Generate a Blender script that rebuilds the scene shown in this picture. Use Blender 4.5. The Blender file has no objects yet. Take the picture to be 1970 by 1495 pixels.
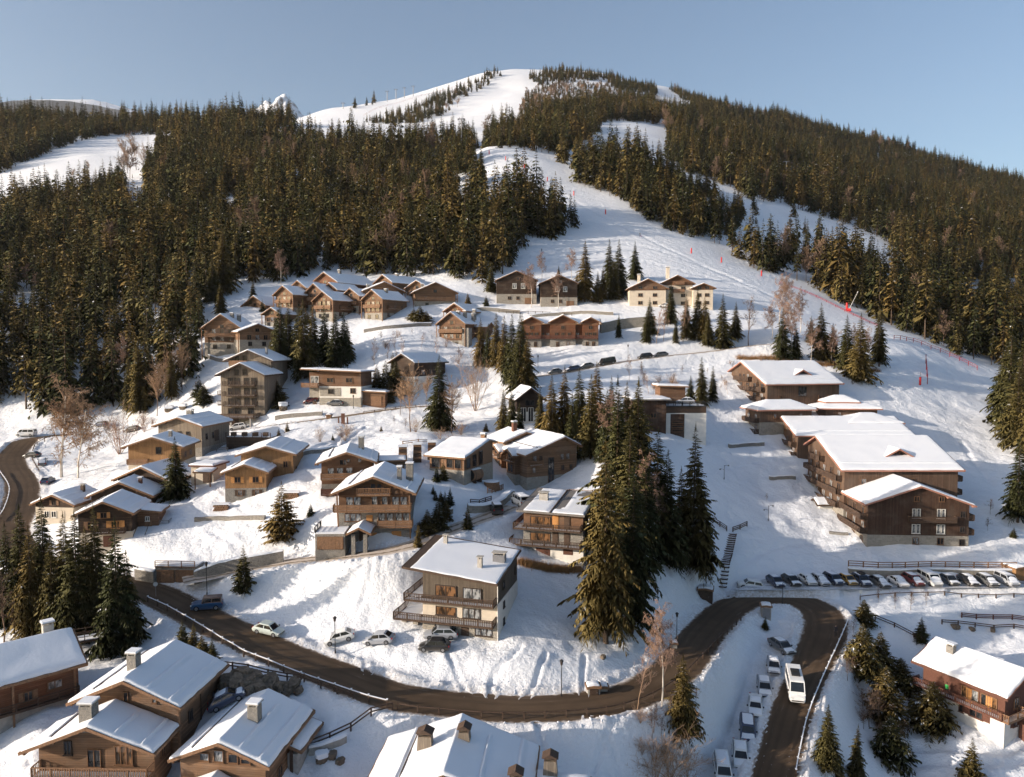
import bpy, math, random
import numpy as np
from mathutils import Vector, Matrix, Euler
random.seed(7)
R = math.radians
scene = bpy.context.scene
COL = scene.collection

# ------------------------------------------------------------------ camera
cam_d = bpy.data.cameras.new('camera')
cam = bpy.data.objects.new('camera', cam_d); COL.objects.link(cam)
cam.location = (0, 0, 46.0)
cam.rotation_euler = (R(90 - 3.5), 0, 0)
cam_d.sensor_width = 36.0
cam_d.lens = 36.0 * 1400 / 1970
cam_d.clip_start = 0.5; cam_d.clip_end = 30000
scene.camera = cam

# ------------------------------------------------------------------ sky, sun, exposure
SUN_EL, SUN_FRONT = 15.5, 18.0
sd = Vector((-math.cos(R(SUN_FRONT)) * math.cos(R(SUN_EL)), -math.sin(R(SUN_FRONT)) * math.cos(R(SUN_EL)), math.sin(R(SUN_EL))))
world = bpy.data.worlds.new('World'); scene.world = world; world.use_nodes = True
wn = world.node_tree.nodes; wl = world.node_tree.links
bg = wn['Background']
sky = wn.new('ShaderNodeTexSky'); sky.sky_type = 'NISHITA'; sky.sun_disc = False
sky.sun_elevation = R(SUN_EL); sky.sun_rotation = math.atan2(sd.x, sd.y)
sky.altitude = 600; sky.air_density = 1.0; sky.dust_density = 3.5; sky.ozone_density = 1.35
wl.new(sky.outputs[0], bg.inputs[0]); bg.inputs[1].default_value = 0.13
sun_d = bpy.data.lights.new('sun', 'SUN'); sun_d.energy = 4.6; sun_d.angle = R(0.5); sun_d.color = (1.0, 0.86, 0.71)
sun = bpy.data.objects.new('sun', sun_d); COL.objects.link(sun)
sun.rotation_euler = (-sd).to_track_quat('-Z', 'Y').to_euler(); sun.location = (-60, -20, 120)
vs = scene.view_settings
vs.view_transform = 'Standard'; vs.look = 'None'; vs.gamma = 1.0; vs.use_curve_mapping = False
vs.exposure = 0.55
scene.cycles.max_bounces = 4; scene.cycles.diffuse_bounces = 2; scene.cycles.transparent_max_bounces = 8
scene.cycles.use_adaptive_sampling = True; scene.cycles.adaptive_threshold = 0.03
scene.cycles.caustics_reflective = False; scene.cycles.caustics_refractive = False

# ------------------------------------------------------------------ helpers
def tag(o, label=None, cat=None, group=None, kind=None):
    if label: o['label'] = label
    if cat: o['category'] = cat
    if group: o['group'] = group
    if kind: o['kind'] = kind
    return o
def empty(name, loc=(0, 0, 0), rz=0.0, label=None, cat=None, group=None):
    o = bpy.data.objects.new(name, None); COL.objects.link(o)
    o.empty_display_size = 0.3
    o.location = loc; o.rotation_euler = (0, 0, rz)
    return tag(o, label, cat, group)
def link(name, mesh, parent=None, loc=None, rz=None):
    o = bpy.data.objects.new(name, mesh); COL.objects.link(o)
    if parent is not None: o.parent = parent
    if loc is not None: o.location = loc
    if rz is not None: o.rotation_euler = (0, 0, rz)
    return o
class MB:
    """collects shapes into one mesh"""
    def __init__(s): s.v = []; s.f = []; s.m = []; s.smooth = False
    def add(s, vs, fs, m=0):
        b = len(s.v); s.v.extend(vs)
        for f in fs: s.f.append(tuple(i + b for i in f)); s.m.append(m)
        return s
    def box(s, x0, x1, y0, y1, z0, z1, m=0):
        return s.add([(x0, y0, z0), (x1, y0, z0), (x1, y1, z0), (x0, y1, z0), (x0, y0, z1), (x1, y0, z1), (x1, y1, z1), (x0, y1, z1)],
                     [(0, 3, 2, 1), (4, 5, 6, 7), (0, 1, 5, 4), (1, 2, 6, 5), (2, 3, 7, 6), (3, 0, 4, 7)], m)
    def bar(s, a, b, w, h=None, m=0):
        """a square bar from a to b"""
        a = Vector(a); b = Vector(b); d = (b - a)
        if d.length < 1e-6: return s
        d.normalize(); up = Vector((0, 0, 1)) if abs(d.z) < 0.95 else Vector((0, 1, 0))
        sx = d.cross(up).normalized(); sz = sx.cross(d); h = h or w
        vs = []
        for p in (a, b):
            for i, j in ((-1, -1), (1, -1), (1, 1), (-1, 1)): vs.append(tuple(p + sx * (i * w / 2) + sz * (j * h / 2)))
        return s.add(vs, [(0, 1, 2, 3), (7, 6, 5, 4), (0, 4, 5, 1), (1, 5, 6, 2), (2, 6, 7, 3), (3, 7, 4, 0)], m)
    def tube(s, pts, rads, n=6, m=0, cap=True):
        pts = [Vector(p) for p in pts]; b = len(s.v)
        for i, p in enumerate(pts):
            d = (pts[min(i + 1, len(pts) - 1)] - pts[max(i - 1, 0)]).normalized()
            up = Vector((0, 0, 1)) if abs(d.z) < 0.9 else Vector((1, 0, 0))
            sx = d.cross(up).normalized(); sy = sx.cross(d)
            for k in range(n):
                a = 2 * math.pi * k / n
                s.v.append(tuple(p + (sx * math.cos(a) + sy * math.sin(a)) * rads[i]))
        for i in range(len(pts) - 1):
            for k in range(n):
                k2 = (k + 1) % n
                s.f.append((b + i * n + k, b + i * n + k2, b + (i + 1) * n + k2, b + (i + 1) * n + k)); s.m.append(m)
        if cap:
            s.f.append(tuple(b + k for k in range(n))); s.m.append(m)
            s.f.append(tuple(b + (len(pts) - 1) * n + k for k in reversed(range(n)))); s.m.append(m)
        return s
    def prism(s, poly, z0, z1, m=0):
        """poly: ccw (x,y); z0,z1: numbers or per-vertex lists"""
        n = len(poly)
        a = z0 if isinstance(z0, (list, tuple)) else [z0] * n
        c = z1 if isinstance(z1, (list, tuple)) else [z1] * n
        vs = [(p[0], p[1], a[i]) for i, p in enumerate(poly)] + [(p[0], p[1], c[i]) for i, p in enumerate(poly)]
        fs = [tuple(reversed(range(n))), tuple(range(n, 2 * n))]
        fs += [(i, (i + 1) % n, n + (i + 1) % n, n + i) for i in range(n)]
        return s.add(vs, fs, m)
    def side(s, poly, y0, y1, m=0):
        """poly in (x,z) extruded along y"""
        n = len(poly)
        vs = [(p[0], y0, p[1]) for p in poly] + [(p[0], y1, p[1]) for p in poly]
        fs = [tuple(range(n)), tuple(reversed(range(n, 2 * n)))]
        fs += [((i + 1) % n, i, n + i, n + (i + 1) % n) for i in range(n)]
        return s.add(vs, fs, m)
    def mesh(s, name, mats):
        me = bpy.data.meshes.new(name); me.from_pydata(s.v, [], s.f)
        for mt in (mats if isinstance(mats, (list, tuple)) else [mats]): me.materials.append(mt)
        if any(s.m): me.polygons.foreach_set('material_index', s.m)
        if s.smooth: me.polygons.foreach_set('use_smooth', [True] * len(s.f))
        me.update(); return me
    def build(s, name, mats, parent=None, loc=None, rz=None):
        return link(name, s.mesh(name, mats), parent, loc, rz)
def np_mesh(name, v, quads, mats, midx=None, smooth=False):
    me = bpy.data.meshes.new(name); nv = len(v); nf = len(quads); k = quads.shape[1]
    me.vertices.add(nv); me.vertices.foreach_set('co', np.ascontiguousarray(v, dtype=np.float32).ravel())
    me.loops.add(nf * k); me.loops.foreach_set('vertex_index', np.ascontiguousarray(quads, dtype=np.int32).ravel())
    me.polygons.add(nf); me.polygons.foreach_set('loop_start', np.arange(0, nf * k, k, dtype=np.int32))
    for m in (mats if isinstance(mats, (list, tuple)) else [mats]): me.materials.append(m)
    if midx is not None: me.polygons.foreach_set('material_index', np.asarray(midx, dtype=np.int32))
    if smooth: me.polygons.foreach_set('use_smooth', np.ones(nf, dtype=bool))
    me.update(calc_edges=True); return me

# ------------------------------------------------------------------ materials
class NT:
    def __init__(s, name, rough=0.8, spec=0.3):
        s.mat = bpy.data.materials.new(name); s.mat.use_nodes = True
        s.n = s.mat.node_tree.nodes; s.l = s.mat.node_tree.links; s.b = s.n['Principled BSDF']
        s.b.inputs['Roughness'].default_value = rough; s.b.inputs['Specular IOR Level'].default_value = spec
    def new(s, t, **k):
        x = s.n.new(t)
        for a, b in k.items(): setattr(x, a, b)
        return x
    def coord(s, kind='Object', scale=(1, 1, 1)):
        c = s.new('ShaderNodeTexCoord'); m = s.new('ShaderNodeMapping'); m.inputs['Scale'].default_value = scale
        s.l.new(c.outputs[kind], m.inputs[0]); return m.outputs[0]
    def geo(s, scale=(1, 1, 1)):
        c = s.new('ShaderNodeNewGeometry'); m = s.new('ShaderNodeMapping'); m.inputs['Scale'].default_value = scale
        s.l.new(c.outputs['Position'], m.inputs[0]); return m.outputs[0]
    def noise(s, vec, scale=1.0, detail=4.0, rough=0.6):
        x = s.new('ShaderNodeTexNoise'); x.inputs['Scale'].default_value = scale; x.inputs['Detail'].default_value = detail
        x.inputs['Roughness'].default_value = rough
        if vec is not None: s.l.new(vec, x.inputs['Vector'])
        return x.outputs['Fac']
    def ramp(s, fac, stops):
        x = s.new('ShaderNodeValToRGB'); s.l.new(fac, x.inputs[0]); e = x.color_ramp.elements
        while len(e) < len(stops): e.new(0.5)
        for i, (p, c) in enumerate(stops):
            e[i].position = p; e[i].color = tuple(c) + (1,) if len(c) == 3 else c
        return x.outputs[0]
    def mix(s, fac, a, b, mode='MIX'):
        x = s.new('ShaderNodeMix', data_type='RGBA', blend_type=mode)
        for i, val in ((0, fac), (6, a), (7, b)):
            if isinstance(val, (int, float)): x.inputs[i].default_value = val
            elif isinstance(val, (tuple, list)): x.inputs[i].default_value = tuple(val) + ((1,) if len(val) == 3 else ())
            else: s.l.new(val, x.inputs[i])
        return x.outputs[2]
    def math(s, op, a, b=0.0, c=None, clamp=False):
        x = s.new('ShaderNodeMath', operation=op); x.use_clamp = clamp
        for i, val in enumerate((a, b) if c is None else (a, b, c)):
            if isinstance(val, (int, float)): x.inputs[i].default_value = val
            else: s.l.new(val, x.inputs[i])
        return x.outputs[0]
    def col(s, c):
        if isinstance(c, (tuple, list)): s.b.inputs['Base Color'].default_value = tuple(c) + ((1,) if len(c) == 3 else ())
        else: s.l.new(c, s.b.inputs['Base Color'])
    def bump(s, h, strength=0.3, dist=0.05):
        x = s.new('ShaderNodeBump'); x.inputs['Strength'].default_value = strength; x.inputs['Distance'].default_value = dist
        s.l.new(h, x.inputs['Height']); s.l.new(x.outputs[0], s.b.inputs['Normal'])
    def sep(s, vec):
        x = s.new('ShaderNodeSeparateXYZ'); s.l.new(vec, x.inputs[0]); return x.outputs
def m_plain(name, c, rough=0.7, spec=0.3, var=0.12, sc=3.0, metal=0.0):
    t = NT(name, rough, spec); n = t.noise(t.coord('Object'), sc, 3)
    lo = tuple(x * (1 - var) for x in c); hi = tuple(min(1, x * (1 + var)) for x in c)
    t.col(t.ramp(n, [(0.3, lo), (0.7, hi)])); t.b.inputs['Metallic'].default_value = metal
    return t.mat
def m_wood(name, c, plank=0.22, vertical=False, var=0.35, grey=(0.2, 0.17, 0.14), gmix=0.25):
    """boards with dark joints, grain and weathering"""
    t = NT(name, 0.75, 0.2); co = t.coord('Object'); xyz = t.sep(co)
    if vertical:
        ax = t.math('ADD', xyz[0], xyz[1])
    else: ax = xyz[2]
    k = t.math('DIVIDE', ax, plank)
    cell = t.math('FLOOR', k); fr = t.math('SUBTRACT', k, cell)
    wn_ = t.new('ShaderNodeTexWhiteNoise', noise_dimensions='1D'); t.l.new(cell, wn_.inputs['W'])
    g = t.noise(t.coord('Object', (0.6, 0.6, 9) if not vertical else (9, 9, 0.6)), 2.2, 4)
    big = t.noise(t.coord('Object'), 0.35, 3)
    base = t.mix(wn_.outputs[0], tuple(x * (1 - var) for x in c), tuple(x * (1 + var * 0.6) for x in c))
    base = t.mix(t.ramp(g, [(0.35, (0, 0, 0)), (0.7, (1, 1, 1))]), base, tuple(x * 0.6 for x in c))
    base = t.mix(t.math('MULTIPLY', t.ramp(big, [(0.45, (0, 0, 0)), (0.7, (1, 1, 1))]), gmix), base, grey)
    joint = t.math('LESS_THAN', fr, 0.09)
    base = t.mix(t.math('MULTIPLY', joint, 0.7), base, tuple(x * 0.22 for x in c))
    t.col(base); t.bump(t.math('ADD', t.math('MULTIPLY', joint, -1.0), t.math('MULTIPLY', g, 0.3)), 0.5, 0.03)
    return t.mat
def m_stone(name, a, b, scale=2.6, mortar=(0.33, 0.31, 0.28)):
    t = NT(name, 0.9, 0.2); co = t.coord('Object', (1, 1, 1.7))
    v = t.new('ShaderNodeTexVoronoi'); v.inputs['Scale'].default_value = scale; t.l.new(co, v.inputs['Vector'])
    e = t.new('ShaderNodeTexVoronoi', feature='DISTANCE_TO_EDGE'); e.inputs['Scale'].default_value = scale; t.l.new(co, e.inputs['Vector'])
    s = t.sep(v.outputs['Color'])
    c = t.mix(s[0], a, b); n = t.noise(co, 7, 4)
    c = t.mix(t.math('MULTIPLY', n, 0.5), c, tuple(x * 0.55 for x in a))
    ed = t.ramp(e.outputs['Distance'], [(0.02, (1, 1, 1)), (0.08, (0, 0, 0))])
    t.col(t.mix(ed, c, mortar)); t.bump(t.math('ADD', t.math('MULTIPLY', ed, -1.0), t.math('MULTIPLY', s[1], 0.5)), 0.8, 0.06)
    return t.mat
def m_snow(name, rough=0.6, big=True, tint=(0.76, 0.785, 0.83)):
    t = NT(name, rough, 0.25); p = t.geo()
    n1 = t.noise(p, 0.35, 5, 0.6); n2 = t.noise(p, 2.6, 5, 0.65); n3 = t.noise(p, 14, 3, 0.6)
    h = t.math('ADD', t.math('MULTIPLY', n2, 0.5), t.math('MULTIPLY', n3, 0.12))
    if big: h = t.math('ADD', h, t.math('MULTIPLY', n1, 2.2))
    c = t.mix(n1, tuple(x * 0.97 for x in tint), tuple(min(1, x * 1.04) for x in tint))
    if big:   # grit and slush thrown from the roads
        at_ = t.new('ShaderNodeAttribute', attribute_name='dirt'); g = t.math('MULTIPLY', at_.outputs['Fac'], t.ramp(n2, [(0.35, (0.1, 0.1, 0.1)), (0.65, (1, 1, 1))]))
        c = t.mix(t.math('MULTIPLY', g, 0.8), c, (0.40, 0.34, 0.28))
    t.col(c)
    t.bump(h, 0.75 if big else 0.35, 0.34 if big else 0.12)
    return t.mat
M = {}
M['snow_ground'] = m_snow('ground snow')
M['snow_roof'] = m_snow('roof snow', big=False)
M['needle'] = None
#MATS
M['wood_warm'] = m_wood('warm brown boards', (0.25, 0.145, 0.085), 0.24, var=0.5, gmix=0.35)
M['wood_honey'] = m_wood('honey boards', (0.36, 0.20, 0.092), 0.20, vertical=True, var=0.2, gmix=0.1)
M['wood_red'] = m_wood('red brown boards', (0.20, 0.085, 0.045), 0.22)
M['wood_brown'] = m_wood('brown vertical boards', (0.085, 0.049, 0.034), 0.25, vertical=True)
M['wood_grey'] = m_wood('weathered grey boards', (0.27, 0.22, 0.17), 0.24, vertical=True)
M['wood_dark'] = m_wood('dark stained boards', (0.065, 0.042, 0.030), 0.22)
M['wood_russet'] = m_wood('russet boards', (0.205, 0.112, 0.066), 0.22, gmix=0.35)
M['wood_block'] = m_wood('apartment boards', (0.15, 0.092, 0.062), 0.25, vertical=True)
M['wood_taupe'] = m_wood('taupe boards', (0.125, 0.100, 0.078), 0.2, vertical=True)
M['timber'] = m_plain('timber beams', (0.215, 0.122, 0.070), 0.75, var=0.3, sc=5)
M['timber_dark'] = m_plain('dark timber', (0.075, 0.048, 0.034), 0.75, var=0.3, sc=5)
M['timber_red'] = m_plain('red brown timber', (0.115, 0.050, 0.034), 0.75, var=0.25, sc=5)
M['fascia'] = m_plain('rose brown fascia', (0.36, 0.175, 0.125), 0.7, var=0.15)
M['cream'] = m_plain('cream render', (0.56, 0.49, 0.40), 0.9, var=0.10, sc=1.2)
M['white'] = m_plain('white render', (0.70, 0.67, 0.62), 0.9, var=0.07, sc=1.2)
M['stone'] = m_stone('grey stone wall', (0.30, 0.28, 0.25), (0.20, 0.185, 0.17))
M['stone_pale'] = m_stone('pale stone wall', (0.42, 0.38, 0.32), (0.28, 0.25, 0.21), 2.2)
M['concrete'] = m_plain('concrete', (0.36, 0.34, 0.31), 0.9, var=0.18, sc=2)
M['slate'] = m_plain('roof sheet', (0.17, 0.155, 0.145), 0.8, var=0.25, sc=4)
M['metal'] = m_plain('grey metal', (0.25, 0.25, 0.26), 0.45, 0.5, metal=0.6)
M['black'] = m_plain('black metal', (0.025, 0.024, 0.024), 0.5)
M['frame'] = m_plain('window timber', (0.16, 0.085, 0.045), 0.6)
M['frame_dark'] = m_plain('dark window frame', (0.05, 0.035, 0.028), 0.6)
M['frame_white'] = m_plain('white window frame', (0.68, 0.66, 0.62), 0.6)
def m_glass(name, a, b, sc=1.6):
    t = NT(name, 0.06, 0.6); n = t.noise(t.coord('Object', (1, 1, 0.35)), sc, 2)
    t.col(t.ramp(n, [(0.42, a), (0.58, b)])); return t.mat
M['glass'] = m_glass('dark window glass', (0.015, 0.017, 0.02), (0.05, 0.05, 0.052))
M['curtain'] = m_glass('window glass with curtains', (0.05, 0.055, 0.06), (0.34, 0.35, 0.36), 2.4)
M['glow'] = m_glass('window glass with painted warm reflection', (0.03, 0.022, 0.016), (0.22, 0.115, 0.055), 1.9)  # orange in the pane colour stands in for lit interior and warm reflection
M['brass'] = m_plain('orange shutter boards', (0.46, 0.22, 0.075), 0.7, var=0.2, sc=6)
M['net'] = m_plain('dark red net', (0.26, 0.035, 0.04), 0.8)
M['twig_far'] = m_plain('grey brown far twigs', (0.20, 0.135, 0.095), 0.9)
M['red'] = m_plain('red plastic', (0.55, 0.03, 0.03), 0.6)
M['dry_grass'] = m_plain('dry grass', (0.30, 0.17, 0.075), 0.9, var=0.4, sc=9)
M['rock'] = m_plain('boulder', (0.15, 0.118, 0.088), 0.9, var=0.5, sc=2.5)
M['twig'] = m_plain('bare twigs', (0.33, 0.215, 0.135), 0.85, var=0.3, sc=1.5)
M['twig_pink'] = m_plain('pinkish bare twigs', (0.30, 0.195, 0.145), 0.85, var=0.3, sc=1.5)
M['twig_dark'] = m_plain('dark bare twigs', (0.13, 0.085, 0.06), 0.85, var=0.3, sc=1.5)
M['birch'] = m_plain('birch bark', (0.55, 0.50, 0.44), 0.8, var=0.4, sc=7)
def m_needle(name, a, b):
    t = NT(name, 0.75, 0.15)
    oi = t.new('ShaderNodeObjectInfo'); n = t.noise(t.coord('Object'), 9.0, 2)
    c = t.ramp(oi.outputs['Random'], [(0.0, (a[0] * .7, a[1] * .85, a[2] * .95)), (0.4, a), (0.75, b), (1.0, (b[0] * 1.12, b[1] * .98, b[2] * .9))])
    t.col(t.mix(t.math('MULTIPLY', n, 0.5), c, tuple(x * 0.45 for x in a)))
    return t.mat
M['needle'] = m_needle('spruce needles', (0.080, 0.076, 0.027), (0.172, 0.130, 0.045))
M['tree_snow'] = m_plain('snow on boughs', (0.8, 0.82, 0.86), 0.7)
M['bark'] = m_plain('spruce bark', (0.085, 0.060, 0.042), 0.9, var=0.4, sc=6)

# ------------------------------------------------------------------ terrain
import numpy as np, math
CAMZ = 46.0
CP = [
(-131.1,205.0,20.11),(-135.1,200.0,19.00),(-126.7,182.0,16.82),(-108.5,160.0,15.11),(-97.0,142.0,13.40),(-89.5,128.0,11.92),(-70.4,116.0,8.27),(-56.4,110.0,8.59),
(-39.9,98.5,7.01),(-30.1,92.5,5.92),(-22.4,88.5,5.00),(-13.9,84.0,4.55),(1.5,82.0,3.68),(8.9,83.0,3.35),(14.8,86.0,3.24),(20.5,91.5,3.26),
(24.9,98.5,3.32),(36.0,119.0,2.00),(42.9,124.0,1.99),(49.1,123.6,1.95),(49.5,112.0,1.25),(40.3,98.0,-0.51),(33.0,86.0,-2.64),(27.1,77.0,-5.21),
(-51.1,75.0,4.16),(-50.3,80.0,4.71),(-52.1,71.5,2.01),(-34.8,68.5,0.44),(-21.1,74.0,0.48),(-19.6,77.0,3.04),(-15.6,74.0,0.48),(0.0,69.0,0.11),
(0.0,78.0,2.48),(12.7,80.0,1.37),(12.2,77.0,-1.37),(22.4,83.0,-5.06),(-29.7,80.0,6.82),(-55.6,66.0,2.10),(-68.4,82.0,4.61),(-54.0,94.0,4.92),
(-67.2,104.0,5.22),(-76.2,106.0,4.43),(-92.8,112.0,2.08),(-107.6,125.0,8.12),(61.8,97.0,-6.64),(70.3,98.0,-5.70),(56.1,107.0,-3.98),(49.1,93.0,-8.01),
(81.4,122.0,-0.02),(64.2,90.0,-9.02),(36.6,107.5,-0.17),(29.0,95.0,-1.96),(27.8,86.5,-4.24),(54.8,114.5,-0.61),(84.1,98.0,-7.19),(108.6,128.0,0.57),
(73.5,85.0,-10.54),(44.6,84.0,-9.87),(-5.8,93.6,6.50),(-12.7,94.0,6.68),(-19.7,94.5,6.47),(-32.7,98.5,6.64),(11.3,94.0,5.63),(18.8,105.0,5.61),
(13.8,97.0,5.06),(24.5,106.6,4.20),(37.4,127.0,4.69),(43.4,141.0,10.01),(32.0,128.0,9.10),(24.5,128.0,14.74),(22.5,117.0,10.11),(6.2,114.0,11.03),
(-22.7,110.0,15.26),(-26.2,104.5,10.46),(-10.4,106.0,9.95),(-42.1,108.0,9.27),(-15.0,112.0,16.18),(-2.3,125.0,17.30),(47.2,126.0,3.62),(65.6,126.0,3.62),
(84.5,127.0,3.75),(73.9,133.0,5.69),(51.6,138.0,6.21),(59.1,159.0,12.98),(58.5,175.0,19.84),(57.2,192.0,27.01),(67.1,146.0,8.20),(119.0,185.0,21.03),
(101.9,147.5,9.98),(93.5,132.0,5.51),(124.9,214.0,30.99),(142.7,170.0,16.89),(118.3,140.0,6.67),(1.6,145.0,16.95),(-47.8,131.0,17.84),(-66.2,121.0,12.90),
(-83.3,133.0,13.03),(-74.5,151.0,19.60),(-76.3,167.0,21.04),(-73.0,190.0,24.47),(-44.9,193.0,30.39),(-37.8,185.0,27.71),(-23.6,200.0,31.97),(1.9,177.0,28.50),
(38.5,170.0,24.90),(17.5,147.0,20.83),(27.3,177.0,28.50),(22.2,188.0,32.82),(2.1,198.0,34.95),(-29.0,141.0,21.86),(-22.4,152.0,25.48),(-34.0,122.0,17.99),
(-47.4,155.0,23.96),(-47.6,172.0,25.27),(-54.7,222.0,39.97),(-68.3,225.0,41.49),(-39.5,236.0,49.67),(-28.3,214.0,40.18),(-114.4,217.0,24.54),(-120.0,200.0,19.00),
(-142.7,225.0,26.99),(-136.8,244.0,39.37),(-124.4,255.0,49.97),(-156.8,222.0,24.05),(-170.2,242.0,39.42),(-174.6,205.0,18.33),(-207.3,245.0,39.34),(-120.0,140.0,11.81),
(-114.3,275.0,62.94),(-90.2,232.0,44.66),(-62.6,255.0,55.39),(-42.7,250.0,54.32),(-15.9,234.0,45.48),(14.0,231.0,44.99),(25.5,216.0,40.13),(50.4,224.0,42.79),
(81.9,232.0,46.31),(8.5,265.0,59.51),(57.4,265.0,59.51),(38.3,250.0,53.44),(19.7,240.0,49.73),(88.6,268.0,57.77),(-7.4,300.0,76.10),(-20.5,275.0,65.85),
(121.7,278.0,54.27),(129.3,240.0,42.90),(179.7,275.0,38.53),(233.4,280.0,30.38),(105.5,320.0,73.61),(114.4,245.0,46.33),(-189.4,285.0,60.53),(-229.9,285.0,60.53),
(-167.2,300.0,67.65),(-257.8,370.0,93.51),(-217.3,450.0,128.91),(-259.2,440.0,120.94),(-374.9,640.0,212.67),(-388.0,560.0,168.62),(-400.0,500.0,138.13),(-350.7,720.0,244.41),
(-295.1,720.0,250.84),(-186.1,690.0,240.88),(-83.0,640.0,223.24),(-24.9,545.0,184.17),(-119.4,440.0,127.07),(-89.9,330.0,83.75),(-49.7,380.0,102.77),(-65.1,500.0,155.48),
(27.6,340.0,92.04),(4.5,430.0,141.64),(-18.4,525.0,184.53),(46.5,400.0,119.70),(29.8,500.0,169.31),(93.1,500.0,162.40),(115.8,450.0,128.91),(174.4,480.0,127.76),
(145.7,400.0,97.36),(237.7,470.0,106.35),(217.1,500.0,124.19),(282.9,560.0,129.66),(220.2,380.0,62.69),(307.3,850.0,261.50),(180.4,650.0,197.32),(114.4,760.0,264.83),
(145.7,850.0,301.25),(157.1,760.0,258.56),(8.6,820.0,287.74),(-41.7,700.0,241.78),(347.9,420.0,64.44),(576.8,700.0,135.89),(459.6,800.0,193.40),(452.7,650.0,134.02),
(-715.2,900.0,309.47),(-634.2,920.0,321.63),(-557.7,900.0,310.70),(-494.7,900.0,309.47),(-431.5,900.0,313.79),(-344.5,920.0,319.74),(-285.6,960.0,331.64),(-319.1,1250.0,437.63),
(-259.0,1300.0,463.97),(-174.4,1350.0,495.73),(-112.4,1400.0,531.50),(-45.5,1450.0,569.58),(20.6,1480.0,586.45),(99.3,1500.0,592.73),(185.4,1520.0,595.89),(249.2,1520.0,575.18),
(315.0,1530.0,572.40),(379.4,1530.0,553.61),(440.9,1520.0,531.59),(540.5,1500.0,504.66),(637.5,1480.0,473.16),(726.9,1450.0,439.58),(812.4,1420.0,402.09),(893.9,1390.0,369.60),
(949.2,1370.0,346.93),(1108.4,1350.0,299.44),(-283.1,1050.0,351.94),(-177.6,1080.0,370.31),(-90.1,1120.0,395.37),(-23.0,1320.0,493.85),(12.4,1180.0,434.26),(96.4,1200.0,440.85),
(177.3,1180.0,430.23),(292.7,1250.0,444.48),(315.2,1480.0,545.10),(358.6,1100.0,347.61),(577.9,1150.0,313.73),(708.9,1100.0,263.97),(-1116.3,1400.0,381.60),(-772.0,1400.0,381.60),
(-563.3,1500.0,426.29),(-379.9,1900.0,540.79),(-69.3,2200.0,679.46),(153.0,2300.0,708.25),(427.3,2300.0,676.63),(832.5,2300.0,581.45),(1265.0,2200.0,420.72),(1732.0,2100.0,286.21),
(269.0,4000.0,503.55),(-2789.4,4000.0,503.55),(2886.8,4000.0,221.65),
]
_cp = np.array(CP, dtype=float)
def _q(x, y):
    y = np.maximum(y, 25.0)
    return np.stack([x / y, 0.5 * np.log(y)], -1)
def _kern(r2):
    return 0.5 * r2 * np.log(r2 + 1e-12)
def _fit():
    q = _q(_cp[:, 0], _cp[:, 1]); s = (_cp[:, 2] - CAMZ) / _cp[:, 1]
    n = len(q)
    K = _kern(((q[:, None] - q[None]) ** 2).sum(-1)) + np.eye(n) * 2e-4
    P = np.concatenate([np.ones((n, 1)), q], 1)
    A = np.block([[K, P], [P.T, np.zeros((3, 3))]])
    return q, np.linalg.solve(A, np.concatenate([s, np.zeros(3)]))
_tq, _tw = _fit()
def base_z(x, y):
    """height of the smooth terrain, arrays in and out"""
    x = np.asarray(x, float).ravel(); y = np.asarray(y, float).ravel()
    out = np.empty(len(x))
    for i in range(0, len(x), 20000):
        q = _q(x[i:i + 20000], y[i:i + 20000])
        r2 = ((q[:, None] - _tq[None]) ** 2).sum(-1)
        s = _kern(r2) @ _tw[:-3] + _tw[-3] + q @ _tw[-2:]
        out[i:i + 20000] = CAMZ + np.maximum(y[i:i + 20000], 25.0) * s
    return out

def vnoise(x, y, seed=0):
    xi = np.floor(x).astype(np.int64); yi = np.floor(y).astype(np.int64); fx = x - xi; fy = y - yi
    fx = fx * fx * (3 - 2 * fx); fy = fy * fy * (3 - 2 * fy)
    def h(a, b):
        n = (a * 374761393 + b * 668265263 + seed * 1442695041) & 0x7fffffff
        n = ((n ^ (n >> 13)) * 1274126177) & 0x7fffffff
        return ((n ^ (n >> 16)) & 0xffff) / 65535.0
    return (h(xi, yi) * (1 - fx) + h(xi + 1, yi) * fx) * (1 - fy) + (h(xi, yi + 1) * (1 - fx) + h(xi + 1, yi + 1) * fx) * fy - 0.5
ROADS = {  # centre line, half width, kind
    'main': ([(-126.48,205.92), (-131.09,205.01), (-134.75,200.06), (-126.46,182.03), (-108.91,160.10), (-97.39,141.95), (-90.53,129.23), (-81.12,120.78), (-70.23,115.66), (-56.06,109.22), (-49.36,105.00), (-39.79,98.16), (-30.02,92.17), (-22.35,88.35), (-13.88,83.97), (-5.16,82.63), (1.51,82.24), (8.89,83.42), (14.90,86.34), (20.14,91.54), (24.45,98.28), (29.82,108.88), (36.52,119.28), (42.84,123.83), (48.90,123.16), (51.22,118.03), (49.15,111.76), (45.10,105.15), (40.44,98.08), (36.77,92.44), (33.07,86.06), (30.33,81.35), (27.22,75.58)], 3.0),
    'lane': ([(-50.63,109.95), (-47.30,111.21), (-36.17,111.91), (-22.45,108.57), (-15.59,110.23), (-10.52,116.21), (-3.99,122.63), (0.00,129.15)], 1.9),
    'upper': ([(-77.50,184.39), (-74.43,186.71), (-63.82,183.28), (-50.18,181.64), (-38.07,186.27), (-26.66,190.76), (-14.48,192.43)], 1.6),
    'layby': ([(41.58,108.73), (38.80,103.68), (35.89,98.83), (32.93,94.29), (30.32,89.86), (28.11,85.92), (25.23,82.13)], 1.7),
    'far': ([(3.63,203.19), (14.06,207.02), (26.81,214.48), (50.27,223.62), (67.68,228.64), (83.59,232.17)], 2.2),
}
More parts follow.
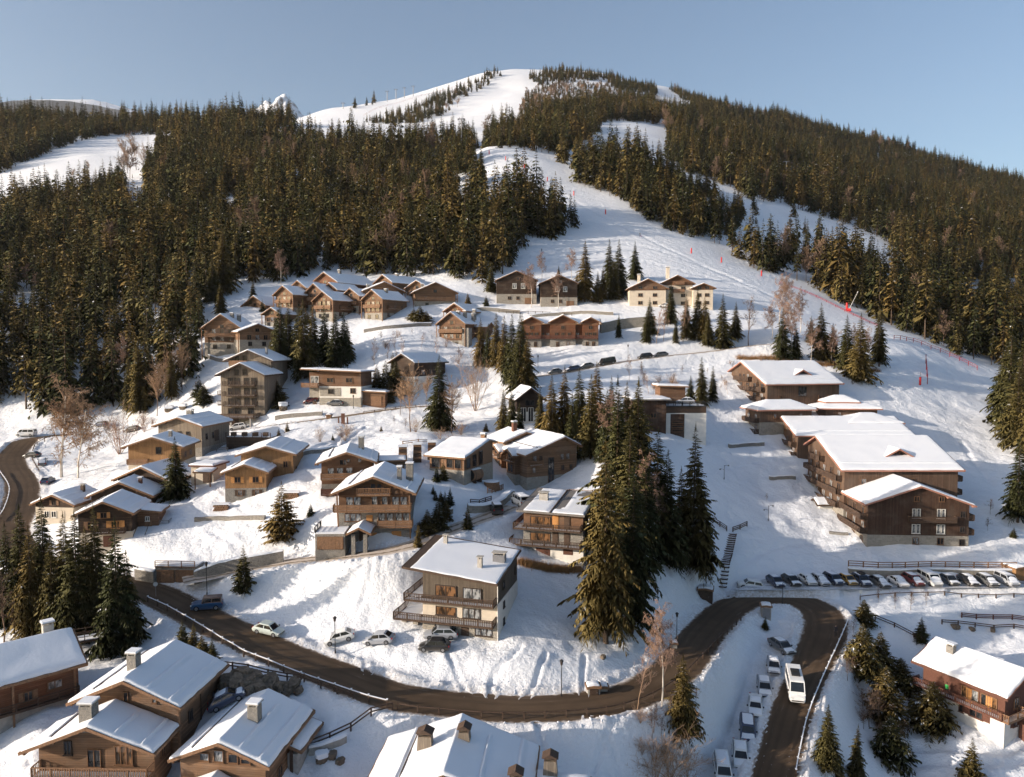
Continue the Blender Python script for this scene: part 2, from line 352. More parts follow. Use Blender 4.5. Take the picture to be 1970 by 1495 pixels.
def catmull(pts, step=1.0):
    p = np.array(pts, float); p = np.vstack([2 * p[0] - p[1], p, 2 * p[-1] - p[-2]]); out = []
    for i in range(1, len(p) - 2):
        n = max(2, int(np.linalg.norm(p[i + 1] - p[i]) / step))
        for k in range(n):
            t = k / n
            out.append(0.5 * (2 * p[i] + (p[i + 1] - p[i - 1]) * t + (2 * p[i - 1] - 5 * p[i] + 4 * p[i + 1] - p[i + 2]) * t * t + (3 * p[i] - p[i - 1] - 3 * p[i + 1] + p[i + 2]) * t ** 3))
    out.append(p[-2]); return np.array(out)
RP = {}
for k, (pts, hw) in ROADS.items():
    c = catmull(pts); z = base_z(c[:, 0], c[:, 1])
    kern = np.ones(15) / 15; zs = np.convolve(np.pad(z, 7, mode='edge'), kern, 'valid')
    w_ = np.full(len(c), hw)
    if k == 'main': w_ = np.interp(np.linspace(0, 1, len(c)), [0, .80, .84, .88, .92, 1], [hw, hw, 3.3, 3.0, 2.3, 2.2])
    RP[k] = (c, zs, hw, w_)
PARK = np.array([(38.68,124.41), (46.56,130.75), (91.81,129.54), (102.16,130.72), (99.44,127.07), (89.23,125.71), (59.41,124.57), (44.72,124.07)])
PARK_Z = float(np.mean(base_z(PARK[:, 0], PARK[:, 1])))
TRK = [(catmull(p, 0.4), w, d) for p, w, d in (   # trodden paths, footprints and ski tracks
    ([(1.22,92.38), (0.00,90.52), (-2.50,87.52), (-2.49,84.88)], 0.35, 0.30), ([(4.34,91.31), (2.89,87.51), (1.43,84.40)], 0.3, 0.26), ([(9.44,92.83), (8.82,88.48), (8.70,85.22)], 0.3, 0.26), ([(-8.24,91.49), (-6.43,87.67), (-5.17,84.78)], 0.3, 0.22), ([(-18.88,91.11), (-18.02,88.74)], 0.3, 0.25),
    ([(-21.59,100.42), (-20.98,102.98), (-20.26,105.21)], 0.3, 0.22), ([(-33.81,109.47), (-26.45,105.38), (-21.06,101.46)], 0.25, 0.2), ([(37.36,125.24), (40.51,130.57), (45.65,135.26), (55.63,140.77), (67.08,141.27)], 0.7, 0.32), ([(32.18,146.31), (45.79,160.91), (56.94,170.05), (66.61,172.92)], 0.7, 0.25), ([(47.52,144.27), (56.90,144.10), (63.11,141.54)], 0.4, 0.2),
    ([(8.60,80.49), (10.21,79.13), (11.66,76.87)], 0.3, 0.3), ([(13.84,81.72), (10.75,78.77), (8.67,75.61)], 0.3, 0.3), ([(2.62,78.85), (3.38,76.34)], 0.3, 0.25), ([(-42.86,150.81), (-39.93,160.99), (-34.28,167.43), (-29.99,163.69)], 0.5, 0.3), ([(-38.75,156.19), (-38.99,166.97), (-37.01,174.73)], 0.5, 0.3), ([(-36.63,151.99), (-36.67,164.63), (-35.06,174.41)], 0.5, 0.3),
    ([(-48.04,73.56), (-47.06,77.44), (-46.23,81.63)], 0.5, 0.3), ([(-49.07,71.79), (-47.06,73.73), (-45.26,78.27)], 0.5, 0.3), ([(111.44,169.03), (109.64,174.05), (103.99,177.35)], 0.6, 0.3), ([(108.59,162.73), (109.72,170.16), (114.60,184.31)], 0.6, 0.3), ([(50.36,95.53), (56.68,94.23), (62.67,92.78), (68.64,93.49)], 0.7, 0.35), ([(48.62,93.46), (55.64,92.41), (61.62,91.13), (67.38,91.66)], 0.7, 0.35),
    ([(-52.17,123.14), (-43.44,116.27), (-38.34,113.58)], 0.4, 0.25), ([(-55.99,137.31), (-47.29,126.98), (-41.79,124.25)], 0.4, 0.25), ([(-28.32,214.32), (-21.33,221.39), (-13.36,220.09)], 0.6, 0.3), ([(-44.99,221.12), (-36.54,227.79), (-24.36,235.73)], 0.6, 0.3), ([(12.29,315.60), (38.27,327.77), (70.07,313.92), (99.45,301.31)], 1.2, 0.5), ([(28.21,347.09), (64.18,342.37), (96.78,313.72)], 1.2, 0.5), ([(-8.55,487.03), (22.29,422.39), (51.96,377.50), (85.04,328.94), (114.83,285.83)], 1.2, 0.5))]
def in_poly(x, y, poly):
    inside = np.zeros(len(x), bool); n = len(poly); j = n - 1
    for i in range(n):
        xi, yi = poly[i]; xj, yj = poly[j]
        inside ^= ((yi > y) != (yj > y)) & (x < (xj - xi) * (y - yi) / (yj - yi + 1e-12) + xi)
        j = i
    return inside
def road_dist(x, y, key):
    c, zs, hw, w_ = RP[key]; d = np.full(len(x), 1e9); z = np.zeros(len(x))
    lo = c.min(0) - 14; hi = c.max(0) + 14
    m = np.where((x > lo[0]) & (x < hi[0]) & (y > lo[1]) & (y < hi[1]))[0]
    for i in range(0, len(m), 8000):
        mm = m[i:i + 8000]
        dd = (x[mm][:, None] - c[None, :, 0]) ** 2 + (y[mm][:, None] - c[None, :, 1]) ** 2
        k = dd.argmin(1); d[mm] = np.sqrt(dd[np.arange(len(mm)), k]) + hw - w_[k]; z[mm] = zs[k]
    return d, z
def ground(x, y, detail=True):
    x = np.asarray(x, float).ravel(); y = np.asarray(y, float).ravel()
    z = base_z(x, y)
    near = np.clip((320 - y) / 120, 0, 1)
    far = np.clip((y - 250) / 200, 0, 1)
    z = z + near * (0.9 * vnoise(x / 9, y / 9, 1) + 0.46 * vnoise(x / 3.1, y / 3.1, 2) + (0.12 + 0.22 * np.clip(vnoise(x / 14, y / 14, 6) + .3, 0, 1)) * vnoise(x / 1.1, y / 1.1, 3))
    z = z + far * (3.0 * vnoise(x / 60, y / 60, 4) + 1.2 * vnoise(x / 22, y / 22, 5))
    for k in sorted(RP, key=lambda q: q == 'main'):
        d, rz = road_dist(x, y, k); hw = RP[k][2]
        bank = 0.0
        t = np.clip((d - hw - 0.5) / 4.0, 0, 1); t = t * t * (3 - 2 * t)
        ridge = np.exp(-((d - hw - 1.1) / 0.6) ** 2) * (0.35 + 0.5 * vnoise(x / 1.7, y / 1.7, 8) + 0.4 * vnoise(x / 0.8, y / 0.8, 9)) * {'main': 1.0, 'layby': 0.0}.get(k, 0.6)
        z = np.where(d < hw + 5, (rz - 0.10) * (1 - t) + z * t + ridge, z)
    if detail:
        for c, w, dep in TRK:
            lo = c.min(0) - 3; hi = c.max(0) + 3; m = np.where((x > lo[0]) & (x < hi[0]) & (y > lo[1]) & (y < hi[1]))[0]
            if len(m) == 0: continue
            dd = np.sqrt(((x[m][:, None] - c[None, :, 0]) ** 2 + (y[m][:, None] - c[None, :, 1]) ** 2).min(1))
            z[m] += dep * (-np.exp(-(dd / w) ** 2) * (0.6 + 0.9 * (vnoise(x[m] / .7, y[m] / .7, 44) + .5)) + 0.45 * np.exp(-((dd - 1.7 * w) / w) ** 2))
    m = (y > 110) & (y < 150) & (x > 25)
    if m.any():
        c = PARK.mean(0); pin = in_poly(x, y, PARK)
        z = np.where(pin & m, PARK_Z - 0.05 + 0.05 * vnoise(x / 1.5, y / 1.5, 12), z)
    return z
def gz(p): return float(ground([p[0]], [p[1]])[0])
def at(p, dz=0.0): return (p[0], p[1], gz(p) + dz)

NA, NY = 840, 820
aa = np.linspace(-1.15, 1.15, NA); yy = np.exp(np.linspace(math.log(34), math.log(3600), NY))
gx = (aa[None, :] * yy[:, None]).ravel(); gy = np.repeat(yy, NA)
gzv = ground(gx, gy)
idx = np.arange(NA * NY).reshape(NY, NA)
quads = np.stack([idx[:-1, :-1], idx[:-1, 1:], idx[1:, 1:], idx[1:, :-1]], -1).reshape(-1, 4)
terrain = link('ground', np_mesh('ground', np.stack([gx, gy, gzv], -1), quads, M['snow_ground'], smooth=True))
dirt = np.zeros(len(gx))
for k in RP:
    d, rz = road_dist(gx, gy, k); f = {'main': 1.0, 'layby': 0.35}.get(k, 0.7); dirt = np.maximum(dirt, f * np.exp(-np.clip(d - RP[k][2] - 0.2, 0, 50) / (1.1 if k != 'layby' else 1.6)))
dirt = np.maximum(dirt, 0.5 * in_poly(gx, gy, PARK))
terrain.data.attributes.new('dirt', 'FLOAT', 'POINT').data.foreach_set('value', dirt.astype(np.float32))
tag(terrain, 'snow covered hillside under the whole village and ski slopes', kind='structure')

def m_road(name, brown, track=False, snowy=0.0):
    t = NT(name, 0.7, 0.12); uv = t.new('ShaderNodeUVMap'); xyz = t.sep(uv.outputs[0]); p = t.geo()
    a = t.math('ABSOLUTE', xyz[0])
    n = t.noise(p, 1.1, 5, 0.65); n2 = t.noise(p, 5.0, 4, 0.6); n3 = t.noise(p, 0.16, 3)
    asp = t.mix(n2, tuple(x * 0.75 for x in brown), tuple(x * 1.25 for x in brown))
    asp = t.mix(t.ramp(n3, [(0.4, (0, 0, 0)), (0.65, (1, 1, 1))]), asp, tuple(x * 0.7 for x in brown))
    if track:   # two sandy wheel tracks in packed snow
        w = t.math('ABSOLUTE', t.math('SUBTRACT', a, 0.42))
        s = t.math('ADD', t.math('MULTIPLY', w, 2.6), t.math('MULTIPLY', t.math('SUBTRACT', n, 0.5), 1.5))
        f = t.ramp(s, [(0.25 - snowy, (0, 0, 0)), (0.6 - snowy, (1, 1, 1))])
    else:
        w = t.math('ABSOLUTE', t.math('SUBTRACT', t.math('ABSOLUTE', t.math('SUBTRACT', a, 0.42)), 0.17)); n4 = t.noise(t.coord('UV', (3, 0.25, 1)), 1.5, 3)
        asp = t.mix(t.math('MULTIPLY', t.ramp(w, [(0.03, (1, 1, 1)), (0.13, (0, 0, 0))]), t.math('MULTIPLY', n4, 0.75)), asp, tuple(x * 0.45 for x in brown))
        s = t.math('ADD', a, t.math('ADD', t.math('MULTIPLY', t.math('SUBTRACT', n, 0.5), 0.38), t.math('MULTIPLY', t.math('SUBTRACT', n3, 0.5), 0.25)))
        f = t.ramp(s, [(0.80, (0, 0, 0)), (0.93, (1, 1, 1))])
        streak = t.noise(t.coord('UV', (7, 0.12, 1)), 1.6, 4)
        f = t.math('MAXIMUM', f, t.math('MULTIPLY', t.ramp(streak, [(0.60, (0, 0, 0)), (0.72, (1, 1, 1))]), t.math('MULTIPLY', a, 0.4)))
    snow = t.mix(n2, (0.62, 0.60, 0.58), (0.78, 0.79, 0.82))
    snow = t.mix(t.ramp(t.math('ADD', a, t.math('MULTIPLY', t.math('SUBTRACT', n, 0.5), 0.4)), [(0.86, (0.8, 0.8, 0.8)), (1.02, (0, 0, 0))]), snow, (0.40, 0.33, 0.27))
    t.col(t.mix(f, asp, snow)); t.bump(t.math('ADD', t.math('MULTIPLY', f, 0.8), t.math('MULTIPLY', n2, 0.4)), 0.5, 0.08)
    return t.mat
def ribbon(name, key, mat, label, lift=0.0, extra=0.6):
    c, zs, hw, w_ = RP[key]; d = np.gradient(c, axis=0); d /= np.linalg.norm(d, axis=1)[:, None]
    nrm = np.stack([d[:, 1], -d[:, 0]], -1); K = 11; w = np.linspace(-1, 1, K); v = []; uv = []
    s = np.concatenate([[0], np.cumsum(np.linalg.norm(np.diff(c, axis=0), axis=1))])
    for k in range(K):
        q = c + nrm * (w[k] * (w_ + extra))[:, None]
        v.append(np.column_stack([q, zs + 0.0 + lift - 0.06 * w[k] ** 4]))
    v = np.stack(v, 1).reshape(-1, 3); n = len(c); ii = np.arange(n * K).reshape(n, K)
    qd = np.stack([ii[:-1, :-1], ii[:-1, 1:], ii[1:, 1:], ii[1:, :-1]], -1).reshape(-1, 4)
    me = np_mesh(name, v, qd, mat, smooth=True)
    ul = me.uv_layers.new(name='UVMap'); U = np.stack([np.tile(w, n), np.repeat(s, K)], -1)
    ul.data.foreach_set('uv', U[qd.ravel()].astype(np.float32).ravel())
    return tag(link(name, me), label, kind='structure')
ribbon('road', 'main', m_road('wet asphalt', (0.110, 0.074, 0.047)), 'winding asphalt road through the village')
ribbon('lane', 'lane', m_road('snowy lane', (0.20, 0.155, 0.11), True, 0.1), 'snowy lane with sandy wheel tracks', 0.01, 0.3)
ribbon('upper_road', 'upper', m_road('sandy road', (0.20, 0.15, 0.10)), 'sandy road across the slope', 0.02, 0.3)
ribbon('far_road', 'far', m_road('far road', (0.12, 0.10, 0.08), True, 0.05), 'road climbing behind the spruces', 0.02, 0.3)
def m_park():
    t = NT('packed snow with tyre marks', 0.6, 0.3); p = t.geo()
    n = t.noise(t.geo((0.18, 1.3, 1)), 1.2, 5); n2 = t.noise(p, 3, 4)
    s = t.math('ADD', n, t.math('MULTIPLY', t.math('SUBTRACT', n2, 0.5), 0.35))
    t.col(t.ramp(s, [(0.30, (0.10, 0.09, 0.085)), (0.44, (0.42, 0.42, 0.43)), (0.6, (0.72, 0.73, 0.76))])); t.bump(s, 0.4, 0.08)
    return t.mat
mb = MB(); mb.add([(p[0], p[1], PARK_Z + 0.02) for p in PARK], [tuple(range(len(PARK)))][:1])
tag(mb.build('parking_lot', m_park()), 'snowy parking lot below the apartment blocks', kind='structure')

# distant mountains beyond the crest
def far_peak(name, cx, cy, w, base, top, seed, rocky, label):
    n = 110; xs = np.linspace(-1, 1, n); X, Y = np.meshgrid(xs, xs); x = X.ravel(); y = Y.ravel()
    tops = ((0.03, 0, 1.0), (-0.06, 0.05, 0.93), (-0.15, 0.0, 0.97), (0.12, 0.1, 0.88)) if rocky else ((0, 0, 1.0), (-0.15, 0.1, 0.97), (0.1, 0.05, 0.985))
    h = np.max([t[2] - np.sqrt((x - t[0]) ** 2 + (y - t[1]) ** 2) * (1.15 if rocky else 0.5) for t in tops], axis=0)
    nz = sum(vnoise(x * f, y * f, seed + i) * a for i, (f, a) in enumerate(((9, .10), (21, .07), (45, .04))))
    hh = h + nz * (1.0 if rocky else 0.1)
    hh /= hh.max(); hh = np.maximum(hh, -0.5)
    v = np.stack([cx + x * w, cy + y * w, base + hh * (top - base)], -1); ii = np.arange(n * n).reshape(n, n)
    qd = np.stack([ii[:-1, :-1], ii[:-1, 1:], ii[1:, 1:], ii[1:, :-1]], -1).reshape(-1, 4)
    t = NT(name + ' rock and snow', 0.85, 0.1); g = t.new('ShaderNodeNewGeometry'); nn = t.sep(g.outputs['Normal'])
    k = t.math('ADD', nn[2], t.math('MULTIPLY', t.math('SUBTRACT', t.noise(t.geo(), 0.012, 5), 0.5), 0.9))
    t.col(t.ramp(k, [(0.42, (0.16, 0.15, 0.16)), (0.62, (0.78, 0.80, 0.84))]) if rocky else (0.8, 0.81, 0.84))
    tag(link(name, np_mesh(name, v, qd, t.mat, smooth=not rocky)), label, kind='structure')
far_peak('rocky_mountain', *(-1612.46,5200.00,1781.86)[:2], 620, (-1612.25,5200.00,1792.51)[2] - 560, (-1612.25,5200.00,1792.51)[2], 41, True, 'distant rocky snow peak beyond the forest crest')
far_peak('snowy_mountain', *(-2362.99,4200.00,1399.25)[:2], 500, (-2362.19,4200.00,1422.22)[2] - 330, (-2362.19,4200.00,1422.22)[2], 52, False, 'distant rounded snow hill beyond the left forest')

# ------------------------------------------------------------------ spruces
def spruce_mesh(name, seed, levels, nb, twigs, rmax=0.19, t0=0.05, droop=0.35, snow=0.04, tw=1.0, power=0.9, rag=0.25, fine=False):
    """crown of unit height: whorls of drooping boughs set with needle sprays"""
    rng = np.random.default_rng(seed); V = []; Fq = []; Mi = []
    def quad(a, b, c, d, m):
        i = len(V); V.extend((a, b, c, d)); Fq.append((i, i + 1, i + 2, i + 3)); Mi.append(m)
    for L in range(levels):
        t = t0 + (0.985 - t0) * (L / (levels - 1)) ** 0.92
        R0 = rmax * ((1 - t) ** power) * (1.0 if t > t0 + 0.1 else 0.75 + 2.5 * (t - t0)) + 0.006
        n = max(3, int(round(nb * (0.55 + 0.45 * (1 - t)))))
        off = rng.uniform(0, 6.28)
        for k in range(n):
            ang = off + 6.283 * k / n + rng.normal(0, 0.25); ln = R0 * (1 + rng.normal(0, rag))
            if rng.random() < 0.06: ln *= 0.4
            ln = max(ln, 0.004)
            dr = droop * (0.35 + 0.9 * (1 - t)) + rng.normal(0, 0.08); up = 0.30 - 0.25 * (1 - t)
            dx, dy = math.cos(ang), math.sin(ang); sx, sy = -dy, dx
            zb = t + rng.normal(0, 0.006)
            def P(s, side=0.0, dz=0.0):
                return (dx * ln * s + sx * side, dy * ln * s + sy * side, zb + ln * (up * s - dr * s * s * 1.15) + dz)
            for j in range(twigs):
                s0 = 0.12 + 0.8 * j / max(1, twigs - 1) if twigs > 1 else 0.1
                s1 = min(1.08, s0 + (0.42 if twigs > 2 else 0.95))
                w = ln * (0.34 * (1 - s0) + 0.10) * tw * (1 + rng.normal(0, 0.2))
                m = 1 if rng.random() < snow else 0
                lift = 0.004 if m else 0.0
                if fine:   # many short separate sprays
                    for sd_ in (-1, 1):
                        for q in range(2):
                            sa = s0 + rng.uniform(0, 0.12); wl = ln * (0.30 * (1 - sa) + 0.13) * rng.uniform(0.6, 1.25) * (tw / 0.55) * (0.6 if m else 1.0); an = rng.uniform(0.5, 1.2); th = wl * rng.uniform(0.16, 0.30)
                            fw = math.cos(an) * wl / ln; sw = math.sin(an) * wl * sd_; hg = -wl * rng.uniform(0.25, 0.8); lf = 0.003 if m else 0.0
                            a0 = P(sa, 0, lf); b0 = P(sa + fw * .5, sw * .5, hg * .35 + lf); t_ = P(min(1.12, sa + fw), sw, hg + lf)
                            quad(a0, (b0[0] + dx * th, b0[1] + dy * th, b0[2]), t_, (b0[0] - dx * th, b0[1] - dy * th, b0[2] - th * .4), m)
                    continue
                for sd_ in (-1, 1):
                    hang = -w * (0.45 + rng.random() * 0.5)
                    quad(P(s0, 0, lift), P(s1, 0, lift), P(s1 + 0.05, sd_ * w * 0.95, hang * 0.9 + lift), P(min(1.0, s0 + 0.22), sd_ * w * 0.7, hang * 0.6 + lift), m)
    # leader
    for k in range(3):
        a = k * 2.1; quad((0, 0, 0.93), (0.006 * math.cos(a), 0.006 * math.sin(a), 0.95), (0, 0, 1.005), (-0.004 * math.cos(a), -0.004 * math.sin(a), 0.955), 0)
    V = np.array(V); Fq = np.array(Fq); rr = np.maximum(np.hypot(V[:, 0], V[:, 1]), 1e-4)
    N = np.stack([V[:, 0] / rr, V[:, 1] / rr, np.full(len(V), 0.28)], -1) + rng.normal(0, 0.28, (len(Fq), 3)).repeat(4, 0); N /= np.linalg.norm(N, axis=1)[:, None]
    fn = np.cross(V[Fq[:, 1]] - V[Fq[:, 0]], V[Fq[:, 2]] - V[Fq[:, 0]]); flip = (fn * N[Fq[:, 0]]).sum(1) < 0; Fq[flip] = Fq[flip][:, ::-1]
    me = np_mesh(name, V, Fq, [M['needle'], M['tree_snow']], Mi, smooth=True); me.normals_split_custom_set_from_vertices(N.tolist()); return me
def trunk_mesh(name, n=7, r=0.013, top=0.9):
    mb = MB(); mb.tube([(0, 0, -0.04), (0, 0, 0.02), (0.003, 0, 0.4), (0, 0.002, top)], [r * 1.4, r, r * 0.7, r * 0.15], n); mb.smooth = True
    return mb.mesh(name, M['bark'])
TRUNK = trunk_mesh('trunk', 8); TRUNK_THIN = trunk_mesh('trunk', 4, 0.012)
SPR_HI = [spruce_mesh('crown', 100 + i, 58, 15, 9, rmax=rm, t0=t0, droop=dr, snow=0.012, tw=0.44, power=pw, rag=0.32, fine=True)
          for i, (rm, t0, dr, pw) in enumerate(((0.17, 0.05, 0.45, 0.95), (0.15, 0.08, 0.5, 0.85), (0.19, 0.03, 0.4, 1.05), (0.135, 0.10, 0.55, 0.8)))]
SPR_YOUNG = [spruce_mesh('crown', 140 + i, 30, 11, 6, rmax=rm, t0=0.03, droop=0.2, snow=0.02, tw=0.6, power=0.95, fine=True) for i, rm in enumerate((0.26, 0.22))]
SPR_SNOWY = [spruce_mesh('crown', 160 + i, 34, 12, 6, rmax=rm, t0=0.03, droop=0.35, snow=0.07, tw=0.65, power=0.8, fine=True) for i, rm in enumerate((0.24, 0.2))]
SPR_MID = [spruce_mesh('crown', 180 + i, 20, 8, 2, rmax=rm, t0=t0, droop=0.5, snow=0.008, tw=1.0, power=pw, rag=0.35, fine=True)
           for i, (rm, t0, pw) in enumerate(((0.165, 0.10, 0.85), (0.14, 0.14, 0.8), (0.19, 0.08, 0.95), (0.13, 0.2, 0.75), (0.165, 0.12, 0.7), (0.15, 0.3, 0.6)))]
rt = random.Random(11)
def spruce(p, h, mesh, label, group=None, wide=1.0, cat='tree', sink=0.0, lean=0.0):
    o = empty('spruce_tree', at(p, -0.15 - sink), rt.uniform(0, 6.28), label, cat, group)
    o.scale = (h * wide, h * wide, h); o.rotation_euler.x = lean + rt.uniform(-0.02, 0.02)
    tr = link('trunk', TRUNK, o); cr = link('crown', mesh, o)
    return o, tr, cr

# spruces standing in and around the village: groups of (x, y, height)
VILLAGE = [
 ('hi', 'tall spruce in the clump right of the flat roofed houses', 'tall central spruce clump', 1.15,
  [(12.81,97.38,28.12), (16.79,100.35,24.20), (17.76,110.94,27.05), (17.64,119.83,28.68), (21.13,120.95,28.50), (25.72,120.09,19.18), (29.87,125.90,15.53), (24.53,122.10,20.81), (33.59,125.96,13.73), (21.14,114.00,19.89), (26.62,120.15,13.09)]),
 ('hi', 'tall symmetrical spruce with golden needles right of the central clump, above the wooden steps', None, 1.05, [(31.44,124.74,25.19)]),
 ('hi', 'dark spruce in the row before the half hidden white house', 'spruce row in the middle', 1.05,
  [(8.68,160.91,16.43), (11.66,162.24,17.49), (15.09,161.52,16.84), (18.64,157.09,18.64), (21.68,158.70,15.40), (6.49,164.24,12.40), (12.71,153.48,14.36), (16.47,151.46,17.99), (0.00,164.81,12.80), (24.47,154.59,15.57), (26.33,152.43,16.46), (21.63,146.43,15.82), (19.65,149.09,15.03)]),
 ('hi', 'lone large spruce on the middle slope left of the round bare shrub', None, 1.25, [(-17.08,169.95,18.06)]),
 ('hi', 'spruce in the group below the four chimney chalet', 'spruces below the four chimney chalet', 1.1,
  [(-9.39,219.03,14.39), (-4.61,215.32,16.61), (2.05,190.93,21.60), (0.00,196.87,19.72), (-2.23,208.15,17.11), (3.94,189.68,16.30), (-6.98,217.28,13.19), (2.86,200.11,17.89)]),
 ('hi', 'golden green spruce in front of the upper terrace', 'spruces before the upper terrace', 1.1,
  [(-69.01,217.02,21.71), (-64.76,221.17,19.27), (-60.59,212.38,23.54), (-61.47,224.82,17.98), (-56.92,221.39,18.66), (-53.12,219.38,17.55), (-50.87,220.55,15.75), (-68.86,224.33,17.94), (-50.45,222.94,12.73), (-72.06,221.76,14.25)]),
 ('hi', 'spruce between the twin chalets and the pale apartment house', 'spruces by the twin chalets', 1.1,
  [(26.67,268.14,22.48), (24.29,273.57,9.71), (31.46,268.34,11.82), (37.16,279.91,20.27), (40.35,277.24,20.87), (37.95,272.57,15.49), (33.64,270.65,13.07), (18.80,294.65,5.22)]),
 ('hi', 'single spruce at the edge of the ski slope above the pale apartment house', None, 1.1, [(49.53,294.70,15.88)]),
 ('hi', 'spruce in the loose row below the pale apartment house', 'spruces below the pale apartment house', 1.1,
  [(45.30,239.95,12.31), (53.75,247.59,14.10), (56.07,234.84,15.06), (59.94,236.28,16.50), (62.48,232.44,11.93), (67.12,232.45,17.73), (72.39,236.24,12.12), (43.04,233.12,10.97), (52.05,231.79,8.26), (34.55,236.52,8.09), (62.02,235.17,14.25)]),
 ('hi', 'spruce in the loose row along the lower edge of the ski run', 'spruces along the lower ski run', 1.15,
  [(82.33,221.77,16.15), (95.68,225.26,18.01), (100.94,219.71,16.95), (101.88,213.58,19.86), (113.59,225.25,18.99), (86.67,222.75,11.45), (99.70,226.35,11.63), (97.65,238.22,9.34)]),
 ('hi', 'spruce left of the uppermost apartment block', 'spruces left of the upper block', 1.15, [(50.54,193.20,13.43), (54.32,196.41,10.13), (47.94,195.10,6.99)]),
 ('hi', 'golden lit spruce at the right picture edge', 'spruces at the right picture edge', 1.2, [(134.94,196.81,26.85), (132.86,189.25,27.20), (146.21,215.43,20.38), (161.45,226.98,22.76), (127.47,182.74,22.34), (126.82,176.19,25.36)]),
 ('hi', 'shaded spruce at the right picture edge below the golden lit ones', None, 1.2, [(103.43,146.90,17.86)]),
 ('young', 'broad young spruce in the middle of the snowy garden', None, 1.15, [(-37.69,117.68,9.81)]),
 ('young', 'slim young spruce beside the lane below the stone garden wall', None, 0.9, [(-39.99,106.65,7.22)]),
 ('hi', 'lone spruce in front of the orange boarded chalet', None, 1.3, [(-63.38,136.08,11.79)]),
 ('young', 'slim small spruce left of the flat roofed house', None, 0.8, [(-14.26,109.13,3.96)]),
 ('young', 'small spruce by the lane behind the flat roofed house', None, 0.9, [(-7.16,116.23,4.63)]),
 ('young', 'tiny round spruce left of the three tier balcony chalet', None, 1.3, [(-33.85,120.95,2.27)]),
 ('snowy', 'dark bushy conifer right of the three tier balcony chalet', 'conifers by the balcony chalet', 1.6, [(-12.01,116.79,5.24), (-13.61,115.36,4.18), (-11.09,120.72,3.49)]),
 ('hi', 'tall spruce in the cluster above the red brown chalet', 'front left spruce cluster', 1.0,
  [(-72.36,105.47,17.86), (-68.18,104.11,19.00), (-60.06,98.39,18.85), (-57.72,99.35,19.02), (-52.61,94.85,18.39), (-67.90,100.65,16.18), (-74.91,106.14,15.49), (-64.61,103.26,16.96), (-51.71,95.92,13.19), (-60.74,102.07,14.91), (-64.04,99.56,15.28)]),
 ('hi', 'golden spruce behind the big birch on the left', None, 1.3, [(-133.08,218.54,13.79)]),
 ('hi', 'tall golden spruce at the lower left forest edge', 'golden spruces at the lower left forest edge', 1.0, [(-110.52,215.54,23.19), (-115.42,219.02,17.27), (-101.35,216.02,15.47), (-109.89,220.74,18.97)]),
 ('young', 'small dense spruce in the row behind the large warm chalet', 'small spruces below the road', 1.3, [(-43.22,93.33,3.55), (-41.02,91.59,3.89), (-39.34,90.17,3.30), (-37.30,88.42,3.24)]),
 ('hi', 'spruce cut by the bottom edge right of the parked car row', None, 1.3, [(37.25,83.22,8.13)]),
 ('hi', 'golden spruce at the bottom edge right of the road', None, 1.0, [(42.11,86.08,7.52)]),
 ('young', 'tiny golden spruce tip at the bottom edge right of the road', None, 1.3, [(39.13,84.06,2.80)]),
 ('young', 'stout golden conifer at the bottom right edge', None, 1.4, [(57.94,88.66,6.04)]),
 ('hi', 'dark spruce beside the birch at the lower road bend', None, 1.3, [(20.15,83.46,9.86)]),
 ('snowy', 'snow dusted bushy conifer beside the hairpin bend', None, 2.2, [(57.53,116.37,4.25)]),
 ('snowy', 'snow dusted conifer on the bank right of the road', 'snow dusted conifers right of the road', 1.7, [(51.04,103.82,7.62), (55.25,106.56,7.19), (51.60,98.00,8.52), (49.55,92.28,6.27), (54.08,108.07,4.75)]),
 ('snowy', 'snow laden bush on the bank above the wooden steps at right', None, 2.6, [(57.82,105.46,4.49)]),
 ('snowy', 'dark snow dusted conifer beside the dark red chalet', None, 1.8, [(58.35,98.18,6.87)]),
 ('young', 'small dark spruce between the rail fences at right', None, 1.3, [(65.72,114.20,4.18)]),
 ('young', 'tiny conifer on the hairpin island', None, 1.5, [(40.37,113.49,2.24)]),
 ('hi', 'spruce at the forest edge left of the upper terrace', 'spruces left of the upper terrace', 1.2, [(-103.42,259.72,11.45), (-93.74,264.86,9.41), (-7.85,276.51,11.38), (-109.93,278.99,25.75), (-110.96,271.64,17.37)]),
 ('young', 'small conifer in the row beside the barrel sauna', 'conifers by the barrel sauna', 1.1, [(-13.66,130.66,3.39), (-12.58,132.17,4.00), (-13.09,123.22,1.96), (-12.20,123.25,2.14), (-11.38,122.07,3.88), (-10.63,123.64,3.57), (-13.73,125.08,1.81)]),
 ('young', 'small sapling spruce on the slope under the upper road', 'sapling spruces under the upper road', 1.2, [(-54.96,170.39,2.20), (-54.24,174.84,2.76), (-40.17,162.00,1.63), (-30.70,169.63,1.71), (98.05,140.20,2.24), (-6.10,169.78,2.44)]),
]
ORD = 'leftmost second third fourth fifth sixth seventh eighth ninth tenth eleventh twelfth thirteenth fourteenth'.split()
def ordinals(spots):
    if len(spots) < 2: return ['']
    o = sorted(range(len(spots)), key=lambda i: spots[i][0] / spots[i][1]); r = [''] * len(o)
    for k, i in enumerate(o): r[i] = ', leftmost' if k == 0 else ', rightmost' if k == len(o) - 1 else ', %s from left' % ORD[k]
    return r
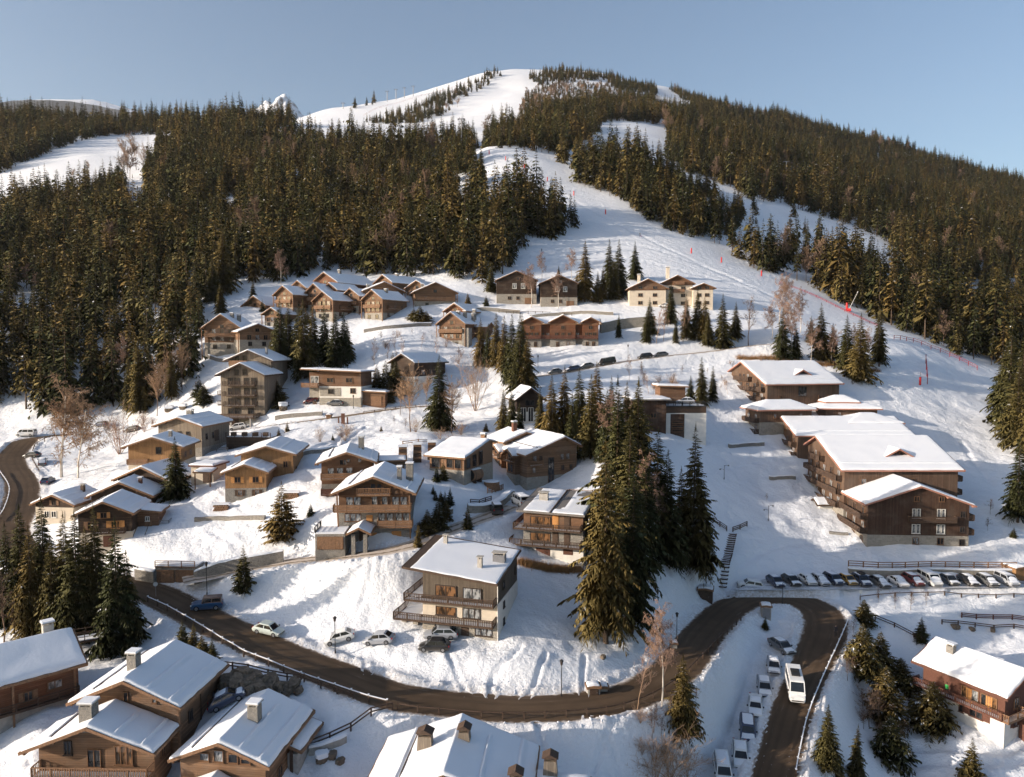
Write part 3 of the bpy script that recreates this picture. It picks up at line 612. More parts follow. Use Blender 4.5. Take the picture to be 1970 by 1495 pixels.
VILLAGE += [
 ('snowy', 'bushy dark conifer in the thicket right of the white and russet house', 'conifer thicket by the russet house', 1.5, [(-34.99,201.23,8.35), (-31.80,199.18,9.13), (-37.82,203.30,6.11), (-29.64,204.14,6.57), (-32.76,194.60,5.02), (-34.58,193.07,4.15)]),
 ('hi', 'slim spruce just left of the dark gabled house', None, 1.1, [(-32.95,202.00,10.41)]),
 ('snowy', 'snow laden bush below the brown chalet of the upper hamlet', 'snow laden bushes of the upper hamlet', 2.4, [(-31.17,247.48,5.28), (-28.90,246.14,4.20), (-33.50,249.13,3.90)]),
 ('snowy', 'snow laden shrub beside the weathered grey chalet', 'snow laden shrubs by the weathered chalet', 2.0, [(-64.70,199.38,6.28), (-61.86,194.37,4.18), (-88.02,207.17,5.94), (-91.27,212.09,5.16)]),
 ('hi', 'spruce on the bank before the half hidden white house', 'spruces on the bank below the far road', 1.1, [(5.70,176.61,7.85), (-2.05,167.67,10.84), (1.80,167.09,8.40)]),
 ('young', 'small spruce beside the upper hamlet houses', 'small spruces of the upper hamlet', 1.2, [(-88.38,258.94,4.79), (-70.36,250.28,5.34), (-54.35,259.13,4.79), (-41.13,257.11,4.02), (-15.97,264.41,4.51), (-9.36,263.48,4.12)]),
]
N_VILLAGE = sum(len(v[4]) for v in VILLAGE)
for kind, lab, grp, wide, spots in VILLAGE:
    ms = {'hi': SPR_HI, 'young': SPR_YOUNG, 'snowy': SPR_SNOWY}[kind]
    nm = ordinals(spots)
    for i, (x, y, h) in enumerate(spots):
        spruce((x, y), h, ms[rt.randrange(len(ms))], lab + nm[i], grp if len(spots) > 1 else None, wide * rt.uniform(0.92, 1.1) * (0.9 if kind == 'hi' else 1.0))

# ------------------------------------------------------------------ bare trees
def bare_mesh(name, seed, kind, bark, twig, dens=1.0):
    """trunk mesh and crown mesh of a leafless tree of unit height"""
    rg = random.Random(seed); tr = MB(); cr = MB()
    def grow(p, d, ln, r, lev, mb):
        n = 4 if lev < 2 else 3; pts = [p]; rads = [r]; q = p; dd = d.copy()
        for i in range(n):
            bend = Vector((rg.gauss(0, 1), rg.gauss(0, 1), rg.gauss(0, 1))) * (0.10 + 0.07 * lev)
            if kind == 'birch' and lev >= 3: bend += Vector((0, 0, -0.28))
            elif kind == 'round': bend += Vector((0, 0, 0.05))
            dd = (dd + bend).normalized(); q = q + dd * (ln / n); pts.append(q); rads.append(max(r * (1 - 0.75 * (i + 1) / n), 0.0016 if kind != 'far' else 0.004))
        if lev >= LV:
            sd_ = Vector((rg.gauss(0, 1), rg.gauss(0, 1), 0.1)).normalized() * (0.0022 if kind != 'far' else 0.005)
            mb.add([tuple(pts[0] - sd_), tuple(pts[0] + sd_), tuple(pts[2] + sd_), tuple(pts[2] - sd_), tuple(pts[-1])], [(0, 1, 2, 3), (3, 2, 4)]); return
        mb.tube(pts, rads, 5 if lev == 0 else 3, cap=False)
        if lev >= LV: return
        kids = {0: int(K0 * dens), 1: 8, 2: 7, 3: 6}.get(lev, 3)
        for k in range(kids):
            t = rg.uniform((0.14 if kind == 'birch' else 0.28) if lev == 0 else 0.15, 1.0) if kind != 'round' or lev else rg.uniform(0.1, 0.8)
            f = t * n; i = min(n - 1, int(f)); pp = pts[i].lerp(pts[i + 1], f - i)
            ax = Vector((rg.gauss(0, 1), rg.gauss(0, 1), rg.gauss(0, 0.4))).normalized()
            sp = 0.75 if kind != 'slim' else 0.6
            nd = ((pts[i + 1] - pts[i]).normalized() + ax * sp * rg.uniform(0.6, 1.3)).normalized()
            grow(pp, nd, ln * (rg.uniform(0.30, 0.48) if lev else rg.uniform(0.24, 0.44) * (1.25 - 0.6 * t)), r * (0.42 if lev else 0.33) * (1.1 - 0.4 * t), lev + 1, cr if lev >= 0 else mb)
    LV = {'slim': 3, 'far': 3}.get(kind, 4); K0 = {'birch': 24, 'slim': 14, 'round': 5, 'far': 26}[kind]
    if kind == 'round':
        for k in range(13):
            a = k * 2.4; d = Vector((math.cos(a) * 0.55 * rg.random(), math.sin(a) * 0.55 * rg.random(), 1)).normalized(); LV = 3
            grow(Vector((0.015 * math.cos(a), 0.015 * math.sin(a), -0.02)), d, rg.uniform(0.75, 1.0), 0.008, 1 if k else 0, cr if k else tr)
    else: grow(Vector((0, 0, -0.02)), Vector((rg.uniform(-.05, .05), rg.uniform(-.05, .05), 1)).normalized(), 1.0, 0.016 if kind == 'birch' else 0.011, 0, tr)
    return tr.mesh('trunk', bark), cr.mesh('crown', twig)
BARE = {'birch': bare_mesh('b', 1, 'birch', M['birch'], M['twig']), 'birch2': bare_mesh('b', 2, 'birch', M['birch'], M['twig_pink']), 'slim': bare_mesh('b', 3, 'slim', M['twig'], M['twig_pink']),
        'larch': bare_mesh('b', 4, 'slim', M['twig_dark'], M['twig'], 2.2), 'round': bare_mesh('b', 5, 'round', M['twig_dark'], M['twig']), 'dark': bare_mesh('b', 6, 'slim', M['twig_dark'], M['twig_dark'], 1.2), 'roundpink': bare_mesh('b', 8, 'round', M['twig_dark'], M['twig_pink'])}
BARE['far'] = bare_mesh('b', 12, 'far', M['twig_dark'], M['twig_far'])
BARES = [
 ('far', 'grey bare tree at the top of the left forest lane', None, 1.0, [(-276.00,533.96,20.65)]),
 ('birch', 'large pale birch with drooping bare twigs beside the left road', None, 1.05, [(-102.29,163.66,19.47), ]),
 ('birch', 'second pale birch stem beside the large one at the left road', None, 0.9, [(-96.25,159.88,15.56)]),
 ('roundpink', 'round bare tree with pinkish twigs behind the grey plank chalet', None, 0.9, [(-99.54,183.24,11.21)]),
 ('larch', 'slender bare larch at the lower left forest edge', 'bare larches at the left forest edge', 0.8, [(-102.58,209.38,14.27), (-103.70,217.04,13.99), (-99.35,218.60,13.30)]),
 ('round', 'dense rounded bare shrub tree left of the spruces of the middle slope', None, 0.85, [(-9.21,183.48,12.89)]),
 ('larch', 'bare brown tree beside the lone middle slope spruce', 'bare trees by the lone spruce', 1.0, [(-22.94,163.77,13.17), (-14.06,167.31,11.42), (-22.28,188.37,8.10), (-28.30,183.53,7.90)]),
 ('birch2', 'pinkish bare tree before the upper terrace forest edge', None, 0.8, [(-91.25,289.05,11.48)]),
 ('birch2', 'pinkish bare trees in the patch within the left forest', 'pink bare trees in the forest', 0.8, [(-64.14,403.86,17.10), (-58.64,405.31,16.59), (-52.17,399.50,17.48), (-45.74,392.75,16.08), (-37.74,381.84,16.17), (-67.93,400.88,14.15), (-59.87,394.36,15.32), (-39.82,375.86,13.27), (-33.00,373.83,13.20)]),
 ('round', 'rounded pale bare tree among the spruces of the left forest', None, 1.1, [(-99.51,469.40,18.18)]),
 ('larch', 'brownish bare trees beside the left forest lane', 'bare trees by the forest lane', 1.0, [(-290.75,559.05,23.57), (-287.84,566.60,24.68), (-273.53,548.05,19.26), (-247.04,520.31,17.57), (-286.46,543.23,17.19), (-323.65,544.63,7.66), (-323.45,564.69,7.94)]),
 ('birch2', 'tall pinkish bare larch against the dark central spruces', 'pink larches by the central clump', 0.7, [(21.79,116.74,14.84), (24.05,119.60,10.42)]),
 ('birch2', 'golden birch with fine bare crown at the lower road bend', None, 0.75, [(17.67,83.55,10.16)]),
 ('slim', 'thin young birch left of the golden birch at the road bend', None, 0.7, [(14.66,82.64,7.30)]),
 ('round', 'low golden brushwood at the bottom edge under the golden birch', 'brushwood at the bottom edge', 1.4, [(17.94,79.49,5.29), (15.99,78.02,4.04), (20.27,81.29,3.61)]),
 ('birch2', 'bare tree in the thicket along the lower ski run', 'bare thicket by the ski run', 0.8, [(88.85,242.20,15.87), (85.01,221.74,15.83), (98.00,247.90,12.36), (84.41,236.91,10.13), (149.89,332.34,11.33), (90.89,221.35,11.07), (97.99,223.11,9.56), (107.04,228.92,8.99), (110.52,225.92,9.68), (104.59,277.53,11.84)]),
 ('dark', 'dark branched bare tree below the pale apartment house', None, 1.0, [(75.68,233.35,12.97)]),
 ('birch2', 'bare tree in front of the twin dark chalets', 'bare trees by the twin chalets', 0.8, [(6.94,264.07,12.76), (16.66,263.38,10.86), (11.76,290.96,9.29), (23.82,292.11,10.36)]),
 ('slim', 'thin bare sapling along the slope below the residence', 'saplings on the upper slope', 0.7, [(45.88,232.32,11.59), (54.71,234.75,11.71), (48.63,234.45,10.03), (-35.44,220.76,6.30), (-40.95,216.38,7.73), (-22.83,220.55,6.30), (-37.38,218.17,5.61), (-32.40,217.18,6.20), (-28.10,225.15,4.82), (36.34,192.99,5.53), (32.35,201.00,7.19), (60.15,202.43,4.35)]),
 ('birch2', 'pinkish bare tree among the middle spruce row', None, 0.8, [(20.70,148.97,11.80)]),
 ('dark', 'leafless dark tree at the left picture edge', 'bare trees at the left edge', 1.2, [(-71.11,99.52,8.73), (-69.65,99.74,5.10)]),
 ('birch2', 'pale pink bare tree at the dark left forest edge', 'pink bare trees at the left edge', 0.8, [(-202.91,297.71,10.99), (-199.18,301.73,9.64), (-124.53,233.71,12.54), (-129.88,235.88,10.12), (-191.79,295.14,8.38)]),
 ('dark', 'leafless dark bush on the bank right of the road', 'dark bushes right of the road', 1.3, [(47.28,99.81,3.08), (48.65,96.13,4.39), (50.12,96.49,4.98), (54.03,96.43,1.99), (52.13,108.71,2.79)]),
 ('dark', 'leafless dark bush along the parking fence', 'dark bushes by the parking fence', 1.3, [(64.83,120.65,2.64), (67.46,120.61,2.81), (62.63,121.90,1.95), (70.92,122.08,2.22), (99.21,149.09,2.80), (94.60,142.75,2.27), (54.78,154.72,1.57)]),
 ('larch', 'brown bare brush below the fir summit', 'bare brush on the upper slope', 1.2, [(18.24,1043.62,14.59), (34.88,1109.06,15.50), (62.09,1185.05,18.21), (89.83,1224.89,17.11), (118.34,1255.28,17.53), (48.63,1070.19,14.96), (148.45,1288.67,16.19), (-98.38,1125.39,14.17), (-106.70,1089.48,13.72), (-85.97,1171.20,13.10)]),
]
for key, lab, grp, wide, spots in BARES:
    tm, cm = BARE[key]
    nm = ordinals(spots)
    for i, (x, y, h) in enumerate(spots):
        o = empty('bare_tree', at((x, y), -0.1), rt.uniform(0, 6.28), lab.replace('pinkish bare trees', 'pinkish bare tree').replace('brownish bare trees', 'brownish bare tree') + nm[i], 'tree', grp if len(spots) > 1 else None)
        w = h * wide * rt.uniform(0.9, 1.1); o.scale = (w, w, h); tro = link('trunk', tm, o); cro = link('crown', cm, o)
        if key == 'far': BARE_FAR = (tro, cro)

# low leafless shrubs poking through the snow
SHRUB_AREAS = [
 ('leafless shrub on the slope between the residence and the upper hamlet', 'shrubs on the upper slope', [(-47.12,231.91), (-24.76,239.78), (-13.60,224.11), (-24.20,205.01), (-39.80,210.12)], 22, ('roundpink', 'dark')),
 ('leafless shrub on the slope below the sandy upper road', 'shrubs below the sandy road', [(-49.14,160.84), (-31.10,176.85), (-10.80,177.07), (-11.79,156.15), (-40.77,147.12)], 16, ('dark', 'round')),
 ('leafless shrub on the bank above the uppermost apartment block', 'shrubs above the uppermost block', [(34.85,207.49), (65.91,222.49), (79.48,225.03), (64.72,207.98), (37.42,189.97)], 20, ('round', 'roundpink', 'dark')),
 ('leafless shrub beside the dark left forest edge', 'shrubs at the left forest edge', [(-124.90,208.27), (-98.31,209.35), (-94.77,226.86), (-90.12,211.54), (-103.35,195.62)], 12, ('roundpink', 'dark')),
 ('leafless shrub below the lower road bend', 'shrubs below the road bend', [(11.63,80.96), (22.66,89.28), (22.77,84.43), (14.09,77.73)], 8, ('round', 'dark')),
 ('leafless twig bush on the bank right of the lower road', 'twig bushes right of the lower road', [(53.47,111.61), (58.16,111.13), (53.37,94.55), (44.29,91.67)], 10, ('dark', 'roundpink')),
]
for lab, grp, poly, n, keys in SHRUB_AREAS:
    poly = np.array(poly); lo = poly.min(0); hi = poly.max(0); k = 0
    while k < n:
        x = rt.uniform(lo[0], hi[0]); y = rt.uniform(lo[1], hi[1])
        if not in_poly(np.array([x]), np.array([y]), poly)[0]: continue
        k += 1; tm, cm = BARE[rt.choice(keys)]; h = rt.uniform(1.2, 3.4); o = empty('shrub', at((x, y), -0.1), rt.uniform(0, 6.28), lab, 'shrub', grp); w = h * rt.uniform(1.0, 1.6); o.scale = (w, w, h); link('stem', tm, o); link('crown', cm, o)

# forests, as outlines on the ground
FOREST = {
 'left': [(-348.48,446.80), (-315.79,454.45), (-298.41,495.54), (-284.13,531.55), (-268.48,512.11), (-223.80,429.24), (-196.14,383.94), (-213.41,426.04), (-273.41,555.75), (-313.70,662.64), (-271.21,684.94), (-193.34,648.90), (-151.09,624.48), (-113.17,608.86), (-56.28,594.18), (-28.43,506.22), (-17.69,441.39), (-15.45,398.55), (-36.06,409.17), (-13.29,376.65), (6.72,381.40), (32.98,373.91), (35.64,352.69), (6.01,340.35), (0.00,296.21), (-13.04,282.71), (-25.74,290.37), (-61.41,303.96), (-76.44,312.68), (-95.91,290.77), (-113.27,282.44), (-108.05,262.00), (-100.13,231.85), (-97.12,221.57), (-101.35,216.02), (-114.27,216.75), (-134.06,218.61), (-158.15,223.94), (-175.22,221.17)],
 'crest_left': [(-454.25,584.55), (-403.01,582.01), (-399.03,650.05), (-406.51,748.58), (-349.71,750.60), (-257.69,728.56), (-224.53,754.45), (-244.42,821.54), (-312.15,833.50), (-415.82,867.14), (-466.19,848.09), (-522.89,843.83), (-593.33,860.56), (-645.38,834.03)],
 'centre': [(-92.77,615.31), (-43.83,594.90), (-8.92,508.77), (27.23,517.31), (34.47,476.30), (44.37,540.35), (67.21,639.17), (94.22,768.90), (102.78,802.34), (170.48,848.45), (213.19,1062.02), (162.60,1134.87), (105.49,1040.56), (54.01,965.28), (8.47,806.45), (-43.23,649.11)],
 'piste_side': [(36.67,441.82), (49.77,428.43), (63.13,416.70), (72.77,389.11), (83.55,375.42), (106.55,376.74), (116.87,393.74), (144.20,454.18), (133.49,479.66), (118.74,488.97), (105.61,492.29), (89.02,496.74), (61.57,500.86), (42.54,492.40)],
 'right': [(133.80,657.57), (158.59,761.98), (201.73,994.23), (224.37,1158.72), (234.15,1264.80), (275.78,1177.12), (341.28,1301.60), (416.58,1369.16), (517.76,1436.76), (611.13,1418.60), (699.89,1395.86), (780.01,1363.02), (856.97,1332.36), (895.01,1291.49), (965.33,1206.95), (219.62,270.42), (182.22,269.87), (163.24,270.76), (154.75,276.58), (151.91,307.24), (142.34,325.85), (132.42,336.31), (109.56,347.65), (105.44,359.04), (112.65,374.74), (134.62,384.33), (163.23,401.06), (188.01,405.17), (216.46,427.35), (251.81,471.21), (265.42,510.73), (254.21,541.35), (234.40,540.11), (199.13,548.72), (170.43,520.22), (172.85,539.43), (159.64,560.23), (140.48,562.87), (127.92,578.08)],
 'summit': [(29.33,1401.91), (98.47,1486.94), (179.68,1472.39), (249.42,1489.24), (288.48,1475.92), (232.01,1198.43), (182.82,1217.18), (179.66,1391.88), (89.42,1349.09), (50.87,1325.46)],
 'summit_right': [(316.73,1512.41), (367.40,1481.48), (419.05,1444.35), (345.97,1319.61), (318.91,1322.63)],
 'brush': [(10.04,957.10), (56.43,1008.73), (110.69,1092.08), (168.98,1209.42), (175.50,1359.40), (88.43,1334.02), (45.42,1301.52), (21.26,1217.45)],
 'clear': [(156.65,488.40), (186.17,512.70), (217.11,499.93), (238.03,470.64), (219.59,439.95), (160.94,395.36), (130.14,395.84), (137.80,438.72)],
 'strip': [(-217.32,1052.32), (-159.97,1173.17), (-113.54,1300.63), (-44.88,1430.34), (-19.86,1423.80), (-89.50,1219.84), (-96.75,1106.58), (-130.25,1005.84)],
 'ridge': [(-317.03,1242.03), (-284.82,1253.49), (-224.62,1312.04), (-213.54,1273.11), (-273.57,1203.66)],
}
HOLES = [[(247.87,1309.45), (309.38,1452.60), (327.41,1300.95), (251.01,1104.03), (216.46,1117.63)], [(-160.09,535.97), (-156.68,543.85), (-115.76,415.39), (-119.08,408.58)], [(-76.66,380.70), (-67.16,388.09), (-61.63,363.19), (-72.22,358.32)], [(-196.67,275.15), (-204.76,292.71), (-190.23,295.33), (-179.99,281.26), (-184.24,274.05)]]
DENS = {'brush': 0.9, 'strip': 0.5, 'clear': 0.08, 'ridge': 0.12, 'summit': 0.9, 'crest_left': 1.0}
rng = np.random.default_rng(5)
pts = []
for k, poly in FOREST.items():
    poly = np.array(poly); lo = poly.min(0); hi = poly.max(0)
    sp = {'left': 5.4, 'piste_side': 5.2, 'right': 6.9}.get(k, 7.0)
    X, Y = np.meshgrid(np.arange(lo[0], hi[0], sp), np.arange(lo[1], hi[1], sp))
    x = X.ravel() + rng.uniform(-.48, .48, X.size) * sp; y = Y.ravel() + rng.uniform(-.48, .48, X.size) * sp
    m = in_poly(x, y, poly) & (np.abs(x / y) < 0.80)
    for h in HOLES: m &= ~in_poly(x, y, np.array(h))
    gap = vnoise(x / 28, y / 28, 20) + 0.5 * vnoise(x / 11, y / 11, 21)
    m &= (gap > np.where((y < 330) & (x < 0), -0.6, -0.27 if k == 'left' else -0.32)) & (rng.random(len(x)) < DENS.get(k, 1.0))
    x = x[m]; y = y[m]
    h = np.clip(rng.normal(19.5, 5.4, len(x)), 6, 33) * (0.82 + 0.5 * (vnoise(x / 40, y / 40, 22) + 0.35))
    if k in ('summit', 'summit_right', 'ridge', 'strip'): h *= 0.72
    if k in ('brush', 'clear'): h *= 0.5
    pts.append(np.stack([x, y, h, np.full(len(x), 1.0 if k == 'brush' else 0.0)], -1))
pts = np.concatenate(pts); kind_id = pts[:, 3].astype(int); pts = pts[:, :3]; pz = ground(pts[:, 0], pts[:, 1])
order = np.argsort(pts[:, 1])
N_SINGLE = 300 - N_VILLAGE
FL = {'left': ('dark green spruce in the dense forest left above the village', 'spruces of the left forest'),
      'right': ('olive green spruce in the forest right of the ski slope', 'spruces of the right forest')}
protos = []
for i in order[:N_SINGLE]:
    x, y, h = pts[i]; side = 'left' if x / y < 0.14 else 'right'
    k = len(protos) if len(protos) < len(SPR_MID) else rt.randrange(len(SPR_MID))
    o = empty('spruce_tree', (x, y, pz[i] - 0.3), rt.uniform(0, 6.28), FL[side][0], 'tree', FL[side][1])
    o.scale = (h * rt.uniform(0.78, 1.1),) * 2 + (h,)
    tr = link('trunk', TRUNK_THIN, o); cr = link('crown', SPR_MID[k], o)
    if len(protos) < len(SPR_MID): protos.append((cr, tr))
rest = order[N_SINGLE:]
me = bpy.data.meshes.new('forest'); me.vertices.add(len(rest))
me.vertices.foreach_set('co', np.column_stack([pts[rest, :2], pz[rest] - 0.3]).astype(np.float32).ravel())
def vattr(name, typ, prop, arr):
    a = me.attributes.new(name, typ, 'POINT'); a.data.foreach_set(prop, np.ascontiguousarray(arr).ravel())
srt = rng.integers(0, len(SPR_MID), len(rest)); bare_m = (rng.random(len(rest)) < 0.012 + 0.16 * np.clip(vnoise(pts[rest, 0] / 35, pts[rest, 1] / 35, 61) - 0.25, 0, 1) * 3) | ((kind_id[rest] == 1) & (rng.random(len(rest)) < 0.4)); srt[bare_m] = len(SPR_MID)
hh = pts[rest, 2]; wd = rng.uniform(0.78, 1.15, len(rest))
hh = np.where(bare_m, hh * .72, hh); vattr('size', 'FLOAT_VECTOR', 'vector', np.stack([hh * wd, hh * wd, hh], -1).astype(np.float32))
vattr('turn', 'FLOAT', 'value', rng.uniform(0, 6.28, len(rest)).astype(np.float32))
vattr('sort', 'INT', 'value', srt.astype(np.int32))
protos.append((BARE_FAR[1], BARE_FAR[0]))
forest = tag(link('forest', me), 'dense spruce forest covering the hillsides up to the crest', 'forest', kind='stuff')
ng = bpy.data.node_groups.new('scatter spruces', 'GeometryNodeTree')
ng.interface.new_socket('Geometry', in_out='INPUT', socket_type='NodeSocketGeometry')
ng.interface.new_socket('Geometry', in_out='OUTPUT', socket_type='NodeSocketGeometry')
gi = ng.nodes.new('NodeGroupInput'); go = ng.nodes.new('NodeGroupOutput'); L = ng.links
def named(n, t):
    x = ng.nodes.new('GeometryNodeInputNamedAttribute'); x.data_type = t; x.inputs['Name'].default_value = n
    return next(o for o in x.outputs if o.enabled and o.name == 'Attribute')
mp = ng.nodes.new('GeometryNodeMeshToPoints'); L.new(gi.outputs[0], mp.inputs[0])
jn = ng.nodes.new('GeometryNodeJoinGeometry'); L.new(jn.outputs[0], go.inputs[0])
cx_ = ng.nodes.new('ShaderNodeCombineXYZ'); L.new(named('turn', 'FLOAT'), cx_.inputs[2])
for k, (cr, tr) in enumerate(protos):
    j2 = ng.nodes.new('GeometryNodeJoinGeometry')
    for ob in (cr, tr):
        oi = ng.nodes.new('GeometryNodeObjectInfo'); oi.inputs['Object'].default_value = ob; L.new(oi.outputs['Geometry'], j2.inputs[0])
    cmpn = ng.nodes.new('FunctionNodeCompare'); cmpn.data_type = 'INT'; cmpn.operation = 'EQUAL'
    ins = [s for s in cmpn.inputs if s.enabled]; L.new(named('sort', 'INT'), ins[0]); ins[1].default_value = k
    ip = ng.nodes.new('GeometryNodeInstanceOnPoints')
    L.new(mp.outputs[0], ip.inputs['Points']); L.new(cmpn.outputs[0], ip.inputs['Selection']); L.new(j2.outputs[0], ip.inputs['Instance'])
    L.new(cx_.outputs[0], ip.inputs['Rotation']); L.new(named('size', 'FLOAT_VECTOR'), ip.inputs['Scale']); L.new(ip.outputs[0], jn.inputs[0])
forest.modifiers.new('scatter', 'NODES').node_group = ng

# ------------------------------------------------------------------ building kit
rb = random.Random(3)
DECK = 0.20
_cache = {}
def win_mesh(w, h, fr, bars):
    k = ('w', round(w, 2), round(h, 2), fr, bars)
    if k not in _cache:
        t = 0.09; mb = MB()
        mb.box(-w / 2, w / 2, -0.09, 0.02, 0, t); mb.box(-w / 2, w / 2, -0.09, 0.02, h - t, h)
        mb.box(-w / 2, -w / 2 + t, -0.09, 0.02, t, h - t); mb.box(w / 2 - t, w / 2, -0.09, 0.02, t, h - t)
        for i in range(bars):
            x = -w / 2 + w * (i + 1) / (bars + 1); mb.box(x - 0.045, x + 0.045, -0.088, 0.02, t, h - t)
        mb.box(-w / 2 - 0.08, w / 2 + 0.08, -0.16, 0.015, -0.07, -0.002)
        _cache[k] = mb.mesh('window', M[fr])
    return _cache[k]
def pane_mesh(w, h, gl):
    k = ('p', round(w, 2), round(h, 2), gl)
    if k not in _cache: _cache[k] = MB().box(-w / 2 + 0.05, w / 2 - 0.05, -0.035, 0.018, 0.05, h - 0.05).mesh('pane', M[gl])
    return _cache[k]
def shut_mesh(w, h, mt):
    k = ('s', round(w, 2), round(h, 2), mt)
    if k not in _cache:
        mb = MB().box(-w / 2, w / 2, -0.05, 0.012, 0, h); mb.box(-w / 2 + 0.05, w / 2 - 0.05, -0.075, -0.052, h * 0.2, h * 0.2 + 0.1); mb.box(-w / 2 + 0.05, w / 2 - 0.05, -0.075, -0.052, h * 0.75, h * 0.75 + 0.1)
        _cache[k] = mb.mesh('shutter', M[mt])
    return _cache[k]
class House:
    def __init__(s, name, label, xy, z, yaw, cat='building', group=None):
        s.o = empty(name, (xy[0], xy[1], z), R(yaw), label, cat, group)
        s.rf = None; s.V = None
    # -- walls: bands bottom-up, the last one reaches the roof
    def vol(s, x0, x1, y0, y1, bands, roof=None, top=None):
        """bands [(z0,z1,material)], roof: height function, ridge: list of extra ring points"""
        s.V = (x0, x1, y0, y1); n = len(bands)
        for i, (z0, z1, mt) in enumerate(bands):
            e = 0.035 * (n - 1 - i)
            a, b, c, d = x0 - e, x1 + e, y0 - e, y1 + e
            nm = 'stone_base' if mt.startswith('stone') else 'wall'
            if i == n - 1 and roof is not None:
                ring = [(a, c), (b, c), (b, d), (a, d)]
                if roof.ridge[0] == 'y': xr = roof.ridge[1]; ring = [(a, c), (xr, c), (b, c), (b, d), (xr, d), (a, d)]
                elif roof.ridge[0] == 'x': yr = roof.ridge[1]; ring = [(a, c), (b, c), (b, yr), (b, d), (a, d), (a, yr)]
                MB().prism(ring, z0, [roof.z(*p) + 0.06 for p in ring]).build(nm, M[mt], s.o)
            else: MB().box(a, b, c, d, z0, z1).build(nm, M[mt], s.o)
        return s
    def face(s, f):
        x0, x1, y0, y1 = s.V
        if f == 'F': return lambda u: (x0 + u, y0, 0), 0.0, x1 - x0
        if f == 'R': return lambda u: (x1, y0 + u, 0), math.pi / 2, y1 - y0
        if f == 'B': return lambda u: (x1 - u, y1, 0), math.pi, x1 - x0
        return lambda u: (x0, y1 - u, 0), -math.pi / 2, y1 - y0
    def win(s, f, u, z, w=1.2, h=1.3, gl='glass', fr='frame', bars=1, sh=None, out=0.04, name='window'):
        """window centred u metres along face f (from its left end seen from outside)"""
        p, rz, L = s.face(f); c = p(u); nx, ny = math.sin(rz), -math.cos(rz)
        wo = link(name, win_mesh(w, h, fr, bars), s.o, (c[0] + nx * out, c[1] + ny * out, z), rz)
        link('pane', pane_mesh(w, h, gl), wo)
        if sh:
            for d in (-1, 1): link('shutter', shut_mesh(w * 0.5, h, sh), wo, (d * (w * 0.75 + 0.02), 0, 0))
        return wo
    def row(s, f, z, us, w=1.2, h=1.3, gl=None, fr='frame', bars=1, sh=None, **k):
        for u in us: s.win(f, u, z, w, h, gl or rb.choice(('glass', 'glass', 'curtain')), fr, bars, sh, **k)
    def door(s, f, u, z, w=1.0, h=2.1, mt='timber_dark', out=0.05, name='door'):
        p, rz, L = s.face(f); c = p(u); nx, ny = math.sin(rz), -math.cos(rz); mb = MB()
        mb.box(-w / 2 - 0.1, w / 2 + 0.1, -0.04, 0.01, 0, h + 0.1)
        n = max(1, int(w / 0.5)); q = w / n
        for i in range(n): mb.box(-w / 2 + i * q + 0.02, -w / 2 + (i + 1) * q - 0.02, -0.075, -0.042, 0.05, h)
        d = mb.build(name, M[mt], s.o, (c[0] + nx * out, c[1] + ny * out, z), rz)
        MB().box(w * 0.32, w * 0.32 + 0.12, -0.13, -0.076, h * 0.45, h * 0.45 + 0.05).build('handle', M['metal'], d)
        return d
    def balcony(s, f, u0, u1, z, dep=1.3, mt='timber', style='slat', h=1.0, ends=True, wrap=None, snow=True, out=0.0):
        p, rz, L = s.face(f); c = p(0); b = empty('balcony', (c[0], c[1], z), rz); b.parent = s.o
        MB().box(u0, u1, -dep, -out + 0.0, -0.16, 0.0).build('floor', M[mt], b)
        mb = MB(); runs = [((u0, -dep), (u1, -dep))]
        if ends: runs += [((u0, -dep), (u0, -out)), ((u1, -dep), (u1, -out))]
        for (xa, ya), (xb, yb) in runs:
            mb.bar((xa, ya, h), (xb, yb, h), 0.10, 0.09); L_ = math.hypot(xb - xa, yb - ya)
            mb.bar((xa, ya, 0.09), (xb, yb, 0.09), 0.06, 0.10)
            n = max(1, int(L_ / 1.9))
            for i in range(n + 1):
                t = i / n; mb.bar((xa + (xb - xa) * t, ya + (yb - ya) * t, -0.02), (xa + (xb - xa) * t, ya + (yb - ya) * t, h - 0.02), 0.11)
            if style == 'slat':
                n = max(2, int(L_ / 0.24))
                for i in range(n):
                    t = (i + 0.5) / n; mb.bar((xa + (xb - xa) * t, ya + (yb - ya) * t, 0.1), (xa + (xb - xa) * t, ya + (yb - ya) * t, h - 0.05), 0.10, 0.035) if xb != xa else mb.bar((xa, ya + (yb - ya) * t, 0.1), (xa, ya + (yb - ya) * t, h - 0.05), 0.035, 0.10)
            elif style == 'board':
                for k in range(3):
                    zz = 0.2 + k * (h - 0.2) / 3
                    mb.bar((xa, ya, zz + 0.1), (xb, yb, zz + 0.1), 0.04, (h - 0.2) / 3 - 0.05)
            elif style == 'rail':
                for k in (0.35, 0.65): mb.bar((xa, ya, h * k + 0.05), (xb, yb, h * k + 0.05), 0.05, 0.07)
        mb.build('railing', M[mt], b)
        if snow: MB().box(u0 + 0.1, u1 - 0.1, -dep + 0.1, -0.35, 0.003, 0.08).build('snow', M['snow_roof'], b)
        return b
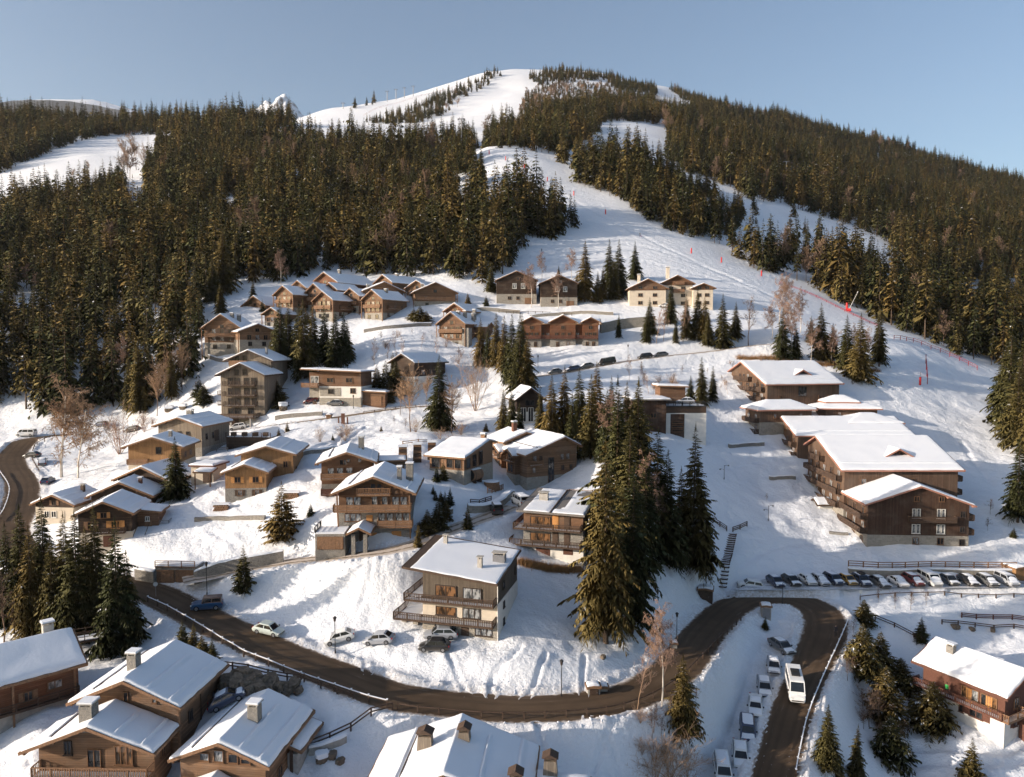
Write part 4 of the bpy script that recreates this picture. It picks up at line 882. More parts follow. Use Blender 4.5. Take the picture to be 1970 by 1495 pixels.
    def chimney(s, x, y, z0, z1, w=0.9, d=0.9, mt='stone', cap='snow'):
        c = MB().box(x - w / 2, x + w / 2, y - d / 2, y + d / 2, z0, z1).build('chimney', M[mt], s.o)
        mb = MB()
        for i, j in ((-1, -1), (1, -1), (1, 1), (-1, 1)): mb.box(x + i * (w / 2 - 0.1) - 0.07, x + i * (w / 2 - 0.1) + 0.07, y + j * (d / 2 - 0.1) - 0.07, y + j * (d / 2 - 0.1) + 0.07, z1, z1 + 0.25)
        mb.box(x - w / 2 - 0.15, x + w / 2 + 0.15, y - d / 2 - 0.15, y + d / 2 + 0.15, z1 + 0.25, z1 + 0.33)
        cp = mb.build('cap', M['concrete'], c)
        if cap == 'snow':
            MB().prism([(x - w / 2 - .1, y - d / 2 - .1), (x + w / 2 + .1, y - d / 2 - .1), (x + w / 2 + .1, y + d / 2 + .1), (x - w / 2 - .1, y + d / 2 + .1)], z1 + 0.332, z1 + 0.5).build('snow', M['snow_roof'], c)
        return c
    def beam(s, a, b, w=0.2, mt='timber', name='beam'): return MB().bar(a, b, w).build(name, M[mt], s.o)
    def roof(s, rf, snow=0.32, mt='timber', inset=(0.12, 0.12, 0.12, 0.12), guards=(), seam=(), ns=18, patch=None):
        """deck that follows rf over its rectangle, and the snow that lies on it"""
        x0, x1, y0, y1 = rf.rect
        xs = [x0, x1] + ([rf.ridge[1]] if rf.ridge[0] == 'y' else []) + list(rf.xb)
        ys = [y0, y1] + ([rf.ridge[1]] if rf.ridge[0] == 'x' else []) + list(rf.yb)
        xs = sorted(set(xs)); ys = sorted(set(ys)); mb = MB()
        def grid(z, flip, up):
            b = len(mb.v)
            for y in ys:
                for x in xs: mb.v.append((x, y, z(x, y)))
            nx = len(xs)
            for j in range(len(ys) - 1):
                for i in range(nx - 1):
                    q = (b + j * nx + i, b + j * nx + i + 1, b + (j + 1) * nx + i + 1, b + (j + 1) * nx + i)
                    mb.f.append(q if up else q[::-1]); mb.m.append(0)
            return b
        b1 = grid(rf.z, 0, False); b2 = grid(lambda x, y: rf.z(x, y) + DECK, 0, True); nx = len(xs); ny = len(ys)
        edge = [(i, 0) for i in range(nx)] + [(nx - 1, j) for j in range(1, ny)] + [(i, ny - 1) for i in range(nx - 2, -1, -1)] + [(0, j) for j in range(ny - 2, 0, -1)]
        for k in range(len(edge)):
            a = edge[k]; c = edge[(k + 1) % len(edge)]
            ia = a[1] * nx + a[0]; ic = c[1] * nx + c[0]
            mb.f.append((b1 + ia, b1 + ic, b2 + ic, b2 + ia)); mb.m.append(0)
        r = mb.build('roof', M[mt], s.o)
        # fascia boards along the rim
        fb = MB()
        for k in range(len(edge)):
            a = edge[k]; c = edge[(k + 1) % len(edge)]
            pa = (xs[a[0]], ys[a[1]]); pc = (xs[c[0]], ys[c[1]])
            fb.bar((pa[0], pa[1], rf.z(*pa) + DECK / 2 - 0.02), (pc[0], pc[1], rf.z(*pc) + DECK / 2 - 0.02), 0.07, DECK + 0.10)
        fb.build('fascia', M[mt], r)
        if snow > 0:
            def lines(a, b, ia, ib, extra):
                a += ia; b -= ib; L = b - a; n = max(4, int(L / (0.55 if L < 22 else 0.8)))
                l = [a, a + 0.07, a + 0.18, a + 0.35] + [a + 0.35 + (L - 0.7) * (i + 1) / n for i in range(n - 1)] + [b - 0.35, b - 0.18, b - 0.07, b]
                for e in extra: l += [e - 0.22, e - 0.1, e, e + 0.1, e + 0.22]
                return sorted(set(round(q, 3) for q in l if a <= q <= b))
            gx_ = [g for g in guards if g[0] == 'y']; gy_ = [g for g in guards if g[0] == 'x']
            X = np.array(lines(x0, x1, inset[0], inset[1], [g[1] for g in gx_] + ([rf.ridge[1]] if rf.ridge[0] == 'y' else [])))
            Y = np.array(lines(y0, y1, inset[2], inset[3], [g[1] for g in gy_] + ([rf.ridge[1]] if rf.ridge[0] == 'x' else [])))
            XX, YY = np.meshgrid(X, Y); sx = XX.ravel(); sy = YY.ravel()
            de = np.minimum(np.minimum(sx - X[0], X[-1] - sx), np.minimum(sy - Y[0], Y[-1] - sy))
            t = np.clip(de / 0.35, 0, 1); t = np.sqrt(1 - (1 - t) ** 2)
            ox, oy = s.o.location.x, s.o.location.y
            nz = 0.5 * vnoise((sx + ox) / 1.9, (sy + oy) / 1.9, 31) + 0.3 * vnoise((sx + ox) / 0.8, (sy + oy) / 0.8, 32)
            th = snow * t * (1 + 0.55 * nz) + 0.0
            for g in guards:
                d = np.abs((sx if g[0] == 'y' else sy) - g[1]); lo = (sy if g[0] == 'y' else sx)
                inr = (lo > g[2]) & (lo < g[3]) if len(g) > 2 else True
                th = th + np.where((d < 0.16) & inr & (de > 0.3), 0.13, 0) - np.where((d > 0.16) & (d < 0.3) & inr & (de > .3), 0.05, 0)
            if patch is not None:
                th = np.where(patch(sx, sy, nz), th, -0.08)
            jx = 0.16 * vnoise((sx + ox) / .9, (sy + oy) / .9, 33); jy = 0.16 * vnoise((sx + ox) / .9, (sy + oy) / .9, 34); ed_ = (de < 0.30)
            sx = np.where(ed_, np.clip(sx + jx, x0 + .02, x1 - .02), sx); sy = np.where(ed_, np.clip(sy + jy, y0 + .02, y1 - .02), sy)
            z = np.array([rf.z(a, b) for a, b in zip(sx, sy)]) + DECK + np.where(de > 0.001, th, -0.05)
            ii = np.arange(len(sx)).reshape(len(Y), len(X))
            qd = np.stack([ii[:-1, :-1], ii[:-1, 1:], ii[1:, 1:], ii[1:, :-1]], -1).reshape(-1, 4)
            link('snow', np_mesh('snow', np.stack([sx, sy, z], -1), qd, M['snow_roof'], smooth=True), r)
        for g in seam:   # dark gap left by sliding snow: a board standing just proud
            MB().bar(g[0], g[1], 0.14, 0.16).build('snow_guard', M['timber_dark'], r)
        return r
class RF:
    """roof height function over a rectangle"""
    def __init__(s, kind, rect, ze, pitch=0.36, ridge=None, pb=None, gx=0.0, gy=0.0, zc=None):
        s.rect = rect; x0, x1, y0, y1 = rect; s.xb = []; s.yb = []; s.kind = kind; s.p = pitch; s.pb = pb if pb is not None else pitch; s.gx, s.gy = gx, gy
        if kind == 'gy': r = ridge if ridge is not None else (x0 + x1) / 2; s.ridge = ('y', r); s.zr = ze + pitch * (r - x0)
        elif kind == 'gx': r = ridge if ridge is not None else (y0 + y1) / 2; s.ridge = ('x', r); s.zr = ze + pitch * (r - y0)
        elif kind == 'hip':
            s.ridge = ('n', 0); m = min(x1 - x0, y1 - y0) / 2; s.zr = ze + pitch * m; s.xb = [x0 + m, x1 - m]; s.yb = [y0 + m, y1 - m]; s.ze = ze
        else: s.ridge = ('n', 0); s.ze = ze
    def z(s, x, y):
        x0, x1, y0, y1 = s.rect
        if s.kind == 'gy': d = x - s.ridge[1]; return s.zr - (s.p * -d if d < 0 else s.pb * d)
        if s.kind == 'gx': d = y - s.ridge[1]; return s.zr - (s.p * -d if d < 0 else s.pb * d)
        if s.kind == 'hip': return min(s.zr, s.ze + s.p * min(x - x0, x1 - x, y - y0, y1 - y))
        return s.ze + s.gx * (x - x0) + s.gy * (y - y0)
def chalet(name, label, mid, ze, yaw, W, D, H, rise, bands, of=1.2, os=1.0, kind='gy', snow=0.32, mt='timber', guards=True, base=-5.0, cat='chalet', group=None, ridge=None, pb=None, brackets=True, inset=None):
    """house whose front eave line is centred on mid at height ze; bands [(z0,z1,mat)] measured from the floor, H below the eave"""
    h = House(name, label, mid, ze - H, yaw, cat, group)
    if kind == 'gy': rf = RF('gy', (-W / 2, W / 2, 0, D), H, rise / (W / 2), ridge, pb)
    else: rf = RF('gx', (-W / 2, W / 2, 0, D), H, rise / (D / 2 if ridge is None else ridge), ridge, pb)
    b = [list(q) for q in bands]; b[0][0] = base
    h.vol(-W / 2 + os, W / 2 - os, of, D - 0.6, b, rf)
    gs = []
    if guards:
        if kind == 'gy': gs = [('y', -W * 0.30), ('y', W * 0.20, 0.5, D * 0.8), ('y', W * 0.40)]
        else: gs = [('x', D * 0.12)]
    sm = [((-W * 0.27, 0.35, rf.z(-W * 0.27, 0) + DECK + snow * 0.92), (-W * 0.27, D - 0.5, rf.z(-W * 0.27, 0) + DECK + snow * 0.92))] if guards and kind == 'gy' else []
    h.roof(rf, snow, mt, guards=gs, seam=sm, **({'inset': inset} if inset else {}))
    h.rf = rf; h.D = D; h.W = W; h.H = H; h.of = of; h.os = os
    if brackets and kind == 'gy':
        for x in (-W / 2 + os * 0.5, -W / 4, 0, W / 4, W / 2 - os * 0.5):
            zz = rf.z(x, 0) - 0.16; h.beam((x, 0.10, zz), (x, of + 0.2, zz), 0.22, mt, 'purlin')
    elif brackets:
        n = max(3, int(W / 2.2))
        for i in range(n + 1):
            x = -W / 2 + 0.3 + (W - 0.6) * i / n; h.beam((x, 0.12, rf.z(x, 0.12) - 0.10), (x, of + 0.1, rf.z(x, of + 0.1) - 0.10), 0.16, mt, 'rafter')
    return h

# ------------------------------------------------------------------ houses near the camera
WW = 'wood_warm'
# red-brown chalet cut by the left frame edge
h = chalet('chalet', 'red brown chalet with balcony rail cut by the left picture edge', (-55.0, 76.9), 8.7, 45, 16, 11, 4.0, 2.6, [(0, 0.9, 'concrete'), (0.9, 9, 'wood_red')], of=0.9, os=0.8, kind='gx', base=-5, guards=False)
h.balcony('F', 2, 14.2, 0.95, 1.0, 'timber_dark', 'rail', 0.95, snow=False)
h.win('F', 12.0, 2.0, 1.5, 1.0, 'curtain'); h.win('F', 9.4, 1.5, 0.9, 1.1, 'glass', sh='timber'); h.win('F', 5, 1.5, 0.9, 1.1)
h.chimney(5.6, 7.0, 4.5, 7.6, 1.1, 0.9, 'concrete')
for x in (2, 8, 14): h.beam((x - 7.3, 0.35, -4), (x - 7.3, 0.35, 3.8), 0.2, 'timber')
# large warm chalet behind
h = chalet('chalet', 'large warm wood chalet with stone chimney and shaded snow roof, lower left', (-40.1, 72.87), 8.5, -4.9, 12.46, 10.5, 7.2, 2.65, [(0, 2.0, 'stone'), (2.0, 9, WW)], of=1.1, os=0.9)
h.row('F', 7.35, (5.0, 8.1), 0.55, 1.1, bars=0)
h.win('R', 2.2, 4.4, 0.8, 1.2, 'glass', 'frame_dark'); h.win('R', 7.5, 4.3, 1.6, 1.0, 'glass', sh='timber')
h.chimney(-0.6, 3.0, 9, 11.6, 1.0, 1.0); h.beam((5.36, 1.15, -3), (5.36, 1.15, 7.2), 0.26, 'timber'); h.beam((5.36, 5.5, -3), (5.36, 5.5, 7.4), 0.12, 'timber_dark', 'downpipe')
h.balcony('R', 8.6, 9.4, 3.2, 0.9, 'timber', 'board', 1.2, snow=False)
# chalet with the long balcony in front of it
h = chalet('chalet', 'wooden chalet with long front balcony at the bottom left, stone chimney on its ridge', (-41.3, 68.3), 6.1, -1.2, 13.4, 5.6, 7.0, 2.6, [(0, 1.5, 'stone'), (1.5, 9, WW)], of=1.6, os=0.9)
h.balcony('F', 0.2, 11.6, 4.6, 1.45, 'timber', 'slat', 1.05)
h.win('F', 3.0, 6.2, 0.8, 1.4, 'glass', 'frame_dark'); h.win('F', 8.6, 5.2, 1.8, 2.0, 'glow', bars=2); h.win('F', 5.6, 4.9, 1.4, 1.9, 'glass'); h.win('F', 5.2, 2.0, 1.2, 1.9, 'curtain'); h.win('F', 8.4, 2.0, 1.6, 1.9, 'glow', bars=2)
h.win('R', 1.6, 5.2, 0.8, 1.2)
for u in (0.3, 3.7, 7.2, 11.4): h.beam((-5.8 + u, 0.25, -3), (-5.8 + u, 0.25, 4.4), 0.26, 'timber_red', 'post')
h.beam((-5.8, 0.5, 0.2), (-2.4, 0.5, 2.6), 0.2, 'timber_red', 'stair_rail')
h.chimney(-0.8, 1.9, 8.6, 11.2, 1.3, 1.2)
# chalet with three gable windows
h = chalet('chalet', 'chalet with four gable windows and rubble chimney, right of the bottom left group', (-28.58, 68.4), 5.0, -7.2, 10.5, 11.2, 6.6, 2.1, [(0, 1.4, 'stone'), (1.4, 9, WW)], of=0.8, os=0.8)
for u, hh in ((2.6, 0.85), (4.1, 1.25), (5.6, 1.0), (6.9, 0.6)): h.win('F', u, 6.55, 1.05, hh, 'curtain' if u < 5 else 'glass', bars=0)
h.win('F', 2.2, 3.2, 1.1, 1.2); h.win('F', 7.3, 2.6, 1.2, 1.2)
h.chimney(1.2, 5.2, 7.6, 10.2, 1.1, 1.0); h.win('R', 3.0, 3.6, 1.0, 1.1)
MB().tube([(0.5, 6.3, 9.9), (0.5, 6.45, 10.0)], [0.65, 0.6], 14).build('satellite_dish', M['metal'], h.o); h.beam((0.5, 6.4, 8.6), (0.5, 6.4, 10), 0.08, 'metal', 'mast')
h2 = RF('gy', (-3.2, 2.4, -3.2, 0.9), 4.2, 0.42); h.roof(h2, 0.3); h.vol(-2.7, 1.9, -2.4, 0.8, [(-5, 4.3, WW)], h2); h.beam((4.95, 5.6, -3), (4.95, 5.6, 6.3), 0.3, 'timber_dark', 'post')
h.rf = RF('gx', (5.0, 6.3, 5.2, 11.2), 5.2, 0.2); h.vol(4.5, 5.6, 5.6, 10.8, [(-5, 5.0, 'concrete')]); h.roof(RF('flat', (4.2, 6.2, 5.3, 11.2), 6.0, gx=-0.36), 0.28)
# big roof at the bottom edge
h = chalet('chalet', 'broad snowy roof with wooden chimneys at the bottom edge below the road', (-6.25, 63.2), 4.0, -5.7, 16.2, 11, 6.0, 3.0, [(0, 1.5, 'stone'), (1.5, 9, WW)], of=2.2, os=1.0)
def wood_stack(h, x, y, z0, z1, w=1.3, d=1.0):
    c = MB().side([(x - w / 2 - .15, z0), (x + w / 2 + .15, z0), (x + w / 2, z1), (x - w / 2, z1)], y - d / 2, y + d / 2).build('chimney', M['wood_grey'], h.o)
    MB().side([(x - w / 2 - .2, z1 + .35), (x + w / 2 + .2, z1 + .35), (x, z1 + .75)], y - d / 2 - .15, y + d / 2 + .15).build('cap', M['timber_dark'], c)
    mb = MB()
    for i in (-1, 1):
        for j in (-1, 1): mb.box(x + i * (w / 2 - .08) - .06, x + i * (w / 2 - .08) + .06, y + j * (d / 2 - .08) - .06, y + j * (d / 2 - .08) + .06, z1, z1 + .37)
    mb.build('cap_post', M['timber_dark'], c); return c
wood_stack(h, -2.9, 6.0, 7.4, 9.6); wood_stack(h, 0.9, 6.6, 8.4, 9.9, 1.0)
h.vol(-4, 4, 1.0, 2.4, [(-5, 6, WW)]); rf = RF('flat', (6.6, 13.4, -1.5, 7.2), 5.7, gx=-0.05); h.roof(rf, 0.42); h.vol(7.2, 12.9, -1.0, 6.8, [(-5, 5.2, WW)]); h.roof(RF('flat', (13.5, 15.6, -1.5, 5.4), 4.9, gx=-0.2), 0.35)
wood_stack(h, 9.4, 6.4, 5.6, 7.6, 1.2); wood_stack(h, 6.4, 2.4, 6.0, 8.2, 1.1)
# flat roofed apartment house above the road
h = House('apartment_house', 'three storey house with flat snowy roof and two wraparound balconies above the road bend', (-12.06, 96.64), 6.5, -14.7, 'house')
rf = RF('flat', (-2.4, 10.9, -1.5, 11.2), 9.55, gx=-0.10, gy=0.085)
h.vol(0, 10.4, 0, 10.8, [(-4, 2.5, 'stone_pale'), (2.5, 5.1, 'cream'), (5.1, 8, 'wood_taupe')], rf)
h.roof(rf, 0.12, 'timber_dark', inset=(1.2, 0.1, 0.12, 0.3), patch=None)
MB().box(10.43, 10.475, 0.0, 10.8, -3, 5.1).build('side_wall', M['white'], h.o)
h.balcony('F', -3.6, 10.3, 2.6, 1.7, 'timber_dark', 'slat', 0.95); h.balcony('F', -2.2, 10.3, 5.2, 1.4, 'timber_dark', 'slat', 0.95)
h.balcony('L', 0, 10.8, 2.6, 3.55, 'timber_dark', 'slat', 0.95, ends=False); h.balcony('L', 0, 10.8, 5.2, 2.15, 'timber_dark', 'slat', 0.95, ends=False)
h.win('F', 3.3, 5.7, 3.0, 1.5, 'glow', 'frame_dark', 1); h.win('F', 7.0, 5.6, 2.6, 1.55, 'curtain', 'frame_dark', 1)
h.win('F', 3.3, 3.1, 2.9, 1.2, 'glow', 'frame_dark', 1); h.win('F', 6.9, 3.0, 2.5, 1.4, 'curtain', 'frame_dark', 2)
h.win('F', 3.2, 0.8, 3.0, 1.2, 'curtain', 'frame_dark', 2); h.win('F', 8.6, 0.8, 2.4, 1.15, 'curtain', 'frame_dark', 2); h.door('F', 6.0, 0.0, 0.9, 2.0)
for z in (0.9, 3.2, 5.9): h.win('R', 3.2, z + 0.5, 0.9, 0.9, 'glass', 'frame_dark', 0, out=0.06)
h.win('R', 9.6, 6.4, 0.7, 1.2, 'glass', 'frame_dark', 0, out=0.06)
for x in (-2.9, -1.2): MB().box(x - .35, x + .35, 0.2, 0.9, -4, 2.44).build('pillar', M['stone_pale'], h.o)
h.beam((10.52, -0.06, -1), (10.52, -0.06, 8.3), 0.1, 'white', 'downpipe')
h.chimney(0.2, 8.6, 9.6, 11.4, 0.55, 0.55, 'concrete', None); h.chimney(7.3, 2.6, 8.8, 10.4, 0.6, 0.6, 'concrete', None); h.chimney(9.2, 5.6, 8.8, 10.3, 1.7, 1.0, 'metal', None)
# flat house behind it
h = House('apartment_house', 'flat roofed brown and white house with two balconies beside the tall spruces', (1.9, 117.3), 10.8, -15, 'house')
rf = RF('flat', (-1.0, 10.2, -1.0, 14.5), 8.1, gx=-0.02, gy=0.045)
h.vol(0, 9.8, 0, 14, [(-4, 2.7, 'white'), (2.7, 5.3, 'stone'), (5.3, 8, 'wood_russet')], rf)
h.roof(rf, 0.14, 'slate', inset=(1.1, 0.15, 0.25, 0.3), seam=[((4.6, -1.0, 8.25), (4.6, 14.3, 8.95))],
       patch=lambda x, y, n: (np.abs(x - 4.7) > 0.25) & ~((x > 4.9) & (y > 10.5) & (x - 4.9 + 4 * n > 2.5)) & ~((x > 4.7) & (x < 6.2 + 2 * n) & (y > 1.5)))
MB().box(9.91, 9.95, 0.0, 14, -3, 2.68).build('side_wall', M['white'], h.o)
h.balcony('F', -2.0, 9.6, 2.8, 1.6, 'timber_dark', 'slat', 0.95); h.balcony('F', -1.4, 9.6, 5.4, 1.4, 'timber_dark', 'slat', 0.95)
h.balcony('L', 4, 14, 2.8, 1.9, 'timber_red', 'slat', 0.95, ends=False); h.balcony('L', 4, 14, 5.4, 1.3, 'timber_red', 'slat', 0.95, ends=False)
h.win('F', 2.8, 5.8, 3.4, 1.5, 'glow', 'frame_dark', 2); h.door('F', 5.3, 5.4, 0.8, 2.1, 'brass'); h.door('F', 7.2, 5.4, 0.8, 2.1, 'timber_dark')
h.win('F', 2.8, 3.2, 3.4, 1.4, 'glow', 'frame_dark', 2); h.door('F', 5.3, 2.8, 0.8, 2.1); h.door('F', 7.2, 2.8, 0.8, 2.1)
h.door('F', 3.2, 1.2, 2.0, 0.8, 'timber_red', name='shutter'); h.door('F', 3.9, 0.2, 0.9, 1.7, 'timber_red'); h.door('F', 7.4, 1.3, 1.4, 0.8, 'timber_red', name='shutter')
for u in (2, 5, 8, 11): h.win('R', u, 3.4, 1.0, 1.2, 'glass', 'frame_dark', 0, out=0.08); h.win('R', u, 0.8, 0.9, 1.0, 'glass', 'frame_dark', 0, out=0.14)
h.chimney(2.0, 6.2, 8.2, 9.8, 1.5, 0.9, 'concrete', None); h.balcony('B', 0, 5, 8.1, 0.4, 'timber', 'rail', 0.9, snow=False)
# balcony chalet
h = chalet('chalet', 'chalet with stone base and three tiers of balconies behind the lane', (-21.6, 111.8), 22.5, 1.7, 13.4, 13.5, 7.5, 2.75, [(0, 4.95, 'stone'), (4.95, 9, 'wood_russet')], of=1.5, os=1.1)
h.balcony('F', -0.6, 11.4, 4.95, 1.35, 'timber', 'board', 1.0); h.balcony('F', 6.2, 11.6, 2.45, 1.35, 'timber', 'board', 1.0); h.balcony('F', 3.0, 8.2, 7.5, 1.2, 'timber', 'slat', 1.05)
for u in (1.7, 2.9, 8.9, 10.2): h.win('F', u, 5.15, 1.2, 1.9, 'curtain', bars=0)
for u in (5.6, 7.2): h.win('F', u, 5.7, 1.0, 1.4, 'curtain', bars=0)
for u in (6.7, 8.0, 9.4, 10.6): h.win('F', u, 2.65, 1.15, 1.8, 'curtain', bars=0)
h.win('F', 2.2, 3.1, 2.6, 1.3, 'curtain', bars=2)
for u in (4.9, 6.0, 7.0, 8.0): h.win('F', u - 0.6, 7.75, 0.85, 1.4 if 5 < u < 7.5 else 0.9, 'glass', bars=0)
h.door('F', 9.0, 0.6, 1.3, 0.8, 'brass', name='shutter'); h.door('F', 5.4, 0.4, 0.8, 0.8, 'brass', name='shutter'); h.door('F', 4.8, 3.0, 0.8, 1.0, 'brass', name='shutter')
h.chimney(3.6, 4.2, 8.4, 11.0, 0.7, 0.7); h.chimney(5.0, 6.5, 7.6, 11.2, 1.1, 1.1)
for x in (-5.6, 5.6): h.beam((x, 1.3, 0.2), (x, 0.2, 7.4), 0.22)
rf = RF('gy', (-3.6, 0.2, -3.4, 1.5), 2.15, 0.5); h.roof(rf, 0.16); h.vol(-2.9, -2.3, -2.9, -2.3, [(-3, 2.2, 'stone')]); h.vol(-1.1, -0.5, -2.9, -2.3, [(-3, 2.2, 'stone')]); h.V = (-6, 6, 1.46, 9); h.door('F', 4.3, -0.1, 1.3, 2.2)
h.vol(-8.4, -3.9, -2.6, 1.4, [(-3, 2.15, 'stone')]); h.door('F', 2.3, -0.2, 3.8, 1.9, 'timber', name='garage_door'); MB().box(-8.3, -4.0, -2.5, 1.35, 2.153, 2.4).build('snow', M['snow_roof'], h.o)
h.balcony('L', 0, 3.8, 2.4, 0.1, 'black', 'rail', 0.8, snow=False)
# chalet just behind
h = chalet('chalet', 'russet chalet with corner balcony standing behind the three tier balcony chalet', (-28.9, 126.0), 25.0, 9, 10.8, 11.5, 6.2, 1.95, [(0, 2.6, 'stone'), (2.6, 9, 'wood_russet')], of=1.3, os=1.0)
h.balcony('F', 0, 8.8, 3.6, 1.2, 'timber', 'board', 1.0); h.balcony('F', 0, 3, 0.9, 1.2, 'timber_red', 'board', 1.0)
h.row('F', 3.9, (1.6, 3.2, 4.8), 1.2, 1.6, 'curtain', bars=0); h.row('F', 6.3, (4.6, 6.6), 0.7, 0.8, 'glass', bars=0); h.win('F', 3.8, 5.9, 1.4, 1.0)
h.chimney(2.2, 8, 7.2, 9.8, 1.0, 1.0); rf = RF('flat', (4.4, 10.5, 5.5, 11), 5.6, gx=0.01); h.roof(rf, 0.25); h.vol(4.8, 10, 6, 10.6, [(-5, 5.6, WW)])
# multi-gabled luxury chalet: low wing
h = House('chalet', 'low wing of the multi gabled stone and timber chalet, broad single pitch roof', (-15.5, 136.0), 20.6, -26, 'chalet')
rf = RF('gx', (-0.8, 8.2, -0.9, 12.0), 4.4, 0.22, ridge=9.0)
h.vol(0, 7.4, 0, 11.4, [(-4, 2.1, 'stone_pale'), (2.1, 5, 'timber')], rf); h.roof(rf, 0.35)
h.win('F', 1.4, 2.3, 2.0, 1.8, 'glass', bars=0); h.row('F', 2.4, (4.4, 6.2), 1.5, 1.7, 'glass', bars=0)
for u, t in ((1.5, 2.0), (3.9, 2.4), (6.4, 2.8)): h.win('R', u, 2.3, 1.7, t, 'glass', bars=0)
h.door('F', 2, -0.3, 1.8, 2, 'white', name='panel'); h.chimney(6.4, 9.6, 6.0, 7.6, 0.9, 0.9, 'timber')
# main body
h = chalet('chalet', 'multi gabled chalet with stone ground floor and brick chimney', (8.6, 146.2), 23.7, 28, 13.6, 15, 6.6, 2.3, [(0, 2.2, 'stone_pale'), (2.2, 9, WW)], of=0.9, os=0.9, ridge=2.6, pb=0.5)
h.row('F', 3.0, (1.6, 8.4, 10.4), 0.8, 1.2); h.win('F', 5.6, 2.3, 1.4, 3.6, 'glass', 'frame_dark'); h.row('F', 0.4, (5.6,), 1.4, 1.9, 'glass'); h.row('F', 5.2, (1.8, 3.2, 8.2, 9.6), 0.9, 1.3); h.row('F', 0.6, (8.5, 10.5), 0.6, 1.0)
h.balcony('F', 0.2, 3.4, 4.6, 0.9, 'timber', 'rail', 0.9)
for (ya, lab) in ((3.6, 0), (9.6, 1)):
    rf = RF('gx', (-8.0, 0.5, ya - 0.4, ya + 4.6), 6.1, 0.5); h.roof(rf, 0.3); h.vol(-7.0, 0, ya + 0.3, ya + 3.9, [(-4, 2.4, 'stone_pale'), (2.4, 7, 'wood_russet')], rf)
    h.balcony('L', 0.1, 3.5, 5.0, 0.9, 'timber', 'rail', 0.95); h.win('L', 1.8, 5.1, 2.0, 1.7, 'glass'); h.win('L', 1.8, 2.7, 2.2, 1.7, 'glass'); h.win('F', 2, 0.8, 0.5, 0.9)
h.vol(-5.9, -5.7, 6.6, 8.4, [(-4, 6, 'timber')])
rf = RF('gy', (-6.5, 4.8, 10, 19), 8.0, 0.34); h.roof(rf, 0.38); h.vol(-5.8, 4.2, 10.6, 18.4, [(2, 8, WW)], rf); h.chimney(-2.0, 13.5, 9.2, 11.8, 0.9, 0.9, 'timber_red')
rf = RF('flat', (5.5, 10.5, 11, 16), 6.4, gx=-0.08); h.roof(rf, 0.3); h.vol(6, 10, 11.5, 15.5, [(-4, 6.2, WW)])
# honey coloured chalet in two volumes
h = chalet('chalet', 'honey coloured two part chalet on stone base behind the snowy garden', (-48.4, 130.3), 22.5, 6, 8.6, 8.5, 4.6, 1.6, [(0, 1.9, 'stone'), (1.9, 6, 'wood_honey')], of=0.9, os=0.7)
h.row('F', 2.9, (2.2, 5.4), 1.1, 1.1, 'glass', sh='brass'); h.row('F', 0.5, (2.6, 5.6), 0.9, 1.1, 'curtain', sh='timber_dark')
rf = RF('gy', (-3.2, 8.2, 6.0, 20.0), 6.9, 0.30); h.roof(rf, 0.34, guards=[('y', 5.2)]); h.vol(-2.3, 7.3, 7.0, 19.2, [(-4, 2.2, 'stone'), (2.2, 8, 'wood_honey')], rf); h.win('F', 8.2, 4.6, 0.9, 1.2)
h.row('R', 3.2, (3, 7), 0.9, 1.1)
# orange and grey chalets above
h = chalet('chalet', 'orange boarded chalet behind the lone spruce, left of the garden', (-72.5, 145.4), 25.0, 4, 12.4, 10, 4.2, 2.1, [(0, 1.2, 'cream'), (1.2, 6, 'wood_honey')], of=1.4, os=1.0)
h.win('F', 6.0, 2.9, 1.1, 1.4, 'glass', 'frame_dark', 0); h.row('R', 2.0, (2, 5), 1.0, 1.1, sh='timber'); h.balcony('F', 0, 4, 1.0, 0.8, 'timber', 'board', 0.9)
h.chimney(2.2, 4.0, 5.4, 7.0, 0.6, 0.6)
h = chalet('chalet', 'grey brown plank chalet with broad snow roof behind the orange boarded one', (-74.5, 161.0), 27.5, -8, 12.4, 13.5, 6.2, 2.0, [(0, 1.6, 'stone'), (1.6, 8, 'wood_grey')], of=1.0, os=1.0)
h.row('F', 4.4, (2.6, 5.2, 7.2), 0.9, 0.8, 'glass', 'frame_dark', 0); h.row('R', 3.2, (2, 4.6), 0.8, 1.4, 'glass', 'timber_dark', 0); h.door('R', 6.2, 2.4, 1.6, 2.4, 'timber_dark'); h.chimney(-0.2, 5.5, 7.4, 9.4, 1.3, 1.0)
# old hamlet at the left
h = chalet('old_house', 'low cream rendered house with dark gable beside the left road bend', (-84.5, 132.0), 16.3, -6, 9.0, 9.5, 3.2, 1.9, [(0, 2.8, 'cream'), (2.8, 5, 'wood_dark')], of=0.8, os=0.7, cat='house')
h.row('F', 0.9, (2.2, 3.6), 1.0, 1.2, 'glass', 'frame_white'); h.door('F', 5.2, 0.2, 0.9, 1.9, 'cream'); h.win('F', 3.7, 3.2, 0.9, 0.9, 'glass', 'frame_dark', sh='timber'); h.chimney(1.8, 6, 4.2, 5.9, 0.6, 0.6, 'timber_dark', None)
h = chalet('old_house', 'dark brown house with snowy roof, rearmost of the old hamlet on the left', (-71.2, 138.2), 19.6, -8, 12.4, 11, 4.6, 2.7, [(0, 2, 'cream'), (2, 6, 'wood_dark')], of=0.8, os=0.8, cat='house', guards=False)
h = chalet('old_house', 'shingled house squeezed in the middle of the old hamlet on the left', (-71.5, 131.0), 18.0, 6, 12.0, 7.5, 4.4, 2.7, [(0, 2, 'cream'), (2, 6, 'wood_dark')], of=0.8, os=0.8, cat='house', guards=False)
